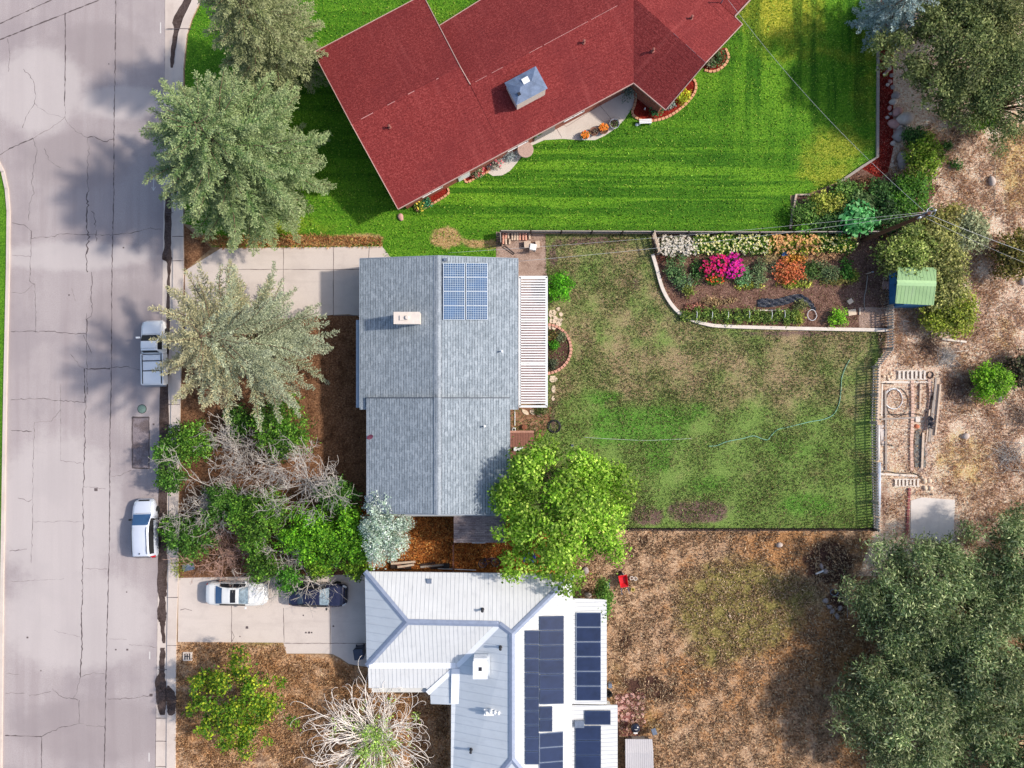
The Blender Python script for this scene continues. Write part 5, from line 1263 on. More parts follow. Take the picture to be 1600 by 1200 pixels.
tufts('mulch_chips',[(1371,60),(1371,247),(1345,262),(1372,278),(1386,268),(1394,230),(1392,60)],3500,[S(150,34,28),S(190,70,56),S(214,130,110),S(96,20,18)],.12,.05,309,zup=.15)
tufts('dry_border_grass',[(300,370),(480,366),(597,372),(597,385),(345,387)],3500,[S(196,148,96),S(220,178,120),S(160,96,60)],.25,.05,310)
print('foliage faces',NF)
# ================================================================ vehicles
RUB=simple('tyre_rubber',S(40,40,42),.9,.2,8,bump=0); RIM=simple('alloy_rim',S(170,172,176),.35,.1,5,metal=.6,bump=0)
CGL=simple('car_glass',S(50,60,74,.8),.05,.12,1.5,bump=0,spec=.9); CGL2=simple('blue_car_glass',S(60,96,140,.7),.05,.15,1.5,bump=0,spec=.9); CGLP=simple('painted_reflection_glass',S(132,150,160),.06,.5,3,bump=0,spec=.9)  # the pale windscreen glass carries its reflection as base colour
BLK=simple('black_plastic',S(36,36,40),.5,.2,5,bump=0); REDL=simple('red_tail_lens',S(200,28,44),.15,.1,4,bump=0); CLR=simple('clear_lamp_lens',S(214,222,230),.1,.1,4,bump=0,spec=.8)
def paint(name,c,metal=0.0,rough=.22):
    g=G(name); f=g.noise(1.2,3,.6,g.obj()); g.set(g.ramp(f,[(.3,tuple(x*.93 for x in c[:3])),(.7,c)]),rough,metal,.5)
    g.b.inputs['Coat Weight'].default_value=.5; g.b.inputs['Coat Roughness'].default_value=.05; return g.m
def cat1(a,b,c,d,t): return .5*((2*b)+(-a+c)*t+(2*a-5*b+4*c-d)*t*t+(-a+3*b-3*c+d)*t**3)
class Shell:
    def __init__(s,st): s.st=sorted(st)
    def sec(s,x):
        st=s.st
        if x<=st[0][0]: return st[0]
        if x>=st[-1][0]: return st[-1]
        for i in range(len(st)-1):
            if st[i][0]<=x<=st[i+1][0]:
                t=(x-st[i][0])/(st[i+1][0]-st[i][0]); a=st[max(i-1,0)];b=st[i];c=st[i+1];d=st[min(i+2,len(st)-1)]
                t2=t*t*(3-2*t)*.4+t*.6
                return [x]+[b[k]+(c[k]-b[k])*t2 for k in range(1,5)]
    def cross(s,x):
        _,ws,zs,wt,zt=s.sec(x); zs=min(zs,zt-.03)
        h=[(ws*.92,.20),(ws,.42),(ws*.995,zs*.82),(ws*.965,zs),(wt,zt-.05),(wt*.8,zt-.012),(0,zt+.012)]
        return h+[(-y,z) for y,z in h[-2::-1]]
    def pt(s,x,c):
        k=s.cross(x); i=int(min(max(math.floor(c),0),len(k)-2)); t=c-i
        return Vector((x,k[i][0]*(1-t)+k[i+1][0]*t,k[i][1]*(1-t)+k[i+1][1]*t))
    def body(s,name,mat,root,n=56):
        x0,x1=s.st[0][0],s.st[-1][0]; mb=MB(); vs=[];fs=[]
        for i in range(n+1):
            x=x0+(x1-x0)*i/n; vs+=[(x,y,z) for y,z in s.cross(x)]
        m=13
        for i in range(n):
            for k in range(m-1): fs.append((i*m+k,i*m+k+1,(i+1)*m+k+1,(i+1)*m+k))
            fs.append((i*m,(i+1)*m,(i+1)*m+m-1,i*m+m-1))
        fs.append(tuple(range(m-1,-1,-1))); fs.append(tuple(n*m+k for k in range(m)))
        mb.add(vs,fs); o=mb.build(name,mat,root,True)
        bm=bmesh.new(); bm.from_mesh(o.data); bmesh.ops.recalc_face_normals(bm,faces=bm.faces); bm.to_mesh(o.data); bm.free(); return o
    def patch(s,name,mat,root,x0,x1,c0,c1,off=.010,inset=0.0,nx=8,nc=8):
        vs=[];fs=[]
        for i in range(nx+1):
            for k in range(nc+1):
                u=i/nx; c=c0+(c1-c0)*k/nc; a=x0+(x1-x0)*u
                if inset: c=c0+inset*u+(c1-c0-2*inset*u)*k/nc
                p=s.pt(a,c); e=.01
                tx=s.pt(a+e,c)-s.pt(a-e,c); tc=s.pt(a,min(c+e,11.99))-s.pt(a,max(c-e,0)); nn=tx.cross(tc)
                if nn.length<1e-9: nn=Vector((0,0,1))
                nn.normalize()
                if nn.dot(Vector((0,p.y,.6 if abs(c-6)<5 else .0)))<0: nn=-nn
                vs.append(p+nn*off)
        for i in range(nx):
            for k in range(nc): fs.append((i*(nc+1)+k,i*(nc+1)+k+1,(i+1)*(nc+1)+k+1,(i+1)*(nc+1)+k))
        mb=MB(); mb.add(vs,fs); o=mb.build(name,mat,root,True)
        bm=bmesh.new(); bm.from_mesh(o.data); bmesh.ops.recalc_face_normals(bm,faces=bm.faces)
        f=max(bm.faces,key=lambda q:q.calc_area())
        if f.normal.dot(Vector((0,f.calc_center_median().y*.6,1)))<0: bmesh.ops.reverse_faces(bm,faces=bm.faces)
        bm.to_mesh(o.data); bm.free(); return o
def seams(s,root,hood,doors,rear):
    for c in (4.15,7.85): s.patch('panel_gap',BLK,root,hood[0],hood[1],c-.03,c+.03,.004,0,8,1)
    s.patch('panel_gap',BLK,root,hood[0]-.012,hood[0]+.012,4.15,7.85,.004,0,1,8)
    for x in doors:
        for c in (1.2,8.9): s.patch('panel_gap',BLK,root,x-.008,x+.008,c,c+1.9,.004,0,1,6)
    s.patch('panel_gap',BLK,root,rear-.01,rear+.01,4.2,7.8,.004,0,1,8)
def wheels(root,xs,yw,rad,wd=.21):
    for x in xs:
        for sy in (-1,1):
            w=thing('wheel',None,None); w.parent=root; w.location=(x,sy*yw,rad)
            mb=MB(); prof=[(rad*.62,-wd/2),(rad*.95,-wd/2),(rad,-wd*.35),(rad,wd*.35),(rad*.95,wd/2),(rad*.62,wd/2)]
            mb.lathe(prof,(0,0,0),20); o=mb.build('tyre',RUB,w,True); o.rotation_euler=(R(90),0,0)
            mb=MB(); mb.lathe([(rad*.60,-wd*.47),(rad*.58,-wd*.40),(rad*.2,-wd*.3),(rad*.2,wd*.3),(rad*.58,wd*.40),(rad*.60,wd*.47)],(0,0,0),16); o=mb.build('rim',RIM,w,True); o.rotation_euler=(R(90),0,0)
def mirrors(root,x,y,z,mat,out=.14):
    for sy in (-1,1):
        mb=MB(); mb.box((x,sy*(y+out*.6),z),(.13,out*1.3,.15)); mb.build('mirror',mat,root,False,.02)
# silver hatchback on the street (front to the north)
x,y=W(233.5,823); sil=paint('silver_paint',S(222,228,242,.85),.15,.3)
hb=thing('hatchback','silver grey estate hatchback parked on the street with red tail lamps','car',(x,y,.004),R(91.5))
s=Shell([(-2.25,.68,.62,.50,.80),(-2.18,.82,.80,.64,1.05),(-1.98,.86,.92,.62,1.46),(-1.2,.87,.95,.60,1.57),(-.2,.88,.94,.60,1.56),(.32,.88,.93,.61,1.48),(1.22,.87,.90,.70,1.06),(1.7,.83,.84,.66,.97),(2.05,.74,.74,.56,.86),(2.20,.62,.60,.46,.70),(2.26,.54,.45,.40,.52)])
s.body('body',sil,hb)
s.patch('windscreen',CGL2,hb,1.17,.40,4.06,7.94); s.patch('rear_window',CGL,hb,-2.17,-2.02,4.1,7.9)
s.patch('side_window',BLK,hb,-1.85,.85,3.12,3.86); s.patch('side_window',BLK,hb,-1.85,.85,8.14,8.88)
s.patch('tail_lamp',REDL,hb,-2.24,-2.02,2.6,3.95,.014); s.patch('tail_lamp',REDL,hb,-2.24,-2.02,8.05,9.4,.014)
s.patch('headlight',CLR,hb,1.92,2.16,2.9,3.9); s.patch('headlight',CLR,hb,1.92,2.16,8.1,9.1); s.patch('grille',BLK,hb,2.12,2.22,4.6,7.4)
seams(s,hb,(1.24,2.12),(.95,-.1,-1.05),-1.99)
for sy in (-1,1):
    mb=MB(); mb.tube([(-1.8,sy*.57,1.56),(-1.5,sy*.56,1.62),(0,sy*.56,1.62),(.25,sy*.57,1.56)],.022,6); mb.build('roof_rail',BLK,hb)
mb=MB(); mb.box((-2.24,0,.55),(.12,1.40,.16)); mb.build('rear_bumper',BLK,hb,False,.03)
mb=MB(); mb.box((-1.75,0,1.585),(.10,.05,.06)); mb.build('aerial',BLK,hb)
mirrors(hb,.75,.88,1.0,BLK); wheels(hb,(-1.35,1.35),.76,.32)
# white sedan (front to the east)
x,y=W(375,923.5); wht=paint('white_car_paint',S(240,240,238,.84))
sd=thing('sedan','white sedan with a sunroof parked at the street end of the driveway pad','car',(x,y,.016),R(-1))
s=Shell([(-2.37,.60,.55,.50,.68),(-2.28,.78,.74,.66,.90),(-1.95,.86,.86,.73,1.02),(-1.50,.89,.90,.70,1.08),(-.80,.90,.92,.58,1.36),(-.3,.90,.92,.57,1.42),(.35,.90,.91,.57,1.39),(1.05,.90,.88,.68,1.06),(1.5,.89,.84,.72,.98),(2.0,.84,.76,.66,.88),(2.25,.72,.62,.56,.74),(2.37,.52,.5,.42,.56)])
s.body('body',wht,sd); s.patch('windscreen',CGLP,sd,1.03,.42,4.08,7.92); s.patch('rear_window',CGL2,sd,-1.46,-.88,4.08,7.92)
s.patch('side_window',BLK,sd,-1.15,.80,3.12,3.86); s.patch('side_window',BLK,sd,-1.15,.80,8.14,8.88); s.patch('sunroof',BLK,sd,-.22,.18,4.7,7.3,.012)
s.patch('tail_lamp',REDL,sd,-2.34,-2.18,2.4,3.8); s.patch('tail_lamp',REDL,sd,-2.34,-2.18,8.2,9.6); s.patch('headlight',CLR,sd,2.02,2.28,2.8,3.8); s.patch('headlight',CLR,sd,2.02,2.28,8.2,9.2)
seams(s,sd,(1.08,2.2),(.85,-.25,-1.2),-1.52); mirrors(sd,.82,.90,.98,wht); wheels(sd,(-1.4,1.42),.79,.33)
# dark blue car
x,y=W(500,925.5); nav=paint('midnight_paint',S(46,48,78,.7),.2,.15)
dc=thing('sedan','dark blue car parked nearest the white metal house on the driveway pad','car',(x,y,.016),R(-1))
s=Shell([(-2.28,.62,.55,.50,.70),(-2.18,.80,.76,.66,.94),(-1.85,.87,.88,.72,1.04),(-1.45,.89,.91,.68,1.10),(-.85,.90,.93,.58,1.36),(-.3,.90,.93,.57,1.42),(.25,.90,.92,.57,1.39),(1.0,.90,.88,.68,1.06),(1.45,.89,.85,.72,.99),(1.95,.84,.78,.66,.89),(2.18,.72,.64,.56,.75),(2.28,.54,.5,.44,.56)])
s.body('body',nav,dc); s.patch('windscreen',CGLP,dc,.98,.34,4.08,7.92); s.patch('rear_window',CGL,dc,-1.42,-.92,4.08,7.92)
s.patch('side_window',BLK,dc,-1.15,.75,3.12,3.86); s.patch('side_window',BLK,dc,-1.15,.75,8.14,8.88)
s.patch('tail_lamp',REDL,dc,-2.25,-2.08,2.4,3.8); s.patch('tail_lamp',REDL,dc,-2.25,-2.08,8.2,9.6); s.patch('headlight',CLR,dc,1.95,2.2,2.8,3.8); s.patch('headlight',CLR,dc,1.95,2.2,8.2,9.2); s.patch('grille',BLK,dc,2.14,2.24,4.8,7.2)
seams(s,dc,(1.02,2.12),(.8,-.25,-1.2),-1.48); mirrors(dc,.78,.90,.98,BLK); wheels(dc,(-1.36,1.38),.79,.33)
# white pickup
x,y=W(247.5,551.5); wp=paint('white_truck_paint',S(250,250,250,.95))
pk=thing('pickup_truck','white pickup half hidden under the pale olive spruce on the street','pickup',(x,y,.016),R(91))
s=Shell([(-.12,.83,.90,.64,.98),(-.02,.86,.95,.62,1.12),(.16,.87,.97,.60,1.52),(.45,.87,.97,.60,1.56),(.78,.87,.96,.60,1.53),(1.36,.87,.95,.70,1.12),(2.0,.85,.90,.70,1.04),(2.34,.78,.80,.62,.94),(2.46,.66,.6,.52,.72),(2.5,.6,.45,.5,.5)])
s.body('cab',wp,pk); s.patch('windscreen',BLK,pk,1.33,.85,4.06,7.94); s.patch('rear_window',BLK,pk,-.02,.13,4.1,7.9); s.patch('side_window',BLK,pk,.2,1.1,3.15,3.85); s.patch('side_window',BLK,pk,.2,1.1,8.15,8.85)
s.patch('headlight',CLR,pk,2.2,2.42,2.8,3.8); s.patch('headlight',CLR,pk,2.2,2.42,8.2,9.2)
mb=MB()
for sy in (-1,1): mb.box((-1.28,sy*.82,.68),(2.35,.10,.74))
mb.box((-1.28,0,.42),(2.35,1.54,.10)); mb.build('cargo_bed',wp,pk,False,.02)
mb=MB(); mb.box((-2.47,0,.68),(.07,1.60,.66)); mb.build('tailgate',wp,pk,False,.02)
mb=MB(); mb.box((-2.56,0,.48),(.12,1.66,.16)); mb.build('rear_bumper',RIM,pk,False,.03)
for i,(a,b) in enumerate(((-.18,-.62),(-.68,-1.38),(-1.44,-2.42))):
    mb=MB(); mb.box(((a+b)/2,0,1.03),(a-b,1.50,.04)); mb.build('bed_cover',wp,pk,False,.01)
mb=MB()
for a in (-.65,-1.41): mb.box((a,0,1.05),(.07,1.50,.05))
for sy in (-1,1): mb.box((-1.3,sy*.72,1.062),(2.2,.05,.05))
mb.build('cover_rail',BLK,pk)
seams(s,pk,(1.4,2.38),(1.2,.2),.3); mirrors(pk,1.15,.87,1.05,wp,.24); wheels(pk,(-1.5,1.55),.76,.36)
# ================================================================ fences and edgings
def fence(name,label,px,h,panel,posts,ps,pmat,rmat,rails=(.9,),rw=.06,post_h=None,cat='fence',pw=.10):
    x,y=W(*px[0]); root=thing(name,label,cat,(x,y,0)); o=Vector((x,y,0)); P=[Vector((*W(*p),0))-o for p in px]
    panel(root,P,h)
    for rz in rails:
        mb=MB()
        for a,b in zip(P[:-1],P[1:]): edge_trim(mb,a+Vector((0,0,h*rz)),b+Vector((0,0,h*rz)),rw,rw*1.1)
        mb.build('rail',rmat,root)
    Ltot=0
    for a,b in zip(P[:-1],P[1:]):
        L=(b-a).length; n=max(1,round(L/ps))
        for i in range(n+(b is P[-1])):
            q=a+(b-a)*(i/n); mb=MB(); hh=post_h or h*1.06; mb.box((q.x,q.y,hh/2-.03),(pw,pw,hh+.06)); mb.build('post',pmat,root)
    return root
def board_panel(mat,bw=.14,gap=.012,th=.03,z0=.06):
    def f(root,P,h):
        mb=MB()
        for a,b in zip(P[:-1],P[1:]):
            d=(b-a); L=d.length; d.normalize(); n=max(1,int(L/bw)); rz=math.atan2(d.y,d.x)
            for i in range(n):
                q=a+d*(L*(i+.5)/n); hh=h*random.uniform(.96,1.0); mb.box((q.x-d.y*.05,q.y+d.x*.05,z0+(hh-z0)/2),(L/n-gap,th,hh-z0),rz)
        mb.build('boards',mat,root)
    return f
fence('plank_fence','dark brown plank fence between the bright lawn and the back gardens',[(782,365),(1017,366),(1180,367),(1388,366)],1.05,board_panel(BM['woodd']),BM['woodd'],2.36,BM['woodd'],BM['woodg'],(1.0,.45),.07)
fence('plank_fence','short dark fence return beside the firewood stack',[(782,366),(783,384)],1.05,board_panel(BM['woodd']),BM['woodd'],1.0,BM['woodd'],BM['woodg'],(1.0,))
pick=simple('weathered_picket',S(222,208,194),.85,.25,9)
fence('picket_fence','weathered picket fence between patchy lawn and the bare dirt lot',[(1384,482),(1384,546),(1362,573),(1359,660),(1360,740),(1363,826)],1.15,board_panel(pick,.21,.125,.03),BM['woodg'],2.4,BM['woodg'],BM['woodg'],(.86,.3),.05,1.15)
fence('wire_fence','low dark wire fence between patchy lawn and the dry brown yard',[(980,825.5),(1180,826),(1363,826)],.75,board_panel(BM['woodd'],.30,.25,.03),BM['woodd'],3.0,BM['woodd'],BM['woodd'],(.95,.12),.06,.85)
fence('rail_fence','open timber rail gate at the north west corner of the flower garden',[(1018,366),(1027,398)],1.2,lambda *a:None,BM['woodg'],1.7,BM['woodg'],BM['woodl'],(.95,.62,.3),.08)
fence('rail_fence','thin wire fence down the south side yard to the white roof',[(709.5,848),(709,888)],.9,lambda *a:None,BM['wood'],2.0,BM['wood'],BM['wood'],(.95,.4),.07)
fence('wire_fence','thin wire fence along the east edge of garden path by the shed',[(1386,478),(1386,512)],.9,board_panel(pick,.16,.11,.03),BM['woodg'],1.7,BM['woodg'],BM['woodl'],(.9,),.06)
def edging(name,label,px,w,h,mat,cat='edging',smooth=0,parts='border'):
    if smooth: px=smooth_px(px,smooth)
    x,y=W(*px[0]); o=Vector((x,y,0)); root=thing(name,label,cat,(x,y,0)); P=[Vector((*W(*p),0))-o for p in px]; L=[];Rr=[]
    for i,p in enumerate(P):
        d=(P[min(i+1,len(P)-1)]-P[max(i-1,0)]).normalized(); s=Vector((-d.y,d.x,0))*w/2; L.append(p+s);Rr.append(p-s)
    mb=MB(); n=len(P); vs=[]
    for l,q in zip(L,Rr): vs+=[(l.x,l.y,-.02),(q.x,q.y,-.02),(q.x,q.y,h),(l.x,l.y,h)]
    fs=[(0,1,2,3),(4*n-1,4*n-2,4*n-3,4*n-4)]
    for i in range(n-1):
        for k in range(4): fs.append((4*i+k,4*i+4+k,4*i+4+(k+1)%4,4*i+(k+1)%4))
    mb.add(vs,fs); mb.build(parts,mat,root)
    bm=bmesh.new(); me=root.children[0].data; bm.from_mesh(me); bmesh.ops.recalc_face_normals(bm,faces=bm.faces); bm.to_mesh(me); bm.free()
    return root
whc=simple('painted_border',S(232,218,204),.8,.12,3)
edging('garden_border','cream painted kerb curving round the flower garden',[(1019,398),(1025,418),(1034,450),(1047,474),(1063,491),(1080,500),(1100,506),(1130,510),(1250,513.5),(1386,516)],.26,.22,whc,smooth=5)
edging('timber_edging','weathered timber edging between the bright lawn and the red mulch',[(1371,-40),(1371,100),(1370,246),(1345,262),(1313,284)],.20,.16,BM['woodg'])
edging('timber_edging','pale timber edging round the west corner of the planting bed',[(1264,305),(1243,305),(1236,345),(1234,358)],.16,.18,BM['woodl'])
edging('white_timber','white plank edging lying north of the vegetable row',[(1176,485),(1232,485)],.09,.08,whc,cat='plank')
def brick_edge(label,px,bl=.30,w=.20,h=.12,mat=None,sm=5):
    px=smooth_px(px,sm); P=[Vector(W(*p)) for p in px]; x,y=P[0]; root=thing('brick_edging',label,'edging',(x,y,0)); mb=MB(); acc_=0
    seg=[(a,b) for a,b in zip(P[:-1],P[1:])]; tot=sum((b-a).length for a,b in seg); n=int(tot/bl); 
    for i in range(n):
        t=(i+.5)*tot/n
        for a,b in seg:
            L=(b-a).length
            if t<=L: break
            t-=L
        d=(b-a).normalized(); q=a+d*t; mb.box((q.x-x,q.y-y,h/2-.01),(tot/n-.045,w*random.uniform(.9,1.05),h+random.uniform(-.01,.02)),math.atan2(d.y,d.x)+random.uniform(-.05,.05))
    mb.build('bricks',mat,root,False,.012); return root
tanb=simple('tan_brick',S(222,164,126),.85,.2,5); pinkb=simple('pink_brick',S(218,160,138),.85,.22,5); palb=simple('faded_brick',S(224,188,168),.85,.22,5)
brick_edge('tan brick edging round the big mulch bed below the gable tip',[(995,143),(992,162),(988,178),(1000,187),(1020,189),(1045,182),(1070,164),(1085,145),(1087,131),(1083,124)],mat=tanb)
brick_edge('tan brick edging round the small bed at the east gable wall',[(1100,110),(1115,112),(1130,104),(1138,90),(1133,76)],mat=tanb)
brick_edge('tan brick edging of the wall bed at the red house south west corner',[(647,322),(654,329),(675,319),(700,303),(699,294)],mat=tanb,w=.16)
brick_edge('tan brick edging of the wall bed next to the narrow patio end',[(724,277),(730,285),(745,277),(763,268),(763,262)],mat=tanb,w=.16)
brick_edge('pink brick ring round the semicircular flowerbed by patio cover',[(856,507)]+[(854+38*math.sin(t*math.pi/10),545-38*math.cos(t*math.pi/10)) for t in range(1,10)]+[(855,584)],.27,.22,.14,pinkb,2)
brick_edge('long pale brick line down the middle of the dirt lot',[(1424,594),(1425,640),(1423,690),(1424,735)],.26,.26,.14,palb,3)
brick_edge('short brick line beside the lumber stack on the dirt lot',[(1451,592),(1453,620),(1449,650),(1446,672)],.26,.26,.14,palb,3)
brick_edge('dark red brick line along the west side of the concrete pad',[(1420,762),(1418,800),(1416,835)],.28,.20,.14,simple('dark_red_brick',S(158,92,90),.85,.2,5),3)
# ================================================================ stones
ST=[simple('pale_boulder',S(206,188,176),.9,.2,2.5),simple('pink_boulder',S(198,150,142),.9,.2,2.5),simple('grey_boulder',S(166,152,148),.9,.2,2.5),simple('cream_flagstone',S(232,208,182),.85,.12,4),simple('rose_flagstone',S(206,160,150),.85,.2,4)]
def rock(name,label,px,py,rx,ry,h,mat,rz=0,seed=0,group=None,cat='boulder',rough=.18):
    x,y=W(px,py)
    if name in('boulder','cobble'): rx*=1.25;ry*=1.25;h*=1.2
    mb=MB(); mb.rock((0,0,0),rx,ry,h,rz,rough,seed); o=mb.build(name,mat,None,True); o.location=(x,y,0); tag(o,label,cat,group); return o
for i,(px,py,rx,ry,h,m,lab,rz) in enumerate((
  (1411,188,.60,.42,.45,0,'largest rounded pale boulder beside the red mulch strip',.2),(1406,212,.42,.55,.35,2,'grey boulder just north of the upright slab',-.5),(1408,253,.30,.75,.40,2,'long upright grey slab boulder beside the yellow green shrub',0.05),
  (1400,176,.35,.30,.25,1,'pink boulder north west of the largest boulder',.7),(1394,194,.36,.30,.25,1,'pink boulder west of the largest boulder',-.3),(1403,201,.24,.22,.2,0,'small pale boulder directly below the largest boulder',0),(1415,200,.24,.26,.2,0,'small pale boulder at the south east of the largest boulder',0),
  (1395,160,.26,.24,.22,0,'white stone alone beside the mulch at mid strip',.3),(1398,150,.26,.30,.2,2,'grey stone under the olive tree edge above mid strip',.3),(1389,95,.28,.22,.2,1,'pink flat stone at the north of the stone row',0),(1394,225,.18,.14,.16,0,'small white stone at the mulch edge west of grey boulder',.5),(1405,300,.35,.4,.22,2,'dull grey slab south of the upright slab',.2),(1372,300,.22,.22,.2,0,'pale stone inside the planting bed',.1),(1363,308,.16,.14,.14,2,'small grey stone inside the planting bed',.1))):
    rock('boulder',lab,px,py,rx,ry,h,ST[m],rz,400+i)
for i,(px,py,r_) in enumerate(((1389,108,.14),(1385,113,.12),(1392,118,.13),(1381,117,.10),(1390,128,.14),(1395,136,.16),(1386,133,.11),(1389,170,.15),(1391,178,.12),(1386,184,.12),(1400,206,.15),(1396,214,.13),(1384,104,.11),(1391,103,.11))):
    rock('cobble','small stone in the loose row along the red mulch strip',px,py,r_,r_*.85,.12,ST[i%3],i*.7,430+i,'small stones along the mulch strip','stone')
rock('garden_rock','pinkish tan stone on the grass by the red house south west corner',626,340,.26,.30,.14,ST[4],.3,450,cat='stone')
rock('garden_rock','white rock resting on the bare dirt south of lime bush',1507,682,.34,.28,.2,ST[0],.3,451,cat='stone')
rock('garden_rock','pale rock at the right edge beside the dirt track',1548,283,.32,.40,.25,ST[0],.2,452,cat='stone')
rock('garden_rock','white rock near the lime bush dark shadow',1560,622,.25,.3,.2,ST[2],.2,453,cat='stone')
rock('garden_rock','bright rock at the far right edge of the dirt lot',1597,440,.35,.3,.22,ST[0],.6,454,cat='stone')
for i,(px,py,r_) in enumerate(((1444,751,.24),(1452,751,.22),(1445,762,.22),(1453,763,.2),(1440,746,.14),(1456,772,.1))):
    rock('garden_rock','cream stone in the cluster above the concrete pad',px,py,r_,r_*.9,.13,ST[3],i,460+i,'cream stones above concrete pad','stone')
def flag(label,px,py,rx,ry,rz,m,seed,group=None,name='stepping_stone'):
    r_=random.Random(seed); n=r_.randint(6,8); x,y=W(px,py); pts=[]
    for i in range(n):
        a=2*math.pi*i/n+r_.uniform(-.25,.25); k=r_.uniform(.82,1.08); u,v=rx*k*math.cos(a),ry*k*math.sin(a); pts.append((u*math.cos(rz)-v*math.sin(rz),u*math.sin(rz)+v*math.cos(rz)))
    mb=MB(); mb.prism(pts,-.01,.055); o=mb.build(name,m,None,False,.012); o.location=(x,y,0.012); tag(o,label,'paving stone',group); return o
for i,(px,py,rx,ry,rz) in enumerate(((872,483,.18,.16,.2),(866,488,.18,.24,.6),(861,491,.20,.34,0),(876,491,.18,.2,.3),(868,497,.16,.28,.9),(875,500,.26,.16,.1),(861,502,.16,.2,0),(866,502,.2,.2,0),(873,506,.26,.22,.2),(859,510,.14,.26,0),(866,512,.2,.16,.4))):
    flag('cream flagstone in the cluster between bright bush and flowerbed',px,py,rx,ry,rz,ST[3],500+i,'cream flagstones by patio cover')
for i,(px,py,rx,ry,rz,lab) in enumerate(((864,592,.36,.30,.2,'largest cream stepping stone south of the brick ring'),(865,608,.2,.36,0,'upright oval cream stepping stone beside the patio cover'),(864,622,.14,.22,0,'small pointed stepping stone near the end of patio cover'),(821,644,.36,.16,-.6,'westmost wedge shaped cream stone on the trodden earth'),(832,644,.28,.22,-.7,'wedge shaped cream stone second on the trodden earth'),(852,643,.16,.16,0,'small round cream stone on the trodden earth'),(843,649,.26,.14,-.2,'rose coloured stone on the trodden earth'))):
    flag(lab,px,py,rx,ry,rz,ST[4] if 'rose' in lab else ST[3],520+i)
for i in range(34):
    px=964+(i%6)*8.2+random.uniform(-2.5,2.5); py=1088+(i//6)*9.6+random.uniform(-2.5,2.5)
    if px>1006 and py>1130: continue
    flag('rose flagstone in the broken paving patch east of the white roof',px,py,random.uniform(.14,.24),random.uniform(.12,.2),random.uniform(0,3),ST[4],540+i,'rose flagstones beside white house','flagstone')
for lab,px,py,w,d,rz,m in (('tilted pale paving slab in the garden near the gravel',1328,471,.42,.36,.6,3),('pale paving slab by the lime vegetable bush',1331,488,.62,.46,.15,3),('narrow pale kerb block beside the garden gravel',1343,487,.12,.5,0,3),('square pale slab at the blue shed door',1383.5,446,.5,.62,0,4),('small pale block at the north corner of the shed front',1387,428,.2,.2,.2,3),('small pale block in the garden gravel by the wire fence',1384,490,.14,.36,0,3),('pale stone block on the path under the big leaf plant',1359,371,.4,.18,0,3)):
    mb=MB(); mb.box((0,0,.03),(w,d,.09),rz); o=mb.build('paving_slab',ST[m],None,False,.012); o.location=(*W(px,py),.012); tag(o,lab,'paving slab')
# ================================================================ small things
def onebox(name,label,cat,px,py,size,mat,z=0,rz=0,bev=.01,taper=1.0,group=None):
    mb=MB(); mb.box((0,0,size[2]/2),size,0,taper); o=mb.build(name,mat,None,False,bev); o.location=(*W(px,py,z),z); o.rotation_euler=(0,0,rz); tag(o,label,cat,group); return o
def pot(label,px,py,r,h,matp,flow,leaf,seed,bowl=False):
    root=thing('flower_pot',label,'flower pot',(*W(px,py,h),.02)); mb=MB()
    mb.lathe([(r*.68,0),(r*.95,h*.8),(r*1.05,h*.85),(r*1.05,h),(r*.9,h),(r*.86,h*.82)],(0,0,0),20); mb.build('pot_body',matp,root,True)
    mb=MB(); mb.lathe([(r*.85,h*.78),(r*.85,h*.84),(.01,h*.86)],(0,0,0),16); mb.build('soil',GM['bed'],root)
    r_=np.random.default_rng(seed); me,n=crown_leaves([(0,0,h+.04,r*.75,r*.75,.16)],120,.09,leaf,r_); link('foliage',me,LEAF,root)
    if flow:
        n=40; a=r_.uniform(0,6.28,n); k=np.sqrt(r_.random(n))*r*.85; ax=rdir(n,r_)*np.array([[1,1,.2]])
        me=quads_mesh('blossoms',leaf_quads(np.stack([k*np.cos(a),k*np.sin(a),h+.16+r_.uniform(-.03,.06,n)],1),ax,np.tile([0,0,1.],(n,1))+r_.normal(0,.2,(n,3)),np.full(n,.2),np.full(n,.15)),pal(n,flow,.1,r_)); link('blossoms',me,PETAL,root)
terra=simple('terracotta',S(150,104,84),.8,.15,5); whp=simple('white_glazed_pot',S(226,222,220),.4,.06,4); ORF=[S(236,132,40),S(220,104,30),S(240,160,70)]
pot('white bowl pot of orange flowers at the west end of pot row',914,211.5,.36,.32,whp,ORF,[S(80,110,40),S(130,130,50)],601)
pot('brown pot of dry grey plants second in the pot row',928,205.5,.32,.36,terra,None,[S(110,96,80),S(150,136,120)],602)
pot('large brown pot overflowing with orange flowers',943,201,.40,.40,terra,ORF,[S(100,110,30),S(190,120,40)],603)
pot('white bowl pot with green succulents at the east end of pot row',960,193,.38,.34,whp,None,[S(76,100,50),S(128,146,88)],604)
t=thing('patio_table','round tan table half under the red eave on the patio','table',(*W(821,234,.7),.02)); mb=MB(); mb.lathe([(.02,.66),(.60,.66),(.62,.70),(.60,.73),(.02,.74)],(0,0,0),28); mb.build('tabletop',simple('tan_tabletop',S(196,164,150),.7,.15,5),t); mb=MB(); mb.lathe([(.30,0),(.28,.04),(.05,.08),(.05,.66)],(0,0,0),12); mb.build('pedestal',BM['dark'],t)
b=thing('garden_bench','small white bench beside the tan brick edging','bench',(*W(1007,192.5),.0),R(3)); mb=MB()
for yy in (-.12,0,.12): mb.box((0,yy,.42),(.95,.10,.035))
mb.build('seat',BM['white'],b)
for sx in (-.4,.4): mb=MB(); mb.box((sx,0,.20),(.06,.30,.40)); mb.build('leg',BM['white'],b)
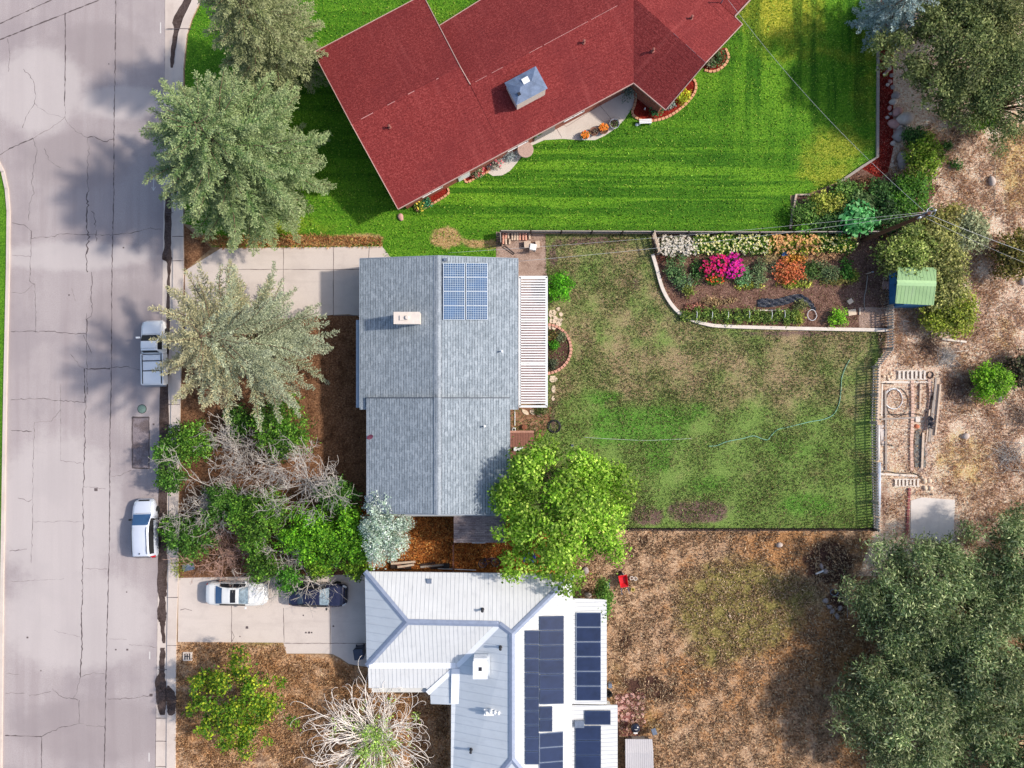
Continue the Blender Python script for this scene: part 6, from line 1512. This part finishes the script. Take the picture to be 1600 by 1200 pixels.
mb=MB(); mb.rock((0,0,0),.14,.14,.14,0,.05,77); o=mb.build('white_stone_ball',BM['white'],None,True); o.location=(*W(995,195),0); tag(o,'white stone ball on grass beside the small white bench','ornament')
onebox('garden_ornament','white upright ornament in the mulch near the gable tip','ornament',1007,171,(.10,.14,.35),BM['white'],0,.3,.02,.6)
onebox('garden_ornament','grey urn ornament close to the gable wall','ornament',1014,157,(.26,.26,.4),BM['grey'],0,.3,.04,.7)
# firewood, chairs, crate at the gravel yard
def log(px,py,L,r,rz,z=0): 
    x,y=W(px,py); c,s_=math.cos(rz)*L/2,math.sin(rz)*L/2; mb=MB(); mb.tube([(-c,-s_,r),(c,s_,r)],r,9); o=mb.build('firewood_log',BM['woodl'] if random.random()<.7 else pinkb,None,False); o.location=(x,y,z+.013); tag(o,'split log in the firewood row along the plank fence','log','firewood logs by plank fence'); return o
for i,(px,py,L,rz) in enumerate(((786,368,.5,1.5),(790,369,.45,1.4),(794,368,.5,1.6),(800,370,.6,1.57),(804,370,.6,1.5),(808,370,.62,1.6),(812,370,.6,1.55),(817,370,.6,1.57),(821,370,.62,1.6),(827,370,.45,1.57),(786,377,.45,1.5),(790,378,.45,1.65),(796,378,.4,1.5))): log(px,py,L,random.uniform(.075,.11),rz)
def chair(label,px,py,mat,rz):
    c=thing('garden_chair',label,'chair',(*W(px,py,.5),.013),rz); mb=MB(); mb.box((0,0,.42),(.52,.50,.05)); mb.build('seat',mat,c,False,.015)
    mb=MB(); mb.box((-.27,0,.68),(.05,.50,.5)); mb.build('backrest',mat,c,False,.015)
    for sx in (-.22,.22):
        for sy in (-.21,.21): mb=MB(); mb.box((sx,sy,.2),(.05,.05,.4)); mb.build('leg',mat,c)
chair('white plastic chair on the pink gravel yard',833,386,BM['white'],R(80))
onebox('wooden_crate','tan wooden crate west of the white plastic chair','crate',824,383,(.52,.50,.36),BM['woodl'],0,.05)
onebox('wooden_crate','narrow pale crate east of the white plastic chair','crate',840,383,(.34,.55,.3),BM['woodl'],0,.1)
lf=thing('folded_frame','dark metal folding frame lying on the pink gravel yard','frame',(*W(795,391),.013)); mb=MB()
for a,b_ in (((-.5,.25,.03),(.35,-.35,.03)),((-.3,.35,.06),(.45,-.25,.06)),((.35,-.35,.03),(.45,-.25,.06)),((-.5,.25,.03),(-.3,.35,.06))): mb.tube([a,b_],.025,6)
mb.build('bars',BM['dark'],lf)
# deck things
t=thing('deck_bench','white slatted bench on the wooden deck under the maple','bench',(*W(810,701,.5),.4)); mb=MB()
for k in range(4): mb.box((0,-.12+k*.08,.40),(.72,.06,.03))
mb.build('seat',BM['white'],t)
for sx in (-.3,.3): mb=MB(); mb.box((sx,0,.19),(.05,.26,.38)); mb.build('leg',BM['white'],t)
mb=MB(); mb.ring((0,0,.04),.13,.035,20,6); mb.lathe([(.13,0),(.13,.3),(.11,.3),(.11,.02)],(0,0,0),16); o=mb.build('plant_bucket',BM['white'],None); o.location=(*W(803,671),.012); tag(o,'white rimmed bucket at the north edge of the deck','bucket')
def hoop(label,px,py,r,t,mat,name='hose_coil',cat='hose',turns=3,z=.04,squash=1.0,seed=0,parent=None):
    rr_=random.Random(seed); mb=MB(); pts=[]
    for i in range(turns*24+1):
        a=2*math.pi*i/24; k=r*(1+.10*math.sin(i*.21+seed)+rr_.uniform(-.015,.015)); pts.append((k*math.cos(a)+.03*math.sin(i*.1),k*squash*math.sin(a),z+.012*(i/24)))
    mb.tube(pts,t,6); o=mb.build(name,mat,None,True); o.location=(*W(px,py),0); tag(o,label,cat); return o
hoop('black hose coiled on the grass near the deck','0' and 866,666,.46,.035,BLK,turns=4,seed=1)
hoop('thin rusty wire hoop lying on trodden earth by the deck',833,665,.26,.018,simple('rust_wire',S(190,150,124),.8,.2,5,bump=0),'wire_hoop','hoop',2,.03,1,2)
mb=MB(); mb.lathe([(.16,0),(.20,.05),(.20,.22),(.17,.24),(.02,.25)],(0,0,0),16); o=mb.build('fire_pan',simple('rust_pan',S(140,84,60),.8,.3,5),None); o.location=(*W(819,667),.012); tag(o,'rusty brown pan on trodden earth north of the deck','pan')
onebox('pipe_post','thin white standing post at the corner of trodden earth','post',804.5,650,(.06,1.5,.08),BM['white'])
# hoses
def hose(label,px,mat,r=.022,name='garden_hose',cat='hose'):
    P=smooth_px(px,6); mb=MB(); x0,y0=W(*P[0]); mb.tube([(W(*p)[0]-x0,W(*p)[1]-y0,.06+.008*math.sin(i)) for i,p in enumerate(P)],r,6); o=mb.build(name,mat,None,True); o.location=(x0,y0,0); tag(o,label,cat); return o
grn=simple('green_hose',S(140,190,160),.5,.12,4,bump=0); wstr=simple('white_cord',S(196,206,190),.7,.1,4,bump=0)
hose('long pale green garden hose snaking over the patchy lawn',[(1327,562),(1320,575),(1315,590),(1314,600),(1313,615),(1310,632),(1302,647),(1287,655),(1265,659),(1232,667),(1215,671),(1205,680),(1199,687),(1189,685),(1177,681),(1160,685),(1135,690),(1120,696),(1107,697)],grn,.032)
hose('thin white cord lying straight across the patchy lawn',[(912,683),(940,685),(980,687),(1005,688),(1040,687),(1080,685)],wstr,.016,'garden_string','string')
hose('pale hose lying on the garden path below the stake',[(1355,430),(1353,450),(1350,465),(1350,478),(1352,486)],BM['woodg'],.03)
hose('dark hose lying across the north of the lumber lot',[(1377,599),(1396,600)],BLK,.03)
hose('dark hose across the dirt lot between pipe and brick line',[(1375,648),(1390,647),(1410,648),(1425,646),(1440,649)],BLK,.035)
hose('dark hose across the dirt lot above the slatted pieces',[(1368,738),(1388,737),(1405,740),(1425,739),(1437,744)],BLK,.035)
hose('short dark hose beside the long white gutter pipe',[(1372,694),(1385,694),(1395,697)],BLK,.03)
hoop('white plastic pipe coil on the dirt lot',1396,622,.68,.03,BM['white'],'pipe_coil','pipe coil',2,.05,1.15,5)
hoop('black pipe loop lying under the white pipe coil',1402,630,.85,.022,BLK,'pipe_coil','pipe coil',1,.04,1.3,6)
hoop('brown wire ring at the end of the slatted pallet',1453,586,.24,.03,BM['woodd'],'wire_hoop','hoop',2,.04,1,7)
def arch(label,px,py,r,mat,rz):
    mb=MB(); mb.tube([(r*math.cos(a),0,r*1.3*math.sin(a)) for a in [math.pi*k/14 for k in range(15)]],.02,6); o=mb.build('garden_hoop',mat,None,True); o.location=(*W(px,py,.3),0); o.rotation_euler=(0,R(0),rz); tag(o,label,'hoop'); return o
for i,px in enumerate((1088,1112,1137,1170,1205,1225)): o=arch('thin white support hoop over the vegetable row',px,492,.42,BM['white'],R(88)); o['group']='white hoops over vegetable row'
hoop('white hoop standing bent at the east end of the vegetable row',1267,492,.36,.024,BM['white'],'bent_hoop','hoop',1,.1,1.2,9)
# garden oddments
sh_=thing('black_sheeting','crumpled black plastic sheeting on the bare garden soil','plastic sheet',(*W(1228,470),.02)); r_=np.random.default_rng(9)
def crumple(root,name,mat,outline,n=36,hgt=.16,seed=3):
    bm=bmesh.new(); pts=[(W(*p)[0]-root.location.x,W(*p)[1]-root.location.y) for p in outline]; xs=[p[0] for p in pts];ys=[p[1] for p in pts]; rr_=random.Random(seed)
    g=[[None]*(n+1) for _ in range(n+1)]
    for i in range(n+1):
        for j in range(n+1):
            x=min(xs)+(max(xs)-min(xs))*i/n; y=min(ys)+(max(ys)-min(ys))*j/n
            if in_poly(pts,x,y): g[i][j]=bm.verts.new((x+rr_.uniform(-.02,.02),y+rr_.uniform(-.02,.02),.03+hgt*abs(math.sin(x*4+y*7)*math.cos(y*9-x*3))*rr_.uniform(.4,1)))
    for i in range(n):
        for j in range(n):
            q=[g[i][j],g[i+1][j],g[i+1][j+1],g[i][j+1]]
            if all(q): bm.faces.new(q)
            elif sum(v is not None for v in q)==3: bm.faces.new([v for v in q if v])
    bmesh.ops.recalc_face_normals(bm,faces=bm.faces)
    me=bpy.data.meshes.new(name); bm.to_mesh(me); bm.free()
    return link(name,me,mat,root)
crumple(sh_,'sheet',simple('black_film',S(52,56,68,.8),.5,.5,6,spec=.35),[(1181,469),(1190,466),(1215,467),(1235,461),(1250,459),(1262,465),(1272,475),(1276,485),(1270,486),(1258,474),(1240,472),(1225,477),(1200,481),(1182,480)],44)
onebox('blue_crate','blue plastic crate among the orange flowers','crate',1226,398,(.62,.36,.3),simple('blue_plastic',S(50,100,160),.5,.15,5))
t=thing('garden_stake','thin pale stake standing on the bare garden path','stake',(*W(1353,428),0.009)); mb=MB(); mb.tube([(0,0,-.1),(.02,0,1.0)],.03,6); mb.build('shaft',BM['woodl'],t); mb=MB(); mb.box((.02,0,.98),(.14,.1,.1)); mb.build('tap',BM['grey'],t)
mb=MB(); mb.box((0,0,.06),(.16,.16,.12)); mb.tube([(-.04,0,.1),(.1,.05,.22)],.03,6); o=mb.build('lawn_sprinkler',BM['grey'],None); o.location=(*W(894,696),.01); tag(o,'small grey sprinkler on grass beside the maple','sprinkler')
o=onebox('lawn_sprinkler','tiny pale sprinkler head in the green patch of the dry yard','sprinkler',1140,962,(.16,.22,.1),BM['woodl'],0,.5)
# manhole, utility box, road drain
mh=thing('manhole_cover','round green grey manhole cover north of the asphalt patch','manhole cover',(*W(222,639),.004)); mb=MB(); mb.lathe([(.36,0),(.36,.012),(.30,.014)],(0,0,0),32); mb.build('ring',simple('manhole_ring',S(56,72,66),.7,.2,5,bump=0),mh); mb=MB(); mb.lathe([(.31,.0),(.31,.018),(.02,.020)],(0,0,0),32); mb.build('lid',simple('manhole_lid',S(126,150,138),.7,.25,8),mh)
ub=thing('utility_box','square white utility box with a dark grid on the brown verge','utility box',(*W(294,1025),0.004)); mb=MB(); mb.box((0,0,.06),(.72,.68,.14)); mb.build('collar',BM['cream'],ub,False,.02); mb=MB()
for k in range(3):
    mb.box((-.18+k*.18,0,.14),(.08,.46,.03))
mb.box((0,.02,.142),(.44,.06,.032)); mb.build('grid',BM['dark'],ub)
onebox('verge_plate','pale metal plate leaning by the pavement north of white sedan','plate',295,886,(.9,.5,.12),BM['grey'],0,.2)
# wheelie bin
wb=thing('wheelie_bin','dark grey wheelie bin at the west wall of white house','bin',(*W(562,1019,.6),.012),R(8)); mb=MB(); mb.box((0,0,.53),(.62,.72,.98),0,1.12); mb.build('tub',simple('bin_plastic',S(58,66,84),.5,.15,5,bump=0),wb,False,.03); mb=MB(); mb.box((0,0,1.06),(.74,.84,.07)); lid=mb.build('lid',simple('bin_lid',S(66,74,92),.45,.15,5,bump=0),wb,False,.03); mb=MB(); mb.tube([(-.3,.44,1.0),(.3,.44,1.0)],.03,6); mb.build('handle',BLK,wb)
for sx in (-.3,.3): mb=MB(); mb.ring((sx,.34,.11),.09,.035,14,6,ax='x'); mb.build('wheel',RUB,wb)
# grill, wheelbarrow, yard things
gl_=thing('kettle_grill','black kettle grill north of the metal shed','grill',(*W(993,1138,.9),0.004)); mb=MB(); mb.lathe([(.05,.52),(.26,.60),(.34,.74),(.35,.82)],(0,0,0),22); mb.build('bowl',BLK,gl_,True); mb=MB(); mb.lathe([(.36,.82),(.34,.92),(.24,1.02),(.05,1.07)],(0,0,0),22); lo=mb.build('lid',simple('enamel_black',S(44,48,66),.2,.2,4,bump=0),gl_,True); mb=MB(); mb.tube([(-.1,0,1.06),(-.08,0,1.13),(.08,0,1.13),(.1,0,1.06)],.02,6); mb.build('handle',BM['white'],lo)
for k in range(3): a=k*2.094; mb=MB(); mb.tube([(.2*math.cos(a),.2*math.sin(a),.62),(.36*math.cos(a),.36*math.sin(a),.0)],.018,6); mb.build('leg',BM['grey'],gl_)
mb=MB(); mb.box((0,-.33,.95),(.30,.12,.04)); mb.build('side_shelf',BM['white'],gl_)
fc=thing('folding_chair','grey and black folded chair leaning beside the kettle grill','chair',(*W(1022,1143,.4),.004),R(20)); mb=MB(); mb.box((0,0,.42),(.36,.5,.04)); mb.build('seat',BM['grey'],fc); mb=MB(); mb.box((-.2,0,.7),(.04,.5,.5)); mb.build('backrest',BLK,fc)
for sx in (-.16,.16):
    for sy in (-.22,.22): mb=MB(); mb.box((sx,sy,.2),(.03,.03,.4)); mb.build('leg',BLK,fc)
wbw=thing('wheelbarrow','red wheelbarrow on dry grass east of the maple','wheelbarrow',(*W(974,908,.5),.004),R(-80)); redm=simple('red_enamel',S(226,34,44),.4,.12,4,bump=0)
mb=MB(); t0=[(-.5,-.34,.66),(.45,-.30,.62),(.45,.30,.62),(-.5,.34,.66)]; b0=[(-.3,-.2,.36),(.2,-.18,.36),(.2,.18,.36),(-.3,.2,.36)]
t1=[(x*.93,y*.93,z-.0) for x,y,z in t0]; b1=[(x*.9,y*.9,z+.03) for x,y,z in b0]
mb.add(t0+b0+t1+b1,[(7,6,5,4),(0,4,5,1),(1,5,6,2),(2,6,7,3),(3,7,4,0),(12,13,14,15),(9,13,12,8),(10,14,13,9),(11,15,14,10),(8,12,15,11),(0,1,9,8),(1,2,10,9),(2,3,11,10),(3,0,8,11)]); mb.build('tray',redm,wbw)
mb=MB(); mb.lathe([(.06,-.04),(.18,-.045),(.2,0),(.18,.045),(.06,.04)],(0,0,0),18); o=mb.build('wheel',RUB,wbw); o.rotation_euler=(R(90),0,0); o.location=(-.55,0,.2)
for sy in (-.2,.2):
    mb=MB(); mb.tube([(-.55,sy*.4,.2),(-.2,sy*.9,.34),(.4,sy*1.1,.36),(1.0,sy*1.5,.58)],.024,6); mb.build('handle',simple('steel_tube',S(120,130,160),.4,.15,4,metal=.4,bump=0),wbw); mb=MB(); mb.tube([(.25,sy,.36),(.38,sy*1.1,0)],.022,6); mb.build('leg',BM['grey'],wbw)
for dx,dy,lab in ((986,902,'cream pot lying just right of the red wheelbarrow'),(992,903,'small cream pot furthest right of the red wheelbarrow'),(988,920,'yellowish pot lying below the red wheelbarrow')):
    mb=MB(); mb.lathe([(.09,0),(.14,.2),(.16,.2),(.16,.25),(.12,.25),(.1,.06)],(0,0,0),14); o=mb.build('plant_pot',whc if 'cream' in lab else simple('yellow_pot',S(210,190,110),.7,.1,4),None,True); o.location=(*W(dx,dy),.004); tag(o,lab,'plant pot')
onebox('storage_box','grey lidded box on rusty ground under the south east maple branches','box',948,913,(.40,.50,.4),BM['grey'],0,.05,.03)
tp=thing('blue_tarp','crumpled blue tarp showing through the south side of maple','tarp',(*W(828,872),.02)); crumple(tp,'sheet',simple('blue_tarp_plastic',S(40,60,170),.4,.3,5),[(818,866),(832,860),(838,866),(836,878),(818,880)],18,.2,5)
# debris along north side of the white house
onebox('timber_stack','pile of broken planks nearest the silver shrub','wood pile',627,883,(1.6,.5,.25),BM['woodd'],0,-.05)
def plank(label,px,py,L,w,rz,mat,z=.02,h=.05,tilt=0,group=None,name='plank'):
    mb=MB(); mb.box((0,0,h/2),(L,w,h)); o=mb.build(name,mat,None); o.location=(*W(px,py,z),z); o.rotation_euler=(0,tilt,rz); tag(o,label,'plank',group); return o
for i,(px,py,L,rz,z,m,lab) in enumerate(((630,879,1.9,.08,.32,'woodl','long pale plank on top of the broken plank pile'),(622,882,1.2,-.4,.28,'wood','reddish plank across the broken plank pile'),(634,884,1.3,.15,.36,'woodl','short pale plank at the top of the broken plank pile'),(676,884,1.9,.1,.03,'woodg','long grey plank lying along the white roof edge'),(668,881,1.2,.15,.10,'woodd','dark plank beside the long grey plank'),(684,887,1.1,.05,.08,'woodd','dark short plank nearest the thin wire fence'))): plank(lab,px,py,L,.16,rz,BM[m],z)
onebox('storage_box','small dark box with a white label west of the thin wire fence','box',698,883,(.42,.38,.35),BLK,0,0,.02)
bk_=thing('bicycle','dark bicycle lying by the white roof beside the side yard','bicycle',(*W(764,880,.3),.15),R(5)); 
for sx in (-.5,.52):
    wl=thing('wheel',None,None); wl.parent=bk_; wl.location=(sx,0,.12); mb=MB(); mb.ring((0,0,0),.32,.028,24,6); mb.build('tyre',RUB,wl); mb=MB()
    for k in range(8): a=k*math.pi/4; mb.tube([(0,0,0),(.31*math.cos(a),.31*math.sin(a),0)],.005,3)
    mb.ring((0,0,0),.295,.012,20,5); mb.build('rim',RIM,wl)
mb=MB()
for a,b_ in (((-.5,0,.12),(-.15,-.08,.14)),((-.15,-.08,.14),(.35,.30,.16)),((-.5,0,.12),(-.25,.32,.15)),((-.25,.32,.15),(-.15,-.08,.14)),((-.25,.32,.15),(.33,.34,.16)),((.33,.36,.16),(.52,0,.12))): mb.tube([a,b_],.022,6)
mb.build('frame',simple('bike_blue',S(56,60,96),.35,.2,4,bump=0),bk_); mb=MB(); mb.tube([(.2,.42,.14),(.34,.42,.2),(.46,.44,.3)],.016,6); mb.build('handlebar',BM['grey'],bk_); mb=MB(); mb.box((-.28,.40,.16),(.24,.08,.10)); mb.build('saddle',BLK,bk_,False,.03)
t=thing('white_pole','white pole lying along the north eave of the white house','pole',(*W(712,889),.1)); mb=MB(); mb.tube([(-1.4,0.06,0),(1.6,-.05,.05)],.035,8); mb.build('shaft',BM['white'],t)
for i,(px,py,m,lab) in enumerate(((905,897,0,'grey boulder close to the white roof notch'),(915,891,2,'dull boulder under the maple near the white roof notch'),(899,906,1,'small stone at the wall of white roof notch'),(918,930,0,'white stone block above the lower white roof'))): rock('yard_rock',lab,px,py,.3,.26,.22,ST[m],i,640+i,cat='stone')
mb=MB(); mb.ring((0,0,.05),.5,.05,26,6); o=mb.build('metal_ring',BM['grey'],None,True); o.scale=(.6,.5,1); o.location=(*W(1303,925),.01); tag(o,'pale metal ring in the dark corner of the dry yard','ring')
for i,(px,py,L,rz,lab) in enumerate(((1324,946,1.9,1.57,'thin pale pole lying upright at the edge of the grove'),(1318,934,1.2,-.2,'thin pale stick pointing away from the metal ring'))): plank(lab,px,py,L,.05,rz,BM['woodg'],.1,.04,name='stick')
for i,(px,py) in enumerate(((1289,938),(1300,955),(1308,962),(1296,948),(1312,950),(1283,885),(1290,893))): rock('yard_rock','pale grey rubble in the dark corner of the dry yard',px,py,.24,.18,.14,ST[2],i,660+i,'grey rubble in corner of dry yard','stone')
onebox('white_debris','bleached white branch debris beside the dry yard corner','debris',1282,893,(.9,.14,.12),BM['white'],0,.4,.03)
o=rock('yard_rock','white bag shaped stone near the north edge of the dry yard',1217,851,.28,.22,.16,ST[0],.3,675,cat='stone')
mb=MB(); mb.lathe([(.22,0),(.26,.4),(.28,.42),(.24,.42),(.22,.1)],(0,0,0),16); o=mb.build('black_tub',BLK,None,True); o.location=(*W(950,1081),.004); tag(o,'black tub against the east wall of the white house','tub')
onebox('gas_meter','pale grey meter at the east wall of the white house','meter',952,1068,(.3,.35,.5),BM['grey'],0,0,.03)
# dirt lot things
def pallet(label,px,py,w,d,n,mat,rz=0,name='slatted_pallet'):
    root=thing(name,label,'pallet',(*W(px,py),.01),rz)
    mb=MB()
    for i in range(n): mb.box((-w/2+w*(i+.5)/n,0,.10),(w/n*random.uniform(.45,.62),d*random.uniform(.8,1),.025))
    mb.build('slats',mat,root); mb=MB()
    for sy in (-.5,.5): mb.box((0,sy*d*.86,.045),(w,.08,.08))
    mb.build('runners',mat,root)
pallet('whitewashed slatted pallet lying on the dirt lot north of pipe coil',1424,586,2.3,.75,7,whc)
pallet('pale slatted pieces lying above the concrete pad',1416,754,2.0,.62,7,whc)
plank('long white rail along the south side of the whitewashed pallet',1412,597,4.4,.16,0,whc,.03)
plank('white rail above the pale slatted pieces',1403,742,2.9,.17,-.06,whc,.03)
for i,(a,b_,w,m,lab) in enumerate((((1465,590),(1456,690),.26,'woodl','longest bleached beam of the lumber stack'),((1460,612),(1451,690),.18,'woodg','grey beam beside the longest bleached beam'),((1456,618),(1449,668),.12,'woodd','dark plank in the middle of the lumber stack'),((1452,640),(1447,690),.10,'woodl','short pale plank at the west of lumber stack'),((1462,590),(1459,625),.12,'woodg','short grey plank at the head of lumber stack'),((1374,560),(1371,655),.22,'woodl','long pale beam along the picket fence'),((1378,600),(1377,650),.10,'whc','thin white strip beside the long pale beam'))):
    A_=Vector(W(*a));B_=Vector(W(*b_)); d=B_-A_; m_=((a[0]+b_[0])/2,(a[1]+b_[1])/2)
    plank(lab,*m_,d.length,w,math.atan2(d.y,d.x),whc if m=='whc' else BM[m],.03+.05*i,.07)
for i,(a,b_,w,m,lab) in enumerate((((1383,610),(1384,735),.14,'woodg','thin grey rail west of the long pale brick line'),((1438,600),(1437,640),.14,'woodl','short pale rail east of the long pale brick line'),((1376,655),(1440,652),.12,'woodg','grey cross rail below the white pipe coil'),((1442,676),(1440,732),.16,'woodl','pale rail along the east side of grey tarp'),((1469,600),(1461,680),.12,'woodl','outermost thin pale beam of the lumber stack'))):
    A_=Vector(W(*a));B_=Vector(W(*b_)); d=B_-A_
    plank(lab,(a[0]+b_[0])/2,(a[1]+b_[1])/2,d.length,w,math.atan2(d.y,d.x),BM[m],.03+.03*i,.08)
t=thing('black_bag','crumpled black bag on the lumber stack','bag',(*W(1449,656),.25)); crumple(t,'sheet',simple('bag_film',S(70,66,72),.3,.3,5),[(1446,648),(1452,648),(1455,660),(1453,672),(1446,668)],16,.25,8)
t=thing('grey_tarp','long grey gravelly tarp beside the pale brick line','tarp',(*W(1434,700),.01)); crumple(t,'sheet',simple('grey_sheet',S(126,124,118),.8,.3,6),[(1430,672),(1436,668),(1443,680),(1446,710),(1447,730),(1428,730),(1427,700)],26,.08,9)
onebox('concrete_block','white block at the head of the grey tarp','block',1432,655,(.36,.42,.2),whc,0,.1,.02)
rock('brick_lump','orange brick lump above the grey tarp',1432,666,.2,.16,.12,simple('orange_brick',S(206,120,86),.9,.2,4),.2,690,cat='brick')
def ground_pipe(label,pts,r,mat,name='ground_pipe'):
    x0,y0=W(*pts[0]); mb=MB(); mb.tube([(W(*p)[0]-x0,W(*p)[1]-y0,r*.9) for p in pts],r,12); o=mb.build(name,mat,None,True); o.location=(x0,y0,.004); tag(o,label,'pipe'); return o
ground_pipe('long pale blue grey drain pipe along the picket fence south end',[(1371,722),(1371,770),(1370,806)],.17,simple('blue_grey_pipe',S(176,186,204),.5,.2,2,bump=0))
ground_pipe('pale grey gutter pipe north of the blue grey drain pipe',[(1371,664),(1371,690),(1371,718)],.13,simple('pale_pipe',S(212,206,204),.6,.15,3,bump=0))
ground_pipe('short grey elbow pipe at the south end of the drain pipe',[(1371,809),(1369,818),(1366,829)],.14,BM['grey'])
onebox('cardboard_sheet','pale triangular board leaning beside gutter pipe','board',1380,680,(.45,1.6,.05),simple('pale_board',S(216,204,196),.8,.1,3),0,.1)
for i,(px,py) in enumerate(((1386,588),(1391,584),(1388,592),(1381,588),(1393,590))): rock('yard_rock','tan rubble at the west end of the whitewashed pallet',px,py,.15,.12,.09,ST[3],i,700+i,'tan rubble by whitewashed pallet','stone')
def sticks(label,px,py,n,L,seed,mat,cat='brush pile',name='brush_pile',sp=.6):
    root=thing(name,label,cat,(*W(px,py),0)); rr_=random.Random(seed); mb=MB()
    for i in range(n):
        a=rr_.uniform(0,3.14); l=L*rr_.uniform(.4,1); cx_,cy_=rr_.gauss(0,sp*.5),rr_.gauss(0,sp*.5); z=rr_.uniform(.03,.3); d=Vector((math.cos(a),math.sin(a),rr_.uniform(-.1,.25)))
        p=Vector((cx_,cy_,z)); q=[p-d*l*.5,p+Vector((rr_.gauss(0,.06),rr_.gauss(0,.06),.03)),p+d*l*.5]; mb.tube([(v.x,v.y,max(.02,v.z)) for v in q],rr_.uniform(.012,.028),4,.008,cap=False)
    mb.build('sticks',mat,root)
sticks('tangle of dark sticks south of the yellow green shrub',1451,540,60,2.2,1,bark('dark_stick',S(90,70,60)))
sticks('tangle of pale sticks on the dirt lot north of lime bush',1480,555,70,1.8,2,DEAD)
sticks('tangle of pale grey twigs at the east of the dirt lot',1575,710,80,1.9,3,DEAD,sp=1.2)
sticks('tangle of twigs at the right edge below the lime bush',1590,650,60,1.8,4,bark('grey_stick',S(120,104,94)),sp=1.0)
sticks('scattered dark twigs in the shade west of the lime bush',1505,605,50,1.6,5,bark('brown_stick',S(110,80,64)),sp=1.2)
plank('bleached log south of the yellow green shrub',1490,532,1.9,.16,-.12,whc,.04,.12,name='fallen_log'); plank('pale bent branch lying below the bleached log',1497,549,1.6,.05,.1,whc,.06,.05,name='fallen_branch')
hose('thin dark hose crossing the dirt track near right edge',[(1535,308),(1548,303),(1556,298)],BLK,.02)
hose('white cord running straight down the dirt track',[(1554,196),(1554,260),(1554,330)],wstr,.018,'garden_string','string')
hose('dark stick lying across the dirt north of weeds',[(1484,190),(1492,194),(1505,196),(1520,192)],simple('drift_stick',S(120,110,104),.9,.2,5,bump=0),.05,'fallen_branch','branch')
# ================================================================ utility pole and wires
ph=9.0; px_,py_=W(1452,333,ph)
up=thing('utility_pole','brown wooden utility pole with grey fittings above the olive shrubs','utility pole',(px_,py_,0)); mb=MB(); mb.tube([(0,0,-.2),(0,0,ph)],.17,12,.12); mb.build('pole',bark('pole_wood',S(96,62,44)),up)
mb=MB(); mb.box((0,0,ph-.35),(1.3,.10,.12),R(25)); arm=mb.build('crossarm',BM['woodg'],up)
for k in (-.55,0.0,.55): mb=MB(); mb.lathe([(.05,0),(.07,.06),(.05,.12),(.07,.16),(.03,.2)],(k*math.cos(R(25)),k*math.sin(R(25)),ph-.29),10); mb.build('insulator',BM['white'],up)
mb=MB(); mb.lathe([(.16,0),(.17,.04),(.17,.5),(.13,.56)],(.28,.14,ph-1.0),14); mb.build('transformer',BM['grey'],up)
mb=MB(); mb.ring((.15,.1,ph-.05),.28,.018,22,5); mb.tube([(.15,.1,ph-.05),(-.5,-.05,ph-.25),(-.9,-.1,ph-.5)],.02,5); mb.build('wire_loop',BM['grey'],up)
PT=Vector((px_,py_,ph-.2))
def wire(label,a,b,sag,r=.016,mat=None):
    a=Vector(a);b=Vector(b); mb=MB(); mb.tube([tuple(a.lerp(b,t/24)+Vector((0,0,-sag*4*(t/24)*(1-t/24)))-a) for t in range(25)],r,5); o=mb.build('overhead_wire',mat or wirem,None,True); o.location=a; tag(o,label,'wire'); return o
wirem=simple('pale_wire',S(206,206,204),.5,.06,3,bump=0)
wire('overhead wire from the utility pole to red house service mast',PT,MAST,1.0,.011)
hm=on_plane(806,409,*PE); wire('overhead wire from the utility pole over the garden to grey house roof',PT+Vector((-.3,0,0)),Vector((*W(810,408,3.6),3.6)),1.4,.011)
wire('upper overhead wire from the utility pole along plank fence',PT+Vector((-.1,.1,.1)),Vector((*W(700,395,5.2),5.2)),1.0,.008)
wire('overhead wire leaving the utility pole toward the right edge',PT,Vector((*W(1760,445,8.6),8.6)),.5,.013)
wire('second overhead wire leaving the utility pole toward the right edge',PT+Vector((.1,-.1,-.5)),Vector((*W(1760,470,8.0),8.0)),.6,.008)
# ================================================================ camera, light
cam=bpy.data.cameras.new('camera'); co=bpy.data.objects.new('camera',cam); COL.objects.link(co); co.location=(0,0,H); co.rotation_euler=(0,0,0)
cam.sensor_fit='HORIZONTAL'; cam.angle=2*math.atan(40/H); cam.clip_start=.5; cam.clip_end=2000; scene.camera=co
EL=R(40); AZ=math.atan2(1,.13)
d=Vector((-math.cos(EL)*math.sin(AZ),-math.cos(EL)*math.cos(AZ),-math.sin(EL)))
L=bpy.data.lights.new('sun','SUN'); L.energy=SUN_E; L.angle=R(2.5); L.color=(1.0,.925,.82); lo=bpy.data.objects.new('sun',L); COL.objects.link(lo); lo.rotation_euler=d.to_track_quat('-Z','Y').to_euler(); lo.location=(30,4,60)
w=bpy.data.worlds.new('World'); scene.world=w; w.use_nodes=True; nt=w.node_tree; bg=nt.nodes['Background']; sk=nt.nodes.new('ShaderNodeTexSky'); sk.sky_type='NISHITA'; sk.sun_disc=False; sk.sun_elevation=EL; sk.sun_rotation=AZ; sk.air_density=1.0; sk.dust_density=2.0; sk.ozone_density=1.0
nt.links.new(sk.outputs[0],bg.inputs[0]); bg.inputs[1].default_value=SKY_E
scene.view_settings.view_transform='Standard'; scene.view_settings.look='None'; scene.view_settings.exposure=EXPO; scene.view_settings.gamma=1.0
scene.cycles.max_bounces=6; scene.cycles.diffuse_bounces=3; scene.cycles.transparent_max_bounces=4; scene.cycles.use_denoising=True
